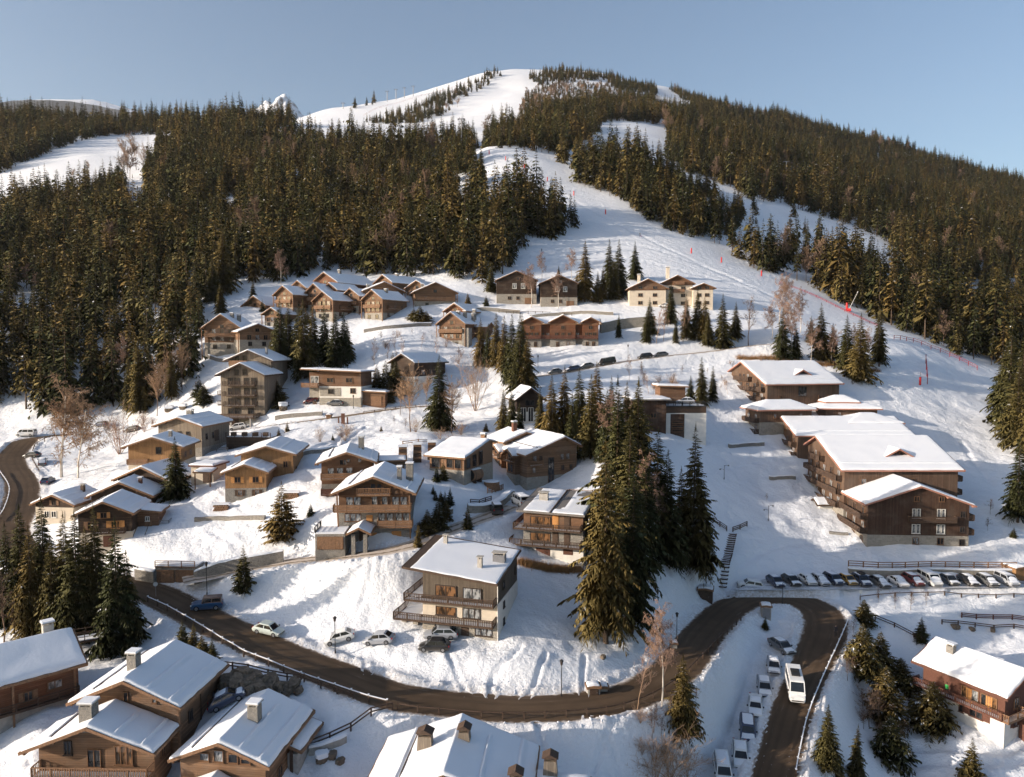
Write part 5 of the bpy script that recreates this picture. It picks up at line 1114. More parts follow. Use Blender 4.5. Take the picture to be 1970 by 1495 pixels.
h.win('F', 5, 4.0, 1.0, 0.9); h.chimney(2.4, 3.5, 5.2, 7.2, 0.6, 0.6, 'timber_red'); h.row('R', 2.2, (2, 4), 0.8, 0.8)
h = chalet('old_house', 'dark log house with shuttered windows and porch, front of the old hamlet', (-68.4, 120.1), 17.3, 10, 9.8, 9.8, 4.9, 2.2, [(0, 1.9, 'cream'), (1.9, 6, 'wood_dark')], of=1.0, os=0.7, cat='house')
h.win('F', 4.0, 4.3, 1.0, 1.0, 'glass', 'frame', 1, 'brass'); h.win('F', 2.0, 2.5, 1.1, 1.3, 'glass', 'frame', 1, 'timber'); h.win('F', 5.8, 2.5, 1.4, 1.3, 'glow', 'brass', 2, 'brass'); h.balcony('F', 2.6, 7.4, 1.9, 0.9, 'timber_dark', 'slat', 0.9)
h.door('F', 4.6, -0.6, 1.4, 1.8, 'timber_red')
rf = RF('flat', (4.0, 8.2, 3.4, 8.6), 4.9, gx=-0.14); h.roof(rf, 0.25); h.vol(4.2, 7.6, 3.8, 8.2, [(-2, 1.9, 'stone'), (1.9, 4.5, 'wood_russet')]); h.win('F', 1.6, 2.9, 0.7, 0.8, 'glass', 'frame_white'); h.door('F', 1.7, 1.9, 1.0, 0.9, 'timber'); h.balcony('R', 0.2, 4.2, 1.9, 1.6, 'metal', 'rail', 0.9)
mb = MB()
for i in range(9): mb.box(4.5 - 0.02 * i, 6.1 - 0.02 * i, 3.5 - 0.32 * (i + 1), 3.55 - 0.32 * i, 1.7 - 0.24 * (i + 1), 1.78 - 0.24 * (i + 1))
mb.build('stairs', M['snow_roof'], h.o); h.beam((4.35, 3.5, 2.7), (4.2, 0.6, 0.5), 0.08, 'timber_dark', 'stair_rail'); h.beam((6.2, 3.5, 2.7), (6.0, 0.6, 0.5), 0.08, 'timber_dark', 'stair_rail')
# small cream garage
h = House('garage', 'small cream garage with snowy lean-to between the lone spruce and the honey chalet', (-62.76,141.02), 0, -8, 'garage'); h.o.location.z = 19.2
rf = RF('flat', (-0.3, 5.0, -0.4, 5.5), 3.0); h.vol(0, 4.6, 0, 5, [(-3, 2.95, 'cream')], rf); h.roof(rf, 0.35, 'timber_red'); rf = RF('flat', (1.8, 5.6, -2.4, 0.1), 2.1, gy=0.2); h.roof(rf, 0.25)
for x in (2.1, 5.2): h.beam((x, -2.1, -3), (x, -2.1, 2.2), 0.18, 'timber', 'post')
h.V = (0, 4.6, 0, 5); h.door('F', 3.4, -0.2, 1.6, 1.9, 'timber_dark')
# weathered apartment chalet
h = chalet('apartment_chalet', 'five storey weathered grey wood chalet with glass balconies above the sandy road', (-71.18,190.00,37.31)[:2], 37.6, -4, 13.6, 13, 13.4, 3.2, [(0, 2.7, 'stone_pale'), (2.7, 15, 'wood_grey')], of=1.6, os=0.9, mt='timber_dark', guards=False)
for z in (5.6, 8.3, 11.0): h.balcony('F', 1.2, 9.8, z, 1.5, 'timber_dark', 'rail', 1.0); h.row('F', z + 0.15, (2.6, 4.4, 7.0, 9.0), 1.4, 1.8, 'glass', 'frame_dark')
h.row('F', 3.3, (2.6, 4.4, 8.0), 1.5, 1.6, 'glass', 'frame_dark'); h.row('F', 13.6, (4.4, 6.6), 1.2, 1.5, 'glass', 'frame_dark', bars=0)
h.balcony('F', -2.6, 10.4, 2.7, 4.0, 'timber_dark', 'board', 1.0); h.vol(-6.2, 5, -2.2, -2.0, [(-3, 0.1, 'concrete')]); h.V = (-5.9, 5.9, 1.6, 12)
h.door('F', 3, 0, 3.2, 2.3, 'timber_dark', name='garage_door'); h.row('F', 0.8, (8.6,), 1.4, 1.1, 'glass', 'frame_white'); h.balcony('L', 2, 9, 5.6, 1.6, 'timber_dark', 'rail', 1.0); h.balcony('L', 2, 9, 8.3, 1.6, 'timber_dark', 'rail', 1.0)
for x in (-5, -1.6, 3.6): h.beam((x, -2.2, -3), (x, -2.2, 2.6), 0.35, 'concrete', 'post')
rf = RF('gy', (-9.2, 5.2, 9.5, 24), 16.9, 0.42); h.roof(rf, 0.35, 'timber_dark'); h.vol(-8, 4, 11, 23, [(2, 18, 'wood_grey')], rf); h.row('F', 16.6, (2.4, 4.6), 1.2, 2.0, 'glass', 'frame_dark', bars=0); h.balcony('F', 0.5, 5.5, 16.2, 1.2, 'timber', 'board', 1.0); h.chimney(1.5, 14, 18, 20.5, 0.5, 0.5, 'metal', None)
# modern split house
h = House('modern_house', 'white and russet flat roofed house with small wooden garage on the upper road', (-46.09,192.00,30.05)[:2], 29.6, -7, 'house')
rf = RF('flat', (-9.5, 7.2, -2.0, 10), 9.7, gx=-0.04, gy=-0.02); h.vol(-5.0, 6.4, 0, 9, [(-3, 2.2, 'stone_pale'), (2.2, 5.2, 'white'), (5.2, 9, 'wood_russet')], rf); h.roof(rf, 0.3, 'timber')
h.row('F', 6.2, (3.0, 8.2), 1.9, 1.3, 'glass'); h.row('F', 3.4, (9.2,), 1.5, 1.4, 'glass'); MB().box(-4.9, 0.9, -0.12, -0.08, 2.6, 4.9).build('stone_panel', M['stone_pale'], h.o); h.win('F', 3.2, 3.3, 1.6, 1.2, 'glass', 'frame_dark', out=0.14)
h.vol(-8.0, -5.1, 0.6, 8.6, [(2.2, 5.0, 'stone_pale'), (5.0, 8.9, 'wood_russet')]); h.balcony('F', -1.6, 3.0, 5.1, 1.8, 'timber', 'board', 1.0); h.win('F', 1.5, 5.5, 2.2, 2.4, 'curtain', 'frame_white'); h.door('F', 1.4, 0, 1, 1)
rf = RF('flat', (6.2, 13.2, 0.2, 7.2), 3.9, gx=-0.05); h.roof(rf, 0.3); h.vol(6.6, 12.6, 1, 7, [(-3, 3.7, 'wood_russet')]); h.door('F', 3.6, 0.1, 2.8, 2.4, 'timber', name='garage_door')
# right-hand chalet in the shade
h = chalet('chalet', 'dark red chalet with white ground floor and long balcony at the right edge', (61.4, 97.85), -0.4, -62, 13.2, 10.5, 5.3, 2.4, [(0, 2.2, 'white'), (2.2, 6, 'timber_red')], of=1.4, os=1.0, kind='gx', mt='timber_red', guards=False, snow=0.42)
h.balcony('F', -0.6, 11.6, 2.3, 1.35, 'timber_red', 'slat', 1.0); h.balcony('R', -1.3, 3.0, 2.3, 1.2, 'timber', 'slat', 1.0)
for u, gl in ((6.0, 'glow'), (7.4, 'curtain'), (8.6, 'glass'), (9.8, 'glow')): h.win('F', u, 2.8, 0.95, 1.6, gl, 'timber', 0)
h.door('F', 6.6, 2.3, 0.6, 1.9, 'brass'); h.door('F', 9.2, 2.3, 0.6, 1.9, 'brass')
h.win('F', 5.6, 0.5, 0.7, 1.5, 'glass', 'timber_red', 0); h.win('F', 7.6, 0.6, 1.8, 1.3, 'glass', 'timber_red', 1, 'timber_red'); h.row('R', 0.5, (2.4, 6.6), 1.0, 1.4, 'curtain', 'timber_red', sh='timber_red'); h.row('R', 3.0, (2.6, 5.6), 1.2, 1.4, 'glass', 'timber')
h.chimney(-3.0, 3.6, 6.4, 8.4, 1.0, 0.8, 'stone'); rf = RF('flat', (5.7, 7.7, 4.4, 6.6), 2.5, gx=-0.15); h.roof(rf, 0.12, 'timber_red'); h.vol(5.8, 7.2, 4.6, 6.4, [(-3, 2.4, 'timber_red')])

# ------------------------------------------------------------------ apartment blocks on the right
RB = 'wood_block'
def facade(h, f, L, floors, z0, step, u0=1.6, mt='timber_dark', gl=None):
    n = max(1, int(L / step))
    for z in floors:
        h.balcony(f, 0.4, L - 0.4, z, 1.2, mt, 'board', 1.0, snow=False)
        for i in range(n): h.win(f, (i + 0.5) * L / n, z + 0.15, 1.5, 1.9, gl or rb.choice(('glass', 'curtain')), 'frame', 1)
# nearest block, gable to the camera
h = chalet('apartment_block', 'brown gable fronted apartment block on a pale stone base beside the parking lot', (78.1, 137.4), 15.0, -3.8, 20.6, 14, 8.8, 3.7, [(0, 3.0, 'stone_pale'), (3.0, 12, 'wood_brown')], of=0.8, os=0.9, mt='fascia', cat='apartment block', guards=False)
for u in (9.0, 13.6): h.row('F', 3.4, (u - .42, u + .42), 0.7, 1.8, 'curtain', 'frame_white', bars=0); h.row('F', 6.4, (u - .42, u + .42), 0.7, 1.8, 'curtain', 'frame_white', bars=0)
for u in (9.0, 13.6): h.win('F', u, 1.3, 1.2, 1.3, 'curtain' if u < 10 else 'glass', 'frame'); h.win('F', u, 9.6, 1.0, 1.0, 'glass', 'frame', 1)
for z in (3.7, 6.6, 1.2): h.win('F', 17.6, z, 1.0, 1.2, 'glass', 'frame_dark')
h.balcony('F', 7.4, 16.0, 5.9, 1.2, 'timber_dark', 'board', 1.0, snow=False); facade(h, 'L', 12.6, (3.2, 6.0), 0, 4.0); facade(h, 'R', 12.6, (3.2, 6.0), 0, 4.0)
h.row('L', 0.4, (2, 6, 10), 1.4, 1.8, 'glass')
# long block with the big dormer
h = chalet('apartment_block', 'long brown apartment block with wide snow roof and triangular dormer, second from the parking', (80.6, 148.5), 19.8, 0, 25.5, 20, 11, 5.4, [(0, 3.0, 'stone_pale'), (3.0, 20, RB)], of=0.8, os=1.0, kind='gx', mt='fascia', cat='apartment block', ridge=13.5, pb=0.42, snow=0.28, base=-8)
facade(h, 'L', 18.0, (3.2, 6.0, 8.8), 0, 3.6); h.balcony('L', 3, 9, 11.6, 1.2, 'timber_dark', 'board', 1.0, snow=False); h.row('L', 11.8, (4.5, 6.5), 1.2, 1.6); facade(h, 'R', 18.0, (3.2, 6.0, 8.8), 0, 4.5); h.row('F', 8.2, (4, 9, 14), 1.2, 1.2)
h.vol(-14.5, -11.8, 6, 9, [(-8, 2.5, 'white')]); rf = RF('gx', (-15.3, -11.6, 5.4, 9.6), 2.6, 0.5); h.roof(rf, 0.3, 'timber_dark')
for x, d, y0, p in ((1.6, 7.5, 4.6, 0.62),):
    rf = RF('gy', (x - 3.4, x + 3.4, y0, y0 + 6.5), h.rf.z(0, y0) + 0.1, 0.55); h.roof(rf, 0.2, 'fascia'); h.vol(x - 2.6, x + 2.6, y0 + 0.9, y0 + 6, [(h.rf.z(0, y0) - 0.5, 20, 'wood_dark')], rf); h.row('F', h.rf.z(0, y0) + 0.7, (1.9, 3.3), 0.9, 0.7, 'glass', bars=0)
# middle block
h = chalet('apartment_block', 'middle apartment block half hidden behind the long dormered one', (82.5, 173.5), 23.8, 0, 29, 18, 9, 3.6, [(0, 3.0, 'stone_pale'), (3.0, 20, RB)], of=0.8, os=1.0, kind='gx', mt='fascia', cat='apartment block', ridge=10.0, pb=0.36, snow=0.28, base=-8)
facade(h, 'L', 16, (1.6, 4.0, 6.4), 0, 3.6); h.row('L', 9.4, (5, 8), 1.2, 1.2); rf = RF('hip', (1.0, 15, 6.0, 17), 11.4, 0.36); h.roof(rf, 0.3, 'fascia'); h.vol(2, 14, 7, 16, [(6, 11.5, RB)])
# upper block
h = chalet('apartment_block', 'uppermost apartment block with long snow roof and dormer below the ski run', (79.2, 196.0), 35.0, 13, 24, 20, 9.5, 5.8, [(0, 2.6, 'stone_pale'), (2.6, 20, RB)], of=0.8, os=1.0, kind='gx', mt='fascia', cat='apartment block', ridge=13.0, pb=0.42, snow=0.3, base=-8)
facade(h, 'L', 18, (2.6, 5.2, 7.8), 0, 3.6); h.balcony('L', 3, 11, 10.4, 1.2, 'timber_dark', 'board', 1.0, snow=False); h.row('L', 10.6, (5, 7, 9), 1.2, 1.6); h.win('F', 10.6, 6.4, 2.6, 2.6, 'glass', 'frame_dark', 2); h.row('F', 5.6, (4, 16, 19), 1.0, 1.0)
rf = RF('gy', (-1.0, 5.4, 4.2, 11), h.rf.z(0, 4.2) + 0.1, 0.55); h.roof(rf, 0.2, 'fascia'); h.vol(-0.3, 4.7, 5.0, 10.5, [(h.rf.z(0, 4.2) - .5, 20, 'wood_dark')], rf)
# two pavilions
h = House('pavilion', 'left hip roofed pavilion between the upper apartment blocks', (69.95,184.00,27.80)[:2], 25.6, 8, 'building'); rf = RF('hip', (-8.6, 7.6, -1, 9), 3.6, 0.42); h.vol(-7.4, 6.6, 0, 8, [(-6, 0.6, 'stone_pale'), (0.6, 3.7, RB)]); h.roof(rf, 0.36, 'fascia'); h.row('F', 1.6, (4, 11), 0.8, 1.2, 'curtain'); facade(h, 'L', 8, (-2.2, 0.6), 0, 4)
h = House('pavilion', 'right hip roofed pavilion with stepped roof beside the ski run', (87.92,188.00,27.41)[:2], 25.4, -4, 'building'); rf = RF('hip', (-8.4, 7.6, -1, 9), 3.7, 0.34); h.vol(-6.4, 6.6, 0, 8, [(-6, 3.8, RB)]); h.roof(rf, 0.34, 'fascia'); rf = RF('hip', (-6.0, 3.0, 1.5, 7.5), 5.2, 0.5); h.roof(rf, 0.3, 'fascia'); h.row('F', 1.8, (3.5, 9), 0.8, 1.2, 'curtain')
# modern building with roof parking
h = House('modern_building', 'white and brown modern building with roof parking terrace behind the spruces', (35.90,170.00,24.90)[:2], 24.8, 3, 'building')
h.vol(0, 9.8, 0, 12, [(-4, 5.0, 'white'), (5.0, 6.6, 'timber_dark')]); MB().box(1.3, 4.6, -0.12, -0.02, -3, 4.8).build('panel', M['wood_brown'], h.o); h.balcony('F', 0, 9.8, 6.65, 0.12, 'black', 'rail', 0.9, snow=False); MB().box(0.1, 9.7, 0.1, 11.9, 6.602, 6.75).build('snow', M['snow_roof'], h.o)
for z in (0.6, 1.6, 2.6): h.win('F', 3.0, z, 2.8, 0.5, 'glass', 'frame', 0, out=0.16)
rf = RF('flat', (-8.5, 1.0, -2, 9), 8.2); h.vol(-8, 0, -1, 8, [(-4, 8.1, 'wood_brown')]); h.roof(rf, 0.35, 'slate'); rf = RF('flat', (-0.6, 7.2, 5, 11), 11.0, gx=-0.03); h.vol(0.2, 6.4, 5.6, 10.4, [(6, 10.9, 'wood_russet')]); h.roof(rf, 0.35, 'timber')
h.V = (-8, 0, -1, 8); h.row('F', 4, (2, 5), 1.4, 1.2)
# A-frame behind spruces
h = chalet('chalet', 'steep roofed white house half hidden by the central spruces', (4.56,172.00,32.46)[:2], (4.56,172.00,32.46)[2], 14, 8, 10, 5.6, 3.0, [(0, 3, 'white'), (3, 9, 'wood_dark')], of=1.2, os=0.8, mt='timber_dark'); h.row('F', 0.6, (1.6, 3.4), 1.3, 3.4, 'glass', 'frame_white'); h.win('F', 3.2, 4.4, 2.4, 1.4, 'glass', 'frame_dark')
# dark barn-like house
h = chalet('chalet', 'dark gabled house with broad snow roof behind the lone spruce of the middle slope', (-30.57,200.00,40.56)[:2], (-30.57,200.00,40.56)[2], -28, 9.4, 17, 7.0, 2.6, [(0, 3.5, 'white'), (3.5, 9, 'wood_dark')], of=1.0, os=0.9, mt='timber_dark'); h.row('F', 4, (2, 5), 1.3, 1.4); h.row('R', 3.9, (4, 8, 12), 1.6, 1.4)
# ------------------------------------------------------------------ upper village
def far_chalet(label, uvd, yaw, W, D, H, rise, *a, **k):
    return far_chalet0(label, uvd, yaw, W * 1.14, D * 1.2, H, rise * 1.14, *a, **k)
def far_chalet0(label, uvd, yaw, W, D, H, rise, wall='wood_russet', base_mt='stone_pale', bz=2.4, wins=(), rwins=(), balc=True, chims=(), **k):
    if wall == 'wood_russet': wall = rb.choice(('wood_russet', 'wood_warm', 'wood_red', 'wood_russet'))
    h = chalet('chalet', label, uvd[:2], uvd[2], yaw, W, D, H, rise, [(0, bz, base_mt), (bz, 12, wall)], of=1.1, os=0.9, base=-9, group=None, guards=False, **k)
    wins = wins or (H - 2.2,); rwins = rwins or (H - 2.4,)
    h.row('F', 0.5, [W * q - 0.9 for q in (0.32, 0.66)], 1.2, 1.3, 'glass', 'frame_dark'); h.row('R', 0.4, [D * q for q in (0.25, 0.6)], 1.0, 1.1, 'glass', 'frame_dark')
    h.row('F', H + 0.3, [W * 0.5 - 0.9], 1.2, 1.0, 'glass', 'frame_dark', 1, 'timber')
    h.balcony('R', D * 0.15, D * 0.6, H - 2.7, 0.9, 'timber', 'slat', 1.0); h.beam((-W / 2 + 0.35, 0.35, -3), (-W / 2 + 0.35, 0.35, H - 0.1), 0.22, 'timber', 'post'); h.beam((W / 2 - 0.35, 0.35, -3), (W / 2 - 0.35, 0.35, H - 0.1), 0.22, 'timber', 'post')
    for z in wins: h.row('F', z, [W * q - 0.9 for q in (0.3, 0.5, 0.7)], 1.3, 1.5, sh=rb.choice((None, 'timber', 'timber_dark')))
    for z in rwins: h.row('R', z, [D * q for q in (0.2, 0.45, 0.7)], 1.2, 1.4)
    if balc and H > 4: h.balcony('F', 0.3, W - 2.1, H - 2.4, 1.1, 'timber', 'board', 1.0)
    for c in chims: h.chimney(c[0], c[1], H, c[2], 1.0, 1.0)
    return h
far_chalet('chalet with twin chimneys left of the middle spruce group', (-91.08,228.00,50.68), -3, 11.5, 12.5, 6.6, 3.9, 'wood_warm', wins=(2.8, 5.2), rwins=(3.6,), chims=((1.6, 5, 11.5), (3.4, 6, 11)))
far_chalet('low chalet roof peeping above the twin chimney chalet', (-92.73,262.00,59.36), -20, 10, 14, 4.5, 3.2, 'wood_russet', balc=False, rwins=(2,))
far_chalet('bright snow roofed chalet half behind the middle spruce group', (-78.56,226.00,49.51), 35, 11, 12, 4.6, 2.2, 'wood_warm', balc=False)
far_chalet('leftmost small gable of the upper chalet terrace', (-80.35,256.00,62.85), -26, 8.5, 12, 6.5, 2.9, wins=(2.6, 4.8), rwins=(3,))
far_chalet('second gable of the upper chalet terrace, set behind the leftmost', (-77.57,264.00,65.80), -26, 7.5, 12, 6.5, 2.5, wins=(4,))
far_chalet('third gable of the upper chalet terrace, in the middle', (-70.15,258.00,63.89), -28, 7.5, 12, 6.5, 2.8, wins=(3, 5))
far_chalet('highest chalet of the upper terrace with chimney on the ridge', (-70.04,272.00,68.32), -28, 12, 20, 8, 3.6, wins=(5,), rwins=(5,), chims=((0, 9, 13.5),))
far_chalet('chalet of the upper terrace just below the highest roof', (-65.65,262.00,64.91), -28, 7, 12, 6.5, 2.4, rwins=(4,))
far_chalet('front chalet of the upper terrace with dormer, right above the spruces', (-65.52,252.00,60.63), -30, 9, 14, 6.0, 2.9, wins=(2.6, 4.6), rwins=(3.4, 1))
far_chalet('chalet with dormer and stone terrace, right of the upper terrace', (-48.13,250.00,60.87), -28, 8.5, 13, 6.6, 3.0, wins=(2.8, 4.8), rwins=(3.8, 1.2), chims=((1, 7, 10.5),))
far_chalet('chalet with broad gable turned right behind the dormer chalet', (-45.57,262.00,64.54), 24, 14, 10, 6, 3.0, 'wood_warm', wins=(3.5,), chims=((-5, 4, 8.5),))
far_chalet('rearmost long roofed chalet at the forest edge', (-48.59,274.00,68.48), -35, 9, 18, 6, 2.8, 'wood_warm', rwins=(3,), chims=((0, 8, 10),))
far_chalet('brown chalet with stone side wing at the right end of the upper hamlet', (-27.34,262.00,64.17), 14, 14.5, 11, 5.2, 3.2, 'wood_warm', wins=(2.6,), chims=((-4, 6, 8.5),))
h = far_chalet('tall chalet with stone corner tower and four chimneys below the twin chalets', (-19.82,234.00,52.13), -22, 9.5, 15, 7.4, 3.4, 'wood_russet', wins=(3, 5.4), rwins=(4, 1), chims=((1, 4, 11.5), (2.4, 6, 11.8), (4, 9, 11), (3, 12, 12.4)))
h.vol(3.9, 6.2, 0.6, 3.2, [(-8, 6.4, 'stone')]); rf = RF('gx', (3.5, 9.5, 8, 14.5), 6.6, 0.5); h.roof(rf, 0.3); h.vol(3.9, 8.8, 8.5, 14, [(-8, 6.6, WW)], rf)
far_chalet('small roof behind the four chimney chalet', (-19.91,250.00,56.98), -25, 8, 16, 4, 2.4, balc=False)
far_chalet('chalet roof tucked between the upper terrace and the dormer chalet', (-57.35,258.00,62.44), -30, 8, 12, 5.5, 2.6, 'wood_warm', rwins=(2.5,))
far_chalet('small barn left below the upper terrace', (-81.36,246.00,55.76), -18, 7, 9, 4.2, 2.0, 'wood_warm', balc=False)
far_chalet('chalet right behind the brown one at the end of the upper hamlet', (-35.71,272.00,66.40), -20, 9, 13, 5.5, 2.6, 'wood_russet', rwins=(2.5,))
# long curved residence
h = House('residence', 'long low timber residence with three small gables and stone terrace wall', (3.80,232.00,45.65)[:2], 45.0, -2, 'building')
rf = RF('gx', (-1, 24.5, -1.0, 10), 7.2, 0.32); h.vol(0, 23.5, 0, 9, [(-6, 2.6, 'stone'), (2.6, 8, 'wood_red')], rf); h.roof(rf, 0.35)
for x, w in ((2.5, 6), (12.3, 8), (21.0, 5)):
    rf = RF('gy', (x - w / 2 - .7, x + w / 2 + .7, -2.0, 5), 7.6, 0.5); h.roof(rf, 0.32); h.vol(x - w / 2, x + w / 2, -1.0, 4.5, [(-6, 2.6, 'stone'), (2.6, 8, 'wood_red')], rf); h.balcony('F', 0.2, w - 0.2, 2.7, 1.0, 'timber_red', 'board', 1.0); h.row('F', 3.0, [w * q for q in (.25, .5, .75)], 1.1, 1.7); h.row('F', 5.6, [w * .5], 1.2, 1.2); h.row('F', 0.2, [w * .3, w * .7], 1.0, 1.5)
h.V = (0, 23.5, 0, 9); h.balcony('F', 4, 9, 2.7, 1.4, 'timber_red', 'board', 1.0); h.balcony('F', 16, 19, 2.7, 1.4, 'timber_red', 'board', 1.0); h.row('F', 3, (6, 7.6, 17), 1.1, 1.6)
# twin chalets
for lab, q, W, D, r in (('left one of the twin dark chalets on pale stone bases', (1.70,266.00,68.95), 15.5, 13, 3.4), ('right one of the twin dark chalets on pale stone bases', (17.04,264.00,67.66), 14.2, 13, 3.0)):
    h = chalet('chalet', lab, q[:2], q[2], 2, W, D, 8.4, r, [(0, 3.6, 'stone_pale'), (3.6, 13, 'wood_dark')], of=0.7, os=0.5, base=-8, guards=False, snow=0.2)
    h.row('F', 5.6, (W * .42, W * .62), 1.5, 1.9, 'curtain', 'frame_white'); h.row('F', 1.6, (W * .3, W * .5), 1.2, 1.2); h.door('F', W * .75, 0, 2.6, 2.2, 'timber', name='garage_door'); h.row('F', 8.6, (W * .5,), 1.2, 1.2)
# white apartment house by the piste
h = House('apartment_house', 'pale rendered apartment house with brown gables beside the ski slope', (42.56,265.00,59.89)[:2], 59.3, -3, 'house')
for x0, x1, y0, e, r in ((0, 13, 0, 6.6, 0.48), (12, 23, 3, 8.6, 0.48), (23.0, 30, 1, 6.8, 0.4)):
    rf = RF('gy', (x0 - 1, x1 + 1, y0 - 1, y0 + 12), e - 0.2, r); h.roof(rf, 0.25); h.vol(x0, x1, y0, y0 + 11, [(-8, e - 0.6, 'cream'), (e - 0.6, 14, 'wood_russet')], rf)
    for z in (1.0, 3.8, 6.4): h.row('F', z, [(x1 - x0) * q for q in (.3, .7)], 1.6, 1.2, 'glass', 'frame')
h.V = (12, 23, 3, 14); h.balcony('F', 4, 8, 8.4, 1.2, 'timber', 'board', 1.0); h.balcony('F', 4, 8, 5.6, 1.2, 'timber', 'board', 1.0); h.chimney(4, 6, 9, 12, 1, 1, 'cream'); h.chimney(15, 9, 11, 15, 1.2, 1.2, 'cream')

# ------------------------------------------------------------------ cars
def m_paint(name, c):
    t = NT(name, 0.32, 0.5); n = t.noise(t.coord('Object'), 3.0, 4); hgt = t.sep(t.coord('Object'))[2]
    grime = t.math('MULTIPLY', t.math('SUBTRACT', 0.75, hgt, clamp=True), t.math('MULTIPLY', n, 1.1))
    t.col(t.mix(grime, c, (0.26, 0.23, 0.2))); t.b.inputs['Coat Weight'].default_value = 0.35; return t.mat
PAINT = {k: m_paint(k + ' car paint', c) for k, c in dict(white=(0.72, 0.72, 0.71), silver=(0.34, 0.36, 0.40), black=(0.018, 0.017, 0.018), grey=(0.10, 0.105, 0.11), blue=(0.012, 0.06, 0.15), navy=(0.025, 0.04, 0.09), ochre=(0.42, 0.24, 0.04), red=(0.16, 0.03, 0.028), mint=(0.55, 0.62, 0.58), brown=(0.14, 0.08, 0.06)).items()}
M['tyre'] = m_plain('tyre rubber', (0.018, 0.018, 0.019), 0.85); M['rim'] = m_plain('wheel rim', (0.35, 0.35, 0.36), 0.35, 0.5, metal=0.7)
M['lamp_glass'] = m_plain('headlight glass', (0.75, 0.75, 0.72), 0.15, 0.5); M['tail'] = m_plain('tail light', (0.35, 0.015, 0.012), 0.3, 0.5)
M['car_glass'] = m_plain('car glass', (0.012, 0.014, 0.017), 0.06, 0.6)
#       L    W    roof belt hood wb0(windscreen base) wt0 wt1(rear roof) wb1 (rear base) as fractions of L from the front
CAR = {'hatch': (4.1, 1.78, 1.52, 0.90, 0.82, 0.20, 0.39, 0.76, 0.96), 'estate': (4.6, 1.82, 1.52, 0.92, 0.84, 0.22, 0.40, 0.79, 0.97), 'suv': (4.5, 1.88, 1.70, 1.05, 1.0, 0.23, 0.36, 0.87, 0.98),
       'sedan': (4.5, 1.8, 1.45, 0.93, 0.88, 0.26, 0.42, 0.70, 0.84), 'mpv': (4.8, 1.9, 1.85, 1.05, 1.0, 0.14, 0.30, 0.93, 0.99), 'van': (5.3, 2.0, 2.05, 1.15, 1.08, 0.13, 0.27, 0.96, 0.995), 'minibus': (5.9, 2.05, 2.6, 1.3, 1.15, 0.10, 0.22, 0.97, 0.995), 'jeep': (4.3, 1.9, 1.85, 1.15, 1.12, 0.34, 0.38, 0.97, 0.98)}
_wheel = {}
def wheel_mesh(r):
    if r not in _wheel:
        a = MB().tube([(0, -0.11, 0), (0, -0.10, 0), (0, 0.10, 0), (0, 0.11, 0)], [r * 0.86, r, r, r * 0.86], 14)
        b = MB().tube([(0, -0.118, 0), (0, 0.118, 0)], [r * 0.62, r * 0.62], 10); _wheel[r] = (a.mesh('tyre', M['tyre']), b.mesh('rim', M['rim']))
    return _wheel[r]
_carm = {}
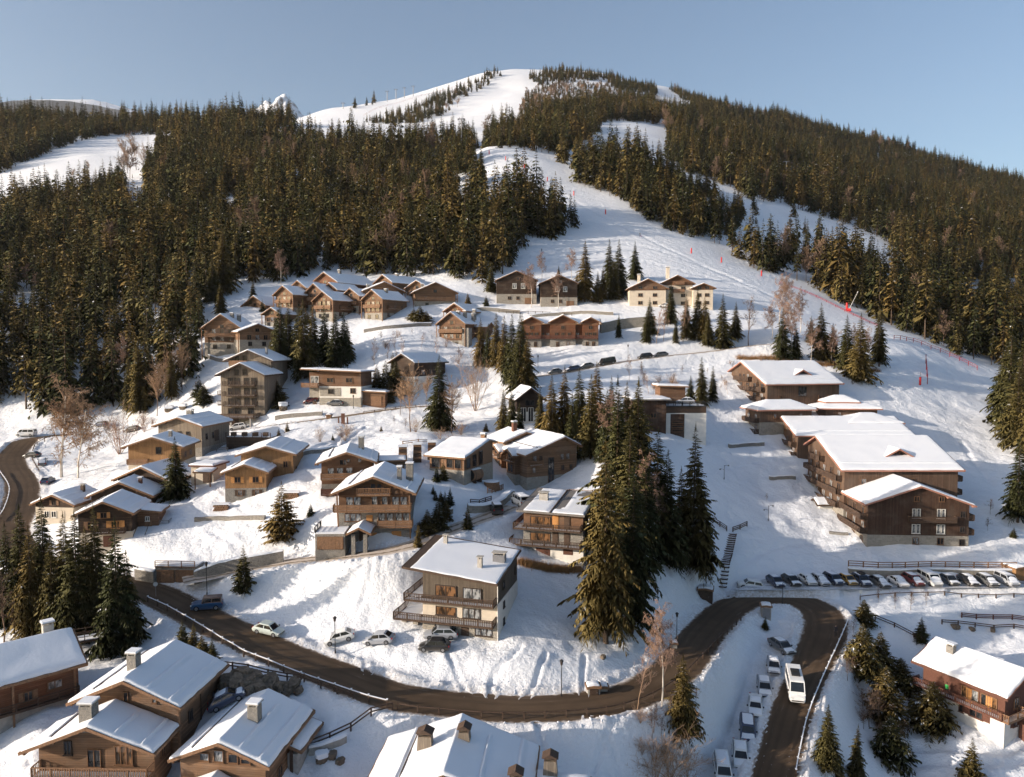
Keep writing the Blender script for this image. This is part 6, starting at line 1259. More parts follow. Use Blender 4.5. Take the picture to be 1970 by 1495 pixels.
def car_meshes(kind):
    if kind in _carm: return _carm[kind]
    L, W, H, zb, zh, w0, t0, t1, w1 = CAR[kind]; hw = W / 2; X = lambda f: L / 2 - f * L
    body = MB(); sts = [(0.0, 0.82, 0.60, 0.30), (0.025, 0.93, zh * 0.80, 0.22), (0.10, 0.98, zh * 0.93, 0.20), (w0, 1.0, zb, 0.20), (0.5, 1.0, zb + 0.02, 0.20), (0.8, 1.0, zb + 0.04, 0.20), (0.95, 0.98, zb + 0.02, 0.24), (1.0, 0.90, zb * 0.86, 0.34)]
    if kind in ('sedan',): sts[6] = (0.95, 0.97, zb, 0.24)
    rings = []
    for f, wf, zt, z0 in sts:
        y = hw * wf; x = X(f); rings.append([(x, -y * 0.9, z0), (x, -y, z0 + 0.2), (x, -y, zt - 0.16), (x, -y * 0.93, zt - 0.02), (x, 0, zt + 0.03), (x, y * 0.93, zt - 0.02), (x, y, zt - 0.16), (x, y, z0 + 0.2), (x, y * 0.9, z0)])
    n = len(rings[0]); vs = [p for r in rings for p in r]; fs = []
    for i in range(len(rings) - 1):
        for k in range(n): fs.append((i * n + k, i * n + (k + 1) % n, (i + 1) * n + (k + 1) % n, (i + 1) * n + k)[::-1])
    fs.append(tuple(range(n))); fs.append(tuple((len(rings) - 1) * n + k for k in reversed(range(n)))); body.add(vs, fs)
    # greenhouse
    yb = hw * 0.95; yt = hw * (0.80 if kind not in ('van', 'minibus') else 0.90); g = MB()
    b = [(X(w0), -yb, zb - 0.04), (X(w1), -yb, zb - 0.02), (X(w1), yb, zb - 0.02), (X(w0), yb, zb - 0.04)]
    t = [(X(t0), -yt, H - 0.05), (X(t1), -yt, H - 0.05), (X(t1), yt, H - 0.05), (X(t0), yt, H - 0.05)]
    m_ = [(X(t0 + .04), -yt * .93, H), (X(t1 - .03), -yt * .93, H), (X(t1 - .03), yt * .93, H), (X(t0 + .04), yt * .93, H)]
    g.add(b + t + m_, [(0, 1, 5, 4), (1, 2, 6, 5), (2, 3, 7, 6), (3, 0, 4, 7), (4, 5, 9, 8), (5, 6, 10, 9), (6, 7, 11, 10), (7, 4, 8, 11), (8, 9, 10, 11)])
    gv = [Vector(p) for p in b + t]
    def pane(q, s0, s1, h0, h1):
        a, bb, c, d = [gv[i] for i in q]      # bottom a->bb, top d->c
        def P(s, h): return a.lerp(bb, s).lerp(d.lerp(c, s), h)
        ctr = (P(s0, h0) + P(s1, h1)) / 2; nn = (P(s1, h0) - P(s0, h0)).cross(P(s0, h1) - P(s0, h0)).normalized()
        if nn.dot(ctr - Vector((0, 0, zb + 0.3))) < 0: nn = -nn
        pts = [P(s0, h0), P(s1, h0), P(s1, h1), P(s0, h1)]
        mb = MB(); mb.add([tuple(p + nn * 0.012) for p in pts] + [tuple(p - nn * 0.03) for p in pts], [(0, 1, 2, 3), (3, 2, 6, 7), (0, 4, 5, 1), (1, 5, 6, 2), (0, 3, 7, 4)])
        return mb
    sides = [(0.05, 0.47), (0.52, 0.93)] if kind not in ('van', 'minibus') else [(0.05, 0.24), (0.28, 0.60), (0.64, 0.94)]
    panes = [('windscreen', pane((3, 0, 4, 7), 0.07, 0.93, 0.12, 0.92)), ('rear_window', pane((1, 2, 6, 5), 0.1, 0.9, 0.25, 0.9))]
    for q in ((0, 1, 5, 4), (3, 2, 6, 7)):
        for s0, s1 in sides: panes.append(('side_window', pane(q, s0, s1, 0.18, 0.86)))
    snow = MB()   # snow left on roof, bonnet and boot
    def pad(x0, x1, y0, z0, z1, th):
        xs = np.linspace(x0, x1, 7); ys = np.linspace(-y0, y0, 7); v = []; f = []
        for i, x in enumerate(xs):
            for j, y in enumerate(ys):
                e = min(i, 6 - i, j, 6 - j); v.append((x, y, z0 + (z1 - z0) * i / 6 + (0 if e == 0 else th * (0.8 if e == 1 else 1.0) * (0.85 + 0.3 * rb.random()))))
        for i in range(6):
            for j in range(6): f.append((i * 7 + j, (i + 1) * 7 + j, (i + 1) * 7 + j + 1, i * 7 + j + 1))
        snow.add(v, f)
    pad(X(t1 - .02), X(t0 + .03), yt * .92, H - .02, H - .02, 0.11); pad(X(w0 + .01), X(0.05), hw * .88, zb - .03, zh * .86, 0.09)
    snow2 = snow.mesh('snow', M['snow_roof'])
    pad(X(w0 - 0.005), X(t0 + .03), yt * .90, zb + .03, H - .01, 0.05); pad(X(t1), X(w1), yt * .90, H - .04, zb + .06, 0.05)
    snow.smooth = True
    bar = MB(); bar.box(X(0) - 0.16, X(0) + 0.03, -hw * .72, hw * .72, 0.42, 0.56)
    hl = [MB().box(X(0.045), X(0.004), s * hw * .74 - .16, s * hw * .74 + .16, zh * .66, zh * .66 + .14).mesh('headlight', M['lamp_glass']) for s in (-1, 1)]
    tl = [MB().box(X(1.002), X(0.975), s * hw * .76 - .12, s * hw * .76 + .12, zb * .72, zb * .72 + .22).mesh('tail_light', M['tail']) for s in (-1, 1)]
    body.smooth = False
    mir = [MB().box(X(w0 + .06) - .08, X(w0 + .06) + .08, s * (hw + .10) - .09, s * (hw + .10) + .09, zb, zb + .16).mesh('mirror', M['black']) for s in (-1, 1)]
    _carm[kind] = (body, g, [(nm, p.mesh(nm, M['car_glass'])) for nm, p in panes], snow2, snow.mesh('snow', M['snow_roof']), bar.mesh('grille', M['black']), hl, tl, mir)
    return _carm[kind]
_cpm = {}
def car(p, yaw, kind, paint, label, snow=0, group=None, name='parked_car', cat='car', roofpaint=None, dz=0.0, z=None):
    body, g, panes, sn1, sn2, grille, hl, tl, mir = car_meshes(kind); L, W, H, zb, *_ = CAR[kind]
    c, s = math.cos(R(yaw)), math.sin(R(yaw))
    q = np.array([(0, 0), (L * .33 * c, L * .33 * s), (-L * .33 * c, -L * .33 * s)]) + np.array(p[:2])
    zz = ground(q[:, 0], q[:, 1]) if z is None else np.array([z] * 3)
    for key in RP:
        d, rz = road_dist(q[:, 0], q[:, 1], key); zz = np.where(d < RP[key][2] + 0.4, rz + 0.01, zz)
    if in_poly(q[:1, 0], q[:1, 1], PARK)[0]: zz[:] = PARK_Z + 0.03
    o = empty(name, (p[0], p[1], float(zz[1] + zz[2]) / 2 + 0.02 + dz), R(yaw), label, cat, group)
    o.rotation_euler.y = -math.atan2(zz[1] - zz[2], L * .66)
    for nm, m, mt in (('body', body, PAINT[paint]), ('cabin', g, PAINT[roofpaint or paint])):
        k = (kind, nm, mt.name)
        if k not in _cpm: _cpm[k] = m.mesh(nm, mt)
        link(nm, _cpm[k], o)
    for nm, m in panes: link(nm, m, o)
    link('grille', grille, o)
    for m in hl: link('headlight', m, o)
    for m in tl: link('tail_light', m, o)
    for m in mir: link('mirror', m, o)
    r = 0.33 if kind not in ('minibus', 'van', 'suv', 'jeep') else 0.38; ty, rm = wheel_mesh(r)
    for fx in (0.19, 0.80):
        for sy in (-1, 1): w = link('wheel', ty, o, (L / 2 - fx * L, sy * (W / 2 - 0.10), r)); link('rim', rm, w)
    if snow: link('snow', sn1 if snow == 1 else sn2, o)
    return o
# the row on the parking lot, left to right
car((42.52,127.61), 172, 'suv', 'white', 'white off-road car parked sideways at the left end of the parking lot', 0)
row = [(1492, 'estate', 'navy', 1, 'dark blue car, second from the left in the parking lot row'), (1522, 'estate', 'black', 1, 'black car, third from the left in the parking lot row'), (1553, 'hatch', 'white', 2, 'snow covered small car, fourth from the left in the parking lot row'), (1577, 'estate', 'silver', 2, 'silver car under snow, fifth from the left in the parking lot row'),
       (1603, 'suv', 'navy', 1, 'dark car with clear windscreen left of the ochre car in the parking lot'), (1630, 'hatch', 'ochre', 1, 'ochre yellow car in the parking lot row'), (1657, 'suv', 'navy', 1, 'dark car with roof box right of the ochre car'), (1692, 'estate', 'grey', 2, 'grey snow topped car eighth in the parking lot row'),
       (1728, 'sedan', 'white', 2, 'pale snowed-in saloon left of the rusty red car in the parking lot'), (1757, 'suv', 'red', 2, 'red car under snow left of the tall white van in the parking lot'), (1788, 'van', 'white', 2, 'tall white van under snow in the parking lot row'), (1825, 'hatch', 'grey', 1, 'dark grey car right of the tall white van in the parking lot'),
       (1863, 'estate', 'black', 2, 'black snow topped car, third from the right end of the parking lot'), (1899, 'suv', 'grey', 2, 'grey snow topped car, second from the right end of the parking lot'), (1936, 'mpv', 'silver', 2, 'snow covered people carrier at the right end of the parking lot')]
ROWXY = [(46.87,127.08), (49.91,127.76), (52.94,128.10), (55.14,128.03), (57.60,128.12), (60.11,128.12), (62.34,127.52), (65.25,126.86), (68.70,127.11), (71.65,127.60), (74.76,127.99), (78.19,127.98), (81.57,127.71), (84.66,127.34), (88.37,127.74)]
for (u, k, c, s, lab), p in zip(row, ROWXY):
    o = car(p, -90 + rb.uniform(3, 9) - (0 if u < 1700 else 4), k, c, lab, s, 'cars in the parking lot row')
    if 'roof box' in lab: MB().box(-0.9, 0.5, -0.45, 0.45, 1.78, 2.08).build('roof_box', M['black'], o)
# row along the lower road
low = [('estate', 'grey', 'topmost snow topped car of the roadside row, nearest the hairpin'), ('hatch', 'silver', 'second snow topped car from the top of the roadside row'), ('estate', 'silver', 'third snow topped car from the top of the roadside row'), ('sedan', 'white', 'car with dark cleared windscreen in the roadside row, left of the minibus'),
       ('suv', 'navy', 'fifth snow topped car from the top of the roadside row'), ('estate', 'white', 'sixth snow topped car from the top of the roadside row'), ('mpv', 'white', 'lowest snow topped car of the roadside row at the bottom edge')]
LOWXY = [(40.47,106.78), (37.48,101.68), (34.57,97.09), (32.16,93.44), (29.94,89.70), (27.76,85.61), (24.87,82.99)]
for i, ((k, c, lab), p) in enumerate(zip(low, LOWXY)): car(p, (-72, -106, -104, -108, -105, -104, -100)[i], k, c, lab, 1, 'snowed-in cars along the lower road')
o = car((38.24,95.72), -104, 'minibus', 'white', 'white minibus with dark roof unit driving down the lower road', 0, name='minibus', cat='minibus')
MB().box(-1.2, 0.5, -0.55, 0.55, 2.61, 2.78).box(-1.0, -0.4, -0.4, 0.4, 2.781, 2.85).build('roof_unit', M['black'], o)
# cars by the flat roofed house
car((-10.09,92.51), 176, 'hatch', 'black', 'black hatchback parked in front of the flat roofed house', 0)
car((-9.49,94.71), 182, 'estate', 'silver', 'silver estate car right behind the black hatchback', 0)
car((-17.58,94.33), 172, 'hatch', 'silver', 'silver compact people carrier left of the flat roofed house', 0)
car((-23.00,95.37), 188, 'hatch', 'white', 'white hatchback with open boot shadow beside the street lamp', 0)['label'] = 'white hatchback beside the street lamp left of the silver people carrier'
car((-33.29,97.15), -14, 'hatch', 'mint', 'pale green hatchback parked in the snow above the road', 0)
car((-44.43,103.84), 196, 'jeep', 'blue', 'blue off-road car with brown top at the road junction', 0, roofpaint='brown')
car((-31.59,78.85), 20, 'hatch', 'navy', 'dark car under snow behind the large warm chalet', 1)
# left road
car((-138.35,205.96), 186, 'van', 'white', 'white van parked at the bend of the left road', 0, name='parked_van', cat='van')
car((-122.82,184.88), 175, 'hatch', 'black', 'dark car half snowed in beside the left road', 1)
car((-115.16,177.09), 120, 'estate', 'grey', 'snow buried car below the dark one at the left road', 2)
car((-103.20,160.24), 100, 'hatch', 'navy', 'dark blue car lowest in the row at the left road', 1)
car((-107.10,204.25), 170, 'estate', 'black', 'black car behind the grey plank chalet', 1); car((-119.65,210.96), 170, 'hatch', 'navy', 'dark car behind the large birch', 1)
# upper village
car((-71.21,188.22), 190, 'suv', 'white', 'white off-road car below the weathered grey chalet', 0); car((-76.95,189.01), 175, 'hatch', 'silver', 'snowy car in the garage yard of the weathered grey chalet', 2)
car((-46.77,191.97), 175, 'estate', 'grey', 'dark grey car parked before the white and russet house', 1); car((-54.01,194.76), 200, 'hatch', 'red', 'dark red car half buried in snow left of the white and russet house', 1)
car((28.08,214.87), 196, 'van', 'black', 'black van on the far road', 0, name='parked_van', cat='van'); car((40.35,220.80), 194, 'suv', 'black', 'black car right of the black van on the far road', 0); car((45.46,222.75), 194, 'estate', 'grey', 'rightmost dark car on the far road', 0)
car((17.62,208.91), 196, 'estate', 'navy', 'dark car left of the black van on the far road', 1); car((21.65,211.94), 196, 'estate', 'grey', 'snow topped car just left of the black van on the far road', 2); car((12.29,207.10), 190, 'hatch', 'grey', 'leftmost car on the far road behind the spruces', 1)
car((54.95,263.83), 178, 'estate', 'white', 'white car in front of the pale apartment house', 1)
car((-2.70,124.55), 100, 'jeep', 'black', 'black utility vehicle at the garage under the stone terrace', 1); car((1.51,130.14), 110, 'van', 'white', 'white box trailer beside the black utility vehicle', 1, name='trailer', cat='trailer')
car((41.99,176.00,31.63)[:2], 175, 'estate', 'silver', 'silver car on the roof parking terrace of the modern building', 1, z=31.55)

# ------------------------------------------------------------------ street lamps
lamp_m = None
def lamp(p, h, label, kind='lantern', group='street lamps'):
    o = empty('street_lamp', at(p, -0.1), 0, label, 'street lamp', group)
    MB().tube([(0, 0, 0), (0, 0, 0.5), (0, 0, 0.52), (0, 0, h)], [0.10, 0.09, 0.06, 0.045], 8).build('pole', M['black'], o)
    if kind == 'lantern':
        hd = MB().tube([(0, 0, h), (0, 0, h + .08), (0, 0, h + .5)], [0.08, 0.14, 0.2], 6).build('lantern', M['frame_dark'], o)
        MB().tube([(0, 0, h + .5), (0, 0, h + .56), (0, 0, h + .75)], [0.27, 0.26, 0.04], 6).build('hood', M['black'], hd)
    else:
        for s, zz in ((-1, h * 0.75), (1, h)):
            MB().tube([(0, 0, zz - .2), (s * .5, 0, zz), (s * .9, 0, zz)], [0.04, 0.04, 0.03], 5).build('arm', M['black'], o); MB().tube([(s * .9, 0, zz - .18), (s * .9, 0, zz + .06)], [0.2, 0.06], 8).build('lamp_shade', M['black'], o)
    return o
for v, lab in (((-23.13,92.95,4.90), 'street lamp beside the white hatchback above the road'), ((5.96,85.38,4.70), 'street lamp on the snowy bank above the road bend'), ((23.85,102.99,4.51), 'street lamp left of the hairpin road'), ((-46.17,108.06,5.19), 'street lamp before the stone garden wall'), ((45.64,120.39,4.91), 'street lamp between hairpin and parking row'),
               ((-41.65,190.52,3.55), 'street lamp in front of the white and russet house'), ((34.86,219.00,5.00), 'street lamp above the far road'), ((-104.54,205.67,4.43), 'street lamp at the dark forest edge on the left'), ((7.59,212.45,3.64), 'street lamp left of the far road cars'), ((21.03,236.10,3.36), 'street lamp on the residence slope')): lamp(v, v[2] - 0.7, lab)
for v, lab in (((52.53,147.23,3.30), 'two armed lamp on the lawn before the apartment blocks'), ((46.28,157.30,3.18), 'two armed lamp near the tall golden spruce')): lamp(v, v[2], lab, 'arms')

# ------------------------------------------------------------------ fences
def fence(pts, label, h=0.95, step=2.4, rails=(0.85,), mt='timber_dark', snow=False, lift=0.0, name='fence', z=None):
    c = catmull(pts, 0.4); s = np.concatenate([[0], np.cumsum(np.linalg.norm(np.diff(c, axis=0), axis=1))]); n = max(2, int(s[-1] / step))
    t = np.linspace(0, s[-1], n + 1); px = np.interp(t, s, c[:, 0]); py = np.interp(t, s, c[:, 1]); pz = ground(px, py) if z is None else np.full(n + 1, z)
    o = empty(name, (px[0], py[0], pz[0]), 0, label, 'fence'); k = ('post', mt, h)
    if k not in _cache: _cache[k] = MB().box(-.08, .08, -.08, .08, -0.6, h).mesh('post', M[mt])
    if 'pcap' not in _cache: _cache['pcap'] = MB().box(-.10, .10, -.10, .10, 0, 0.12).mesh('snow', M['snow_roof'])
    P = [Vector((px[i] - px[0], py[i] - py[0], pz[i] - pz[0] + lift)) for i in range(n + 1)]
    for i in range(n + 1):
        po = link('post', _cache[k], o, P[i], rb.uniform(-.1, .1))
        if snow: link('snow', _cache['pcap'], po, (0, 0, h))
    for r in rails:
        mb = MB(); sn = MB()
        for i in range(n):
            a = P[i] + Vector((0, 0, r * h)); b = P[i + 1] + Vector((0, 0, r * h)); mb.bar(a, b, 0.09, 0.13)
            if snow and r == rails[0]: sn.bar(a + Vector((0, 0, .10)), b + Vector((0, 0, .10)), 0.13, 0.07)
        ra = mb.build('rail', M[mt], o)
        if sn.v: sn.build('snow', M['snow_roof'], ra)
    return o
fence([(-53.64,105.11), (-47.56,101.04), (-37.84,93.23), (-29.86,87.63), (-23.48,85.30), (-17.27,82.40), (-14.36,81.33)], 'rail fence along the lower edge of the upper road stretch', snow=True)
fence([(-35.44,86.37), (-31.90,84.50), (-27.91,85.51), (-23.26,84.47), (-18.55,82.76)], 'double rail fence on top of the boulder wall', rails=(0.9, 0.5), step=2.2)
fence([(-22.22,76.19), (-19.56,76.87), (-16.63,79.23), (-13.67,80.76)], 'rail fence climbing from the bottom left chalets to the road', rails=(0.95, 0.5), step=2.4)
fence([(-13.09,80.88), (-10.95,80.38), (-7.38,80.17), (-1.47,79.81), (4.43,80.20), (10.49,81.38), (15.83,84.37), (20.60,89.00), (25.19,95.40), (29.76,102.91), (36.34,113.08)], 'rail fence along the outer edge of the road bend', snow=False)
fence([(53.48,113.45), (48.96,106.67), (44.03,99.53), (39.93,93.46), (37.38,89.50), (34.83,85.01), (32.80,81.18)], 'snow capped rail fence on the right side of the lower road', snow=True, h=0.8, step=1.8)
fence([(60.10,123.13), (64.13,123.15), (71.84,124.06), (81.29,124.70), (90.70,124.54)], 'low rail fence in front of the parking lot', step=3.0, h=0.75)
fence([(60.19,117.97), (62.45,116.33), (64.90,114.54), (66.77,112.64)], 'thin rail fence running down toward the dark red chalet', rails=(0.9, 0.45), h=0.8)
fence([(71.45,118.33), (76.70,118.68), (81.33,117.83), (85.47,116.41)], 'lower of the two rail fences on the right hand slope', h=0.8, rails=(0.9, 0.5)); fence([(75.88,120.22), (80.59,120.70), (86.81,118.95)], 'upper of the two rail fences on the right hand slope', h=0.9, rails=(0.9, 0.6, 0.3), mt='timber_red')
fence([(-127.71,201.94), (-129.67,197.10), (-122.10,183.79), (-111.76,170.44)], 'low rail at the inner edge of the left road bend', h=0.6); fence([(-119.46,168.24), (-108.08,154.83), (-99.41,140.70), (-96.29,133.94)], 'snow capped rail on the outer side of the left road', h=0.7, snow=True)
fence([(-73.33,165.73), (-69.57,165.30), (-64.44,163.76)], 'pale rail fence above the small cream garage', h=0.9, rails=(0.9, 0.5), mt='metal')
fence([(36.77,171.00,30.81)[:2], (45.35,171.00,30.81)[:2]], 'black railing on the roof parking terrace', z=31.6, rails=(0.9, 0.5), mt='black', step=1.6)

# ------------------------------------------------------------------ walls in the ground
def ground_wall(name, pts, h, th, mt, label, cat='wall', snow=True, down=2.5, zflat=None):
    c = catmull(pts, 1.0); z = ground(c[:, 0], c[:, 1]) if zflat is None else np.full(len(c), zflat); d = np.gradient(c, axis=0); d /= np.linalg.norm(d, axis=1)[:, None]; nrm = np.stack([-d[:, 1], d[:, 0]], -1)
    o = empty(name, (c[0, 0], c[0, 1], z[0]), 0, label, cat); v = []; f = []; sv = []; hn = 0.08 * vnoise(np.arange(len(c)) * 0.7, np.zeros(len(c)), 77)
    for i in range(len(c)):
        for s, zz in ((-1, -down), (1, -down), (1, h), (-1, h)): v.append((c[i, 0] - c[0, 0] + nrm[i, 0] * s * th / 2, c[i, 1] - c[0, 1] + nrm[i, 1] * s * th / 2, z[i] - z[0] + zz + (hn[i] if zz > 0 else 0)))
        for s, zz in ((-1.15, h + hn[i] - .02), (-0.8, h + .22), (0.8, h + .25), (1.15, h + hn[i] - .02)): sv.append((c[i, 0] - c[0, 0] + nrm[i, 0] * s * th / 2, c[i, 1] - c[0, 1] + nrm[i, 1] * s * th / 2, z[i] - z[0] + zz))
    for i in range(len(c) - 1):
        for k in range(4): f.append((i * 4 + k, i * 4 + (k + 1) % 4, i * 4 + 4 + (k + 1) % 4, i * 4 + 4 + k)[::-1])
    f += [(0, 1, 2, 3), tuple(4 * (len(c) - 1) + k for k in (3, 2, 1, 0))]
    MB().add(v, f).build('stone_base', M[mt], o)
    if snow: MB().add(sv, f).build('snow', M['snow_roof'], o)
    return o
ground_wall('retaining_wall', [(61.67,131.15), (67.57,130.04), (74.01,130.56), (77.49,130.84), (84.64,130.14), (92.75,130.22)], 1.75, 0.6, 'stone_pale', 'pale stone retaining wall behind the parking row', zflat=PARK_Z)
fence([(61.98,131.82), (67.89,130.67), (74.61,131.15), (76.84,131.38), (84.19,130.93), (92.09,130.65)], 'three rail fence on the retaining wall above the parking row', h=1.2, rails=(0.95, 0.6, 0.25), z=PARK_Z + 1.8, mt='timber')
ground_wall('garden_wall', [(-49.44,111.47), (-45.80,111.51), (-41.86,111.84), (-35.91,112.42)], 1.9, 0.6, 'stone', 'curved stone garden wall right of the wooden garage doors'); ground_wall('garden_wall', [(-59.76,113.74), (-57.47,112.94), (-56.23,112.59)], 1.9, 0.7, 'stone', 'short stone wall left of the wooden garage doors')
ground_wall('terrace_wall', [(-55.67,126.11), (-50.41,125.53), (-44.33,123.77), (-42.33,123.16)], 0.6, 0.5, 'stone', 'low dark stone wall across the snowy garden', snow=False)
ground_wall('terrace_wall', [(58.52,163.93), (64.81,164.90)], 0.7, 0.5, 'stone', 'short dark wall on the lawn before the long apartment block'); ground_wall('terrace_wall', [(52.15,173.87), (58.11,177.61), (62.15,178.18)], 0.8, 0.5, 'stone', 'dark wall stub on the upper lawn below the pavilion')
ground_wall('terrace_wall', [(64.23,145.35), (67.66,144.34)], 0.4, 0.7, 'stone', 'dark step at the foot of the gable fronted apartment block', snow=False)
ground_wall('terrace_wall', [(-21.85,75.86), (-19.37,76.09), (-18.18,77.02)], 0.7, 0.5, 'concrete', 'concrete kerb wall right of the bottom left chalets')
ground_wall('stone_bank', [(29.12,240.45), (37.42,244.45), (48.19,246.16)], 3.2, 1.0, 'stone_pale', 'tall stone bank wall right of the long residence')
# wooden double garage in the stone wall
gp = (-53.01,112.17); h = House('garage', 'wooden double garage doors set in the stone wall under the fenced terrace', gp, gz(gp), -3, 'garage')
h.vol(-3.2, 3.2, 0.3, 3.5, [(-1.5, 2.35, 'stone')]); h.door('F', 1.7, -0.1, 2.7, 2.0, 'timber', name='garage_door'); h.door('F', 4.7, -0.1, 2.7, 2.0, 'timber', name='garage_door'); MB().box(-3.1, 3.1, 0.4, 3.4, 2.353, 2.6).build('snow', M['snow_roof'], h.o); h.balcony('F', 0, 6.4, 2.4, 0.0, 'timber', 'rail', 1.0, ends=False, snow=False)
# boulders of the rock wall
def boulder_mesh(seed):
    import bmesh
    bm = bmesh.new(); bmesh.ops.create_icosphere(bm, subdivisions=3, radius=1.0); rg = random.Random(seed)
    for v in bm.verts: v.co *= 1 + rg.uniform(-0.26, 0.16); v.co.x = max(-.75, min(.8, v.co.x)); v.co.y = max(-.7, min(.7, v.co.y)); v.co.z = max(-.6, min(.62, v.co.z))
    me = bpy.data.meshes.new('boulder'); bm.to_mesh(me); bm.free(); me.materials.append(M['rock']); return me
BOULD = [boulder_mesh(i) for i in range(5)]
wp = (-28.96,81.33); ow = empty('boulder_wall', at(wp), 0, 'retaining wall of large brown boulders below the road on the left', 'wall')
for i, p in enumerate([(-32.95,81.79), (-32.55,82.32), (-31.49,80.94), (-31.14,81.78), (-30.24,80.60), (-30.06,81.77), (-29.19,80.96), (-29.14,82.37), (-28.36,81.65), (-28.26,83.16), (-27.48,82.43), (-27.27,83.68), (-26.44,83.16), (-26.11,84.08), (-25.24,83.63), (-32.70,83.35), (-31.31,82.91), (-30.14,83.01), (-29.18,83.74), (-32.31,80.75), (-30.85,80.00), (-29.58,79.76), (-33.88,83.22), (-34.26,82.62), (-33.24,81.29)]):
    b = link('boulder', BOULD[i % 5], ow); q = at(p); b.location = (q[0] - ow.location.x, q[1] - ow.location.y, q[2] - ow.location.z + 0.35); sz = rb.uniform(0.5, 1.35); b.scale = (sz * 1.2, sz * .8, sz * rb.uniform(.7, 1.2)); b.rotation_euler = (rb.uniform(-.3, .3), rb.uniform(-.3, .3), rb.random() * 6)
snow_b = MB()
for i, (p, sz, lab) in enumerate((((-20.20,74.89), .8, 'dark rock in the snow beside the concrete kerb wall'), ((-19.12,75.03), .7, 'second dark rock beside the concrete kerb wall'), ((-18.19,74.58), .6, 'third dark rock beside the concrete kerb wall'), ((73.42,117.86), .8, 'brown rock heap under the right hand rail fences'), ((76.21,117.90), .6, 'small brown rock under the right hand rail fences'), ((79.59,117.79), .6, 'brown rock right under the right hand rail fences'), ((11.89,92.83), .5, 'reddish hydrant stone beside the tall spruce clump'), ((-98.94,209.07), 1.4, 'snow capped boulder above the grey plank chalet'), ((-94.17,207.53), 1.2, 'snow capped boulder left of the weathered chalet'), ((-60.66,192.28), 1.6, 'mushroom shaped snow capped rock right of the weathered chalet'))):
    q = at(p); o = empty('rock', q, rb.random() * 6, lab, 'rock'); b = link('stone', BOULD[i % 5], o, (0, 0, sz * .3)); b.scale = (sz, sz * .8, sz * .8)
    if 'snow' in lab:
        c = link('snow_cap', bpy.data.meshes.new_from_object(b) if False else BOULD[(i + 1) % 5].copy(), o, (0, 0, sz * .95)); c.data.materials.clear(); c.data.materials.append(M['snow_roof']); c.scale = (sz * 1.15, sz, sz * .55)
# ------------------------------------------------------------------ steps
def stairs(pa, pb, w, n, label, mt='timber_dark', rail=True):
    a = Vector(at(pa)); b = Vector(at(pb)); o = empty('stairs', a, 0, label, 'stairs'); d = b - a; dirn = Vector((d.x, d.y, 0)).normalized(); s = Vector((dirn.y, -dirn.x, 0))
    for i in range(n):
        c = d * (i / n); c.z = gz((a.x + c.x, a.y + c.y)) - a.z + 0.12; mb = MB(); mb.bar(c - s * w / 2, c + s * w / 2, d.length / n * 0.75, 0.2); st = mb.build('step', M[mt], o)
        MB().bar(c - s * w * .42 + Vector((0, 0, .09)), c + s * w * .42 + Vector((0, 0, .09)), d.length / n * 0.35, 0.05).build('snow', M['snow_roof'], st)
    if rail:
        for k in (-1, 1):
            mb = MB(); mb.bar(s * k * w / 2 + Vector((0, 0, 1)), d + s * k * w / 2 + Vector((0, 0, 1)), 0.08)
            for i in range(0, n + 1, 4): mb.bar(d * (i / n) + s * k * w / 2, d * (i / n) + s * k * w / 2 + Vector((0, 0, 1)), 0.08)
            mb.build('handrail', M[mt], o)
    return o
stairs((36.85,126.38), (42.73,139.81), 2.2, 22, 'dark wooden steps climbing the bank left of the lawn', rail=False)
fence([(43.18,140.30), (46.98,143.56)], 'short rail at the right of the step top', h=1.0, rails=(0.95, 0.6, 0.3)); fence([(41.74,139.54), (39.28,140.26)], 'short rail at the left of the step top', h=1.0, rails=(0.95, 0.6, 0.3))
stairs((57.00,99.67), (59.86,106.36), 1.5, 12, 'snowy steps left of the dark red chalet', rail=False); fence([(58.85,101.69), (60.84,106.58)], 'hand rail beside the snowy steps', step=3, h=1.0)

# ------------------------------------------------------------------ huts, boxes, sauna, bridge
def box_hut(name, label, p, w, d, hgt, yaw, mt, cat, roof='snow'):
    h = House(name, label, p, gz(p), yaw, cat); h.vol(-w / 2, w / 2, 0, d, [(-1, hgt, mt)]); rf = RF('gy', (-w / 2 - .15, w / 2 + .15, -.15, d + .15), hgt - .02, 0.12); h.roof(rf, 0.28); return h
h = box_hut('transformer_box', 'grey utility box with snow cap on the hairpin island', (41.46,116.17), 1.5, 1.4, 2.0, -10, 'concrete', 'utility box'); h.door('F', 0.75, 0.1, 1.0, 1.6, 'metal')
h = box_hut('bin_shelter', 'snow capped refuse shelter at the foot of the dark wooden steps', (32.87,121.43), 2.4, 2.0, 1.7, -18, 'timber_dark', 'shelter'); h.door('F', 1.2, 0, 1.6, 1.4)
h = box_hut('grit_box', 'round topped grit box with snow cap beside the road bend', (9.98,86.01), 1.5, 1.1, 0.9, 5, 'concrete', 'box'); h.door('F', 0.75, 0.1, 0.9, 0.6, 'timber_dark'); box_hut('grit_box', 'small low box right beside the round topped grit box', (11.29,86.89), 0.9, 0.8, 0.5, 0, 'concrete', 'box')
box_hut('meter_box', 'small snow topped box beside the street lamp left of the hairpin road', (22.94,100.23), 0.7, 0.6, 0.7, 0, 'concrete', 'box')
h = box_hut('kiosk', 'small orange hut at the right picture edge above the parking lot', (92.44,129.35), 3.0, 3.0, 2.2, 10, 'wood_honey', 'hut')
h = box_hut('wood_crate', 'wooden box on the snow below the white and russet house', (-46.10,182.02), 1.2, 1, .8, 0, 'timber', 'box')
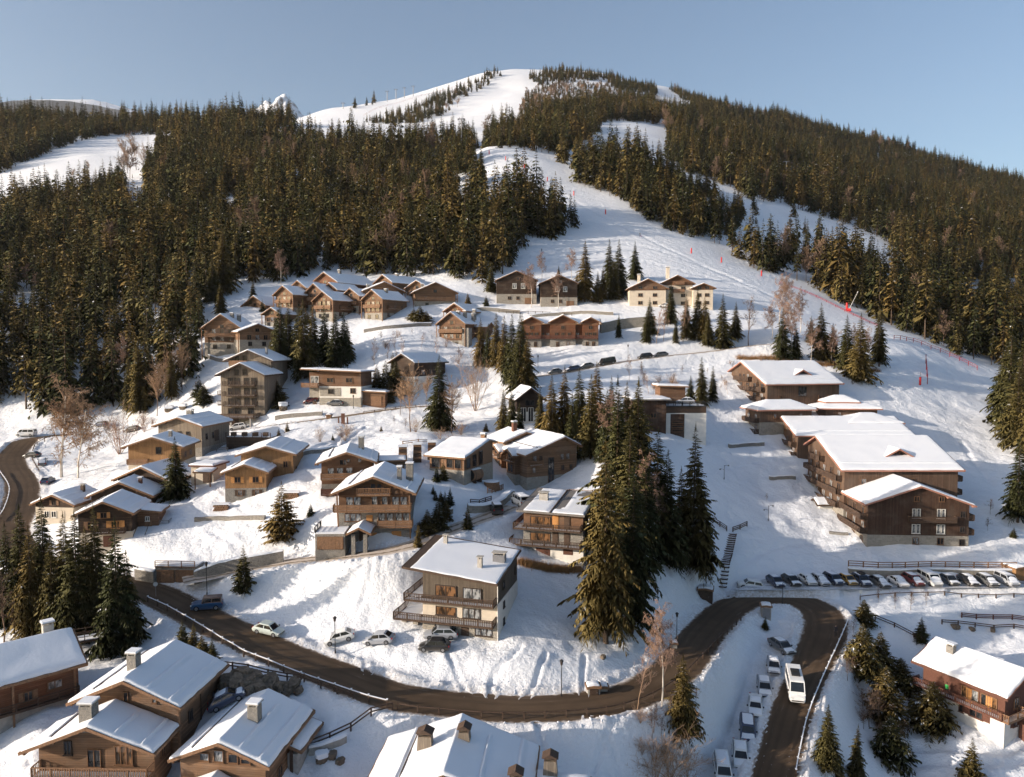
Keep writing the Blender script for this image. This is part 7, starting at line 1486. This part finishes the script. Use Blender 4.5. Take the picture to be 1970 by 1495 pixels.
# barrel sauna
p = (-7.80,135.21); o = empty('barrel_sauna', at(p, 0.2), R(-38), 'wooden barrel sauna with dark round front on the stone terrace', 'sauna')
MB().tube([(0, 0, 1.1), (0, 2.6, 1.1)], [1.1, 1.1], 20).build('barrel', M['timber'], o); MB().tube([(0, -0.06, 1.1), (0, 0.05, 1.1)], [0.95, 0.95], 20).build('front', M['black'], o)
for y in (0.5, 2.1): MB().box(-1, 1, y - .1, y + .1, -0.4, 0.35).build('cradle', M['timber_dark'], o); MB().tube([(0, y - .05, 1.1), (0, y + .05, 1.1)], [1.13, 1.13], 20).build('hoop', M['black'], o)
MB().box(-.55, .55, 0.1, 2.5, 2.1, 2.28).build('snow', M['snow_roof'], o)
p = (-3.86,137.11); o = empty('hot_tub', at(p), 0, 'snow covered round hot tub behind a wooden screen on the terrace', 'hot tub'); MB().tube([(0, 0, -0.5), (0, 0, 1.2)], [1.5, 1.5], 18).build('tub', M['timber'], o); MB().tube([(0, 0, 1.2), (0, 0, 1.35), (0, 0, 1.42)], [1.5, 1.4, 1.0], 18).build('cover', M['snow_roof'], o)
fence([(-4.51,132.84), (-2.93,135.41), (-1.72,140.41)], 'wooden screen before the hot tub', h=1.1, rails=(0.95, 0.7, 0.45, 0.2), step=1.2, mt='timber'); fence([(-7.29,126.20), (-5.97,127.08), (-3.77,130.64)], 'dark rail on the edge of the stone terrace', h=1.0, rails=(0.95, 0.6, 0.3), step=1.5)
ground_wall('terrace_wall', [(-7.64,124.38), (-5.43,125.27), (-2.78,128.29), (0.00,136.83)], 1.2, 1.2, 'stone_pale', 'curved stone terrace wall above the garage bend')
# timber cribs behind the balcony chalet
for q, lab in (((-20.83,137.70), 'leftmost dark timber crib of the terrace edge'), ((-18.15,138.52), 'middle dark timber crib of the terrace edge'), ((-15.63,140.99), 'rightmost dark timber crib of the terrace edge')):
    o = empty('timber_crib', at(q, -0.5), R(5), lab, 'crib')
    for i in range(7): MB().box(-.75 - .05 * (6 - i) * .5, .75, 0.02 * i, 1.3, 0.6 * i, 0.6 * i + 0.5).build('log', M['timber_dark' if i % 2 else 'timber'], o)
    MB().box(-.9, .9, -.05, 1.5, 4.05, 4.4).build('snow', M['snow_roof'], o)
fence([(-22.32,147.79), (-19.70,148.04), (-16.77,150.42)], 'board rail on top of the timber cribs', h=1.3, rails=(0.9, 0.6), mt='timber', step=2.6)
# wooden deck beside the sandy road
p = (-60.36,166.23); h = House('wooden_deck', 'dark wooden deck structure with snow below the sandy road', p, gz(p), -4, 'deck'); h.vol(-5.5, 5.0, 0, 3, [(-2, 2.0, 'wood_dark')]); h.balcony('F', 0, 10.5, 2.0, 0.1, 'timber_dark', 'rail', 1.1, snow=False); MB().box(-5.4, 4.9, 0.1, 2.9, 2.003, 2.2).build('snow', M['snow_roof'], h.o)
for x in (-4.2, -1.6, 1.0, 3.4): MB().box(x - .5, x + .5, 0.6, 1.6, 2.2, 3.1).build('bench', M['timber_dark'], h.o)
# notice posts by the upper road
p = (-41.64,178.52); o = empty('notice_board', at(p), 0, 'rusty notice board between two short posts beside the upper road', 'sign'); MB().box(-.45, .45, -.1, .1, -.3, 2.6).build('board', M['timber_red'], o)
for x in (-1.1, 1.1): MB().box(x - .16, x + .16, -.12, .12, -.3, 1.7).build('post', M['timber_red'], o)
# footbridge to the left chalet
p = (-56.30,93.79); o = empty('footbridge', at(p, 2.4), R(28), 'wooden footbridge with railings between the spruces and the red brown chalet', 'bridge')
for i in range(16): MB().box(-4.8 + i * .6, -4.8 + i * .6 + .54, -1, 1, -.08, 0.0).build('plank', M['timber_dark'], o)
for s in (-1, 1):
    mb = MB(); mb.bar((-4.8, s, 1.0), (4.8, s, 1.0), .09); mb.bar((-4.8, s, .5), (4.8, s, .5), .07); mb.bar((-4.8, s * .9, -.2), (4.8, s * .9, -.2), .2)
    for i in range(7): mb.bar((-4.8 + i * 1.6, s, -.1), (-4.8 + i * 1.6, s, 1.0), .1)
    mb.build('railing', M['timber_dark'], o)
for x in (-1.5, 4.4): MB().box(x - .25, x + .25, -.8, .8, -4.5, -.1).build('pier', M['timber_dark'], o)
MB().box(-4.7, 4.7, -.9, .9, 0.003, 0.1).build('snow', M['snow_roof'], o)
# dry grass fringe under the brown and white house
def grass(name, pts, n, h, label):
    v = []; f = []; rg = np.random.default_rng(3); c = catmull(pts, 0.5)
    i = rg.integers(0, len(c), n); x = c[i, 0] + rg.normal(0, .45, n); y = c[i, 1] + rg.normal(0, .35, n); z = ground(x, y); a = rg.uniform(0, 6.28, n); hh = h * rg.uniform(.5, 1.2, n); w = 0.035
    V = np.stack([np.stack([x - w * np.cos(a), y - w * np.sin(a), z - .05], -1), np.stack([x + w * np.cos(a), y + w * np.sin(a), z - .05], -1), np.stack([x + rg.normal(0, .25, n), y + rg.normal(0, .25, n), z + hh], -1)], 1).reshape(-1, 3)
    tag(link(name, np_mesh(name, V, np.arange(3 * n).reshape(-1, 3), M['dry_grass'])), label, 'grass', kind='stuff')
grass('dry_grass', [(1.62,111.64), (4.49,112.31), (7.80,113.01), (10.48,113.52)], 4500, 0.9, 'strip of dry golden grass along the wall of the brown and white house')
grass('dry_grass', [(69.04,222.34), (78.40,221.87), (87.39,220.49), (100.70,222.01), (111.33,220.98)], 5000, 1.3, 'dry brushwood on the bank below the lower ski run')

# ------------------------------------------------------------------ people
def person_mesh(stride=0.22, arm=0.25, ski=False):
    mb_v = [(0, 0, 0.95), (0, 0, 1.15), (0, 0, 1.38), (0, 0, 1.50), (0, 0.02, 1.62), (0, 0.03, 1.74),
            (0.10, 0, 0.90), (0.11, stride * .5, 0.50), (0.11, stride, 0.08), (0.12, stride + .14, 0.04), (-0.10, 0, 0.90), (-0.11, -stride * .2, 0.48), (-0.11, -stride, 0.08), (-0.12, -stride + .14, 0.04),
            (0.19, 0, 1.40), (0.24, -arm * .4, 1.13), (0.24, arm * .5, 0.90), (-0.19, 0, 1.40), (-0.24, arm * .4, 1.13), (-0.24, arm, 0.92), (0.24, arm * .7, 0.82), (-0.24, arm * 1.2, 0.84)]
    ed = [(0, 1), (1, 2), (2, 3), (3, 4), (4, 5), (0, 6), (6, 7), (7, 8), (8, 9), (0, 10), (10, 11), (11, 12), (12, 13), (2, 14), (14, 15), (15, 16), (16, 20), (2, 17), (17, 18), (18, 19), (19, 21)]
    rad = [.15, .14, .17, .065, .10, .085, .10, .075, .05, .045, .10, .075, .05, .045, .075, .055, .042, .075, .055, .042, .035, .035]
    me = bpy.data.meshes.new('body'); me.from_pydata(mb_v, ed, []); o = bpy.data.objects.new('tmp_body', me); COL.objects.link(o)
    m = o.modifiers.new('skin', 'SKIN'); o.modifiers.new('sub', 'SUBSURF').levels = 1
    for i, r in enumerate(rad): me.skin_vertices[0].data[i].radius = (r, r * .85); me.skin_vertices[0].data[i].use_root = (i == 0)
    dg = bpy.context.evaluated_depsgraph_get(); out = bpy.data.meshes.new_from_object(o.evaluated_get(dg)); bpy.data.objects.remove(o)
    return out
M['skin'] = m_plain('skin', (0.45, 0.28, 0.2), 0.6); M['cloth'] = m_plain('dark clothing', (0.035, 0.035, 0.045), 0.85); M['cloth_red'] = m_plain('rust jacket', (0.30, 0.09, 0.04), 0.85); M['cloth_green'] = m_plain('green jacket', (0.06, 0.42, 0.10), 0.8); M['hair'] = m_plain('dark hair', (0.03, 0.02, 0.015), 0.8)
base_p = person_mesh()
def person(p, yaw, label, jacket, dz=0.0, z=None, skis=False, group=None):
    me = base_p.copy(); me.materials.clear()
    for m in (M['cloth'], jacket, M['skin']): me.materials.append(m)
    for q in me.polygons: zc = q.center.z; q.material_index = 2 if zc > 1.52 or (zc < .9 and abs(q.center.x) > .2) else 1 if zc > 0.88 else 0
    me.polygons.foreach_set('use_smooth', [True] * len(me.polygons))
    loc = at(p, dz) if z is None else (p[0], p[1], z); o = empty('person', loc, R(yaw), label, 'person', group); link('body', me, o)
    MB().tube([(0, 0.0, 1.66), (0, 0.0, 1.75), (0, 0.0, 1.82)], [.115, .11, .05], 10).build('hat' if skis else 'hair', M['hair'], o)
    if skis:
        for s in (-1, 1): MB().box(s * .13 - .05, s * .13 + .05, -.8, 1.0, .0, .04).build('ski', M['red'], o); MB().bar((s * .3, .25, .85), (s * .45, -.1, .05), .03).build('ski_pole', M['black'], o)
    return o
def m_road_z(p):
    d, rz = road_dist(np.array([p[0]]), np.array([p[1]]), 'main'); return float(rz[0]) + 0.01
pp = (49.97,109.88); person(pp, 160, 'person in dark clothes walking up the road past the hairpin', M['cloth'], z=m_road_z(pp) if road_dist(np.array([pp[0]]), np.array([pp[1]]), 'main')[0][0] < 3.2 else None)
for q, lab, j in (((-2.53,449.40), 'leftmost tiny skier of the four below the forest tip', 'cloth'), ((0.63,445.40), 'second tiny skier of the four below the forest tip', 'cloth_red'), ((3.42,441.89), 'third tiny skier of the four below the forest tip', 'cloth'), ((5.57,439.84), 'rightmost tiny skier of the four below the forest tip', 'cloth_red'), ((13.11,325.07), 'lone dark skier on the lower snow field', 'cloth'), ((62.59,360.06), 'lone dark skier in the middle of the wide run', 'cloth'), ((101.55,721.12), 'tiny dark skier on the upper run', 'cloth')):
    person(q, rb.uniform(0, 360), lab, M[j], skis=True, group='skiers on the piste')
# balcony figure on the dark red chalet: seated green clothing seen over the rail
hx = Vector((61.4, 97.85, -5.7)) + Matrix.Rotation(R(-62), 3, 'Z') @ Vector((-1.6, 0.5, 2.45)); person((hx.x, hx.y), -60, 'figure in bright green clothes on the balcony of the dark red chalet', M['cloth_green'], z=hx.z)
# ------------------------------------------------------------------ ski run furniture
def pad_pole(p, label, h=2.6):
    o = empty('padded_pole', at(p, -0.2), 0, label, 'pole', 'red padded poles on the ski run'); MB().tube([(0, 0, 0), (0, 0, h + 1.6)], [.07, .05], 6).build('pole', M['metal'], o); MB().tube([(0, 0, .2), (0, 0, .3), (0, 0, h), (0, 0, h + .1)], [.2, .3, .3, .2], 10).build('pad', M['red'], o)
for q, lab in (((-15.21,492.68), 'red padded pole highest on the main run'), ((-3.98,471.91), 'red padded pole second from the top of the main run'), ((7.67,454.88), 'red padded pole third from the top of the main run'), ((20.68,432.47), 'red padded pole fourth from the top of the main run'), ((34.74,414.53), 'red padded pole near the spruce tongue'), ((49.24,387.80), 'red padded pole in the middle of the main run'), ((84.27,345.18), 'red padded pole above the pale apartment house'), ((97.26,340.83), 'red padded pole right of the pale apartment house'), ((113.24,332.77), 'red padded pole at the right piste edge'), ((122.12,217.44), 'red padded pole behind the uppermost apartment block')): pad_pole(q, lab)
p = (141.41,307.38); o = empty('snow_cannon', at(p), R(-25), 'red snow cannon with slanted lance at the forest edge', 'snow cannon'); MB().box(-1, 1, -.6, .6, 0, 1.2).build('base', M['red'], o); MB().tube([(.4, 0, 1), (3.2, 0, 7.5)], [.12, .08], 6).build('lance', M['metal'], o); MB().tube([(-.6, 0, 1.2), (-.6, 0, 3.6)], [.5, .35], 8).build('tank', M['red'], o); MB().tube([(3.2, 0, 7.5), (3.5, 0, 8.2)], [.2, .15], 8).build('nozzle', M['metal'], o)
def net(pts, label, h=1.6, step=3.0):
    o = fence(pts, label, h, step, (0.95, 0.5), 'net', name='safety_net'); return o
net([(136.91,261.39), (146.18,264.58), (153.05,263.24), (159.40,261.14), (163.21,255.21)], 'red safety net along the forest edge of the ski run'); net([(134.81,237.16), (125.64,219.81)], 'short red net pole pair across the lower ski run', 3.0, 6); net([(119.76,327.82), (131.14,321.21), (138.28,306.30), (142.66,284.22)], 'dark red net line along the right piste edge', 0.9, 5); net([(-228.59,1146.52), (-209.78,1224.82), (-175.96,1291.55), (-126.58,1342.95), (-77.51,1388.62)], 'thin red net line up the far snow crest', 3.0, 22)
def pylon(p, h, label, cat='pylon'):
    o = empty('lift_pylon', at(p, -1), 0, label, cat, 'lift pylons'); MB().tube([(0, 0, 0), (0, 0, h)], [.7, .45], 8).build('mast', M['metal'], o); MB().box(-3, 3, -.3, .3, h - .4, h + .2).build('crossarm', M['metal'], o)
    for x in (-2.7, 2.7): MB().box(x - .3, x + .3, -1.6, 1.6, h - .9, h - .42).build('sheave', M['black'], o)
for q, lab in (((-218.69,1304.02), 'first lift pylon from the left on the far snow crest'), ((-204.92,1315.22), 'second lift pylon from the left on the far snow crest'), ((-191.45,1323.92), 'third lift pylon from the left on the far snow crest'), ((-176.24,1327.94), 'rightmost lift pylon on the far snow crest')): pylon(q, 19, lab)
pylon((-41.18,605.17), 26, 'lift pylon standing at the forest edge in the middle'); pylon((252.69,681.60), 20, 'lift pylon amid the right forest'); pylon((-280.13,1232.75), 11, 'small lift pylon left on the far crest')
p = (-45.22,1441.10); o = empty('lift_station', at(p), 0, 'lift station hut on the snow crest', 'hut'); MB().box(-5, 5, -3, 3, -2, 4).build('wall', M['timber_dark'], o); MB().side([(-6, 4), (6, 4), (0, 6.5)], -3.6, 3.6).build('roof', M['snow_roof'], o)
# ------------------------------------------------------------------ loose snow clods thrown up along the roads
rg = np.random.default_rng(9); cl = MB(); ico = [(0, 0, 1), (.9, 0, -.2), (-.45, .8, -.2), (-.45, -.8, -.2)]
for key, n in (('main', 2600), ('lane', 500), ('upper', 300)):
    c, zs, hw, w_ = RP[key]; i = rg.integers(1, len(c) - 1, n); d = c[i + 1] - c[i - 1]; d /= np.linalg.norm(d, axis=1)[:, None]; off = (w_[i] + 0.25 + np.abs(rg.normal(0, .9, n))) * rg.choice([-1, 1], n); x = c[i, 0] + d[:, 1] * off; y = c[i, 1] - d[:, 0] * off; z = ground(x, y); s = rg.uniform(.06, .22, n)
    for k in range(n): cl.add([(x[k] + a * s[k] * (1 + .5 * rg.random()), y[k] + b * s[k], z[k] + c_ * s[k] * .8) for a, b, c_ in ico], [(0, 1, 2), (0, 2, 3), (0, 3, 1), (1, 3, 2)])
tag(cl.build('snow_clods', M['snow_roof']), 'broken snow clods along the road edges', 'snow', kind='stuff')
# terraces, woodpiles and other yard things
ground_wall('terrace_wall', [(-45.09,147.38), (-41.60,150.17), (-37.03,153.65)], 0.8, 0.5, 'stone', 'stone terrace wall above the three tier balcony chalet'); ground_wall('terrace_wall', [(-48.72,239.98), (-38.43,239.89), (-26.93,244.07)], 1.0, 0.5, 'stone', 'stone terrace wall below the dormer chalet'); ground_wall('terrace_wall', [(-21.05,257.42), (-10.17,260.03), (2.77,259.53)], 1.2, 0.6, 'stone_pale', 'stone terrace wall behind the four chimney chalet')
ground_wall('terrace_wall', [(-95.92,229.69), (-89.41,225.63), (-82.84,225.35)], 1.0, 0.5, 'stone', 'stone wall beneath the twin chimney chalet'); ground_wall('terrace_wall', [(-61.24,187.60), (-54.34,187.07), (-48.85,186.65)], 0.9, 0.7, 'stone', 'rough stone bank between the weathered chalet and the upper road'); ground_wall('terrace_wall', [(6.35,255.10), (19.20,257.10), (35.56,256.40)], 1.0, 0.6, 'stone_pale', 'stone wall along the yard before the twin dark chalets')
ground_wall('terrace_wall', [(-15.09,115.87), (-13.37,119.28), (-10.20,122.71)], 0.7, 0.5, 'stone', 'dark low wall right of the three tier balcony chalet')
fence([(-4.61,259.07), (8.27,258.54), (20.93,255.90)], 'rail fence along the yard before the twin dark chalets', h=1.0); fence([(-37.77,184.78), (-30.28,187.71), (-25.23,190.23)], 'low rail along the end of the sandy upper road', h=0.8)
for q, lab in (((-39.20,127.70), 'woodpile under snow right of the honey coloured chalet'), ((-74.57,151.08), 'woodpile below the orange boarded chalet'), ((-40.65,192.32), 'woodpile beside the small wooden garage'), ((-51.95,128.29), 'snow covered bench beside the low garden wall')):
    o = empty('woodpile', at(q), R(rb.uniform(-20, 20)), lab, 'woodpile')
    for i in range(6):
        for j in range(3): MB().tube([(-1.2 + i * .42 + (j % 2) * .2, 0, .2 + j * .36), (-1.2 + i * .42 + (j % 2) * .2, .9, .2 + j * .36)], [.2, .2], 7).build('log', M['timber'], o)
    MB().box(-1.5, 1.4, -.05, 1.0, 1.16, 1.42).build('snow', M['snow_roof'], o)
sign = [((59.44,121.72), 'small road sign at the entrance of the parking lot'), ((-53.49,107.20), 'small road sign at the left road junction')]
for q, lab in sign:
    o = empty('road_sign', at(q), R(15), lab, 'sign'); MB().tube([(0, 0, -.2), (0, 0, 2.2)], [.04, .04], 6).build('post', M['metal'], o); MB().tube([(0, -.05, 2.0), (0, -.02, 2.0)], [.33, .33], 16).build('plate', M['frame_white'], o)

# ------------------------------------------------------------------ thin winter air over the whole valley
hz = MB().box(-4400, 4400, -250, 6000, float(gzv.min()) - 700, 2000).build('haze', [])
hz.display_type = 'WIRE'; tag(hz, 'thin pale winter haze in the air of the valley', kind='stuff')
hm = bpy.data.materials.new('thin haze'); hm.use_nodes = True; hn = hm.node_tree.nodes; hn.remove(hn['Principled BSDF'])
pv = hn.new('ShaderNodeVolumePrincipled'); pv.inputs['Color'].default_value = (0.86, 0.91, 1.0, 1); pv.inputs['Density'].default_value = 0.000026; pv.inputs['Anisotropy'].default_value = 0.2
hm.node_tree.links.new(pv.outputs[0], hn['Material Output'].inputs['Volume']); hz.data.materials.append(hm)
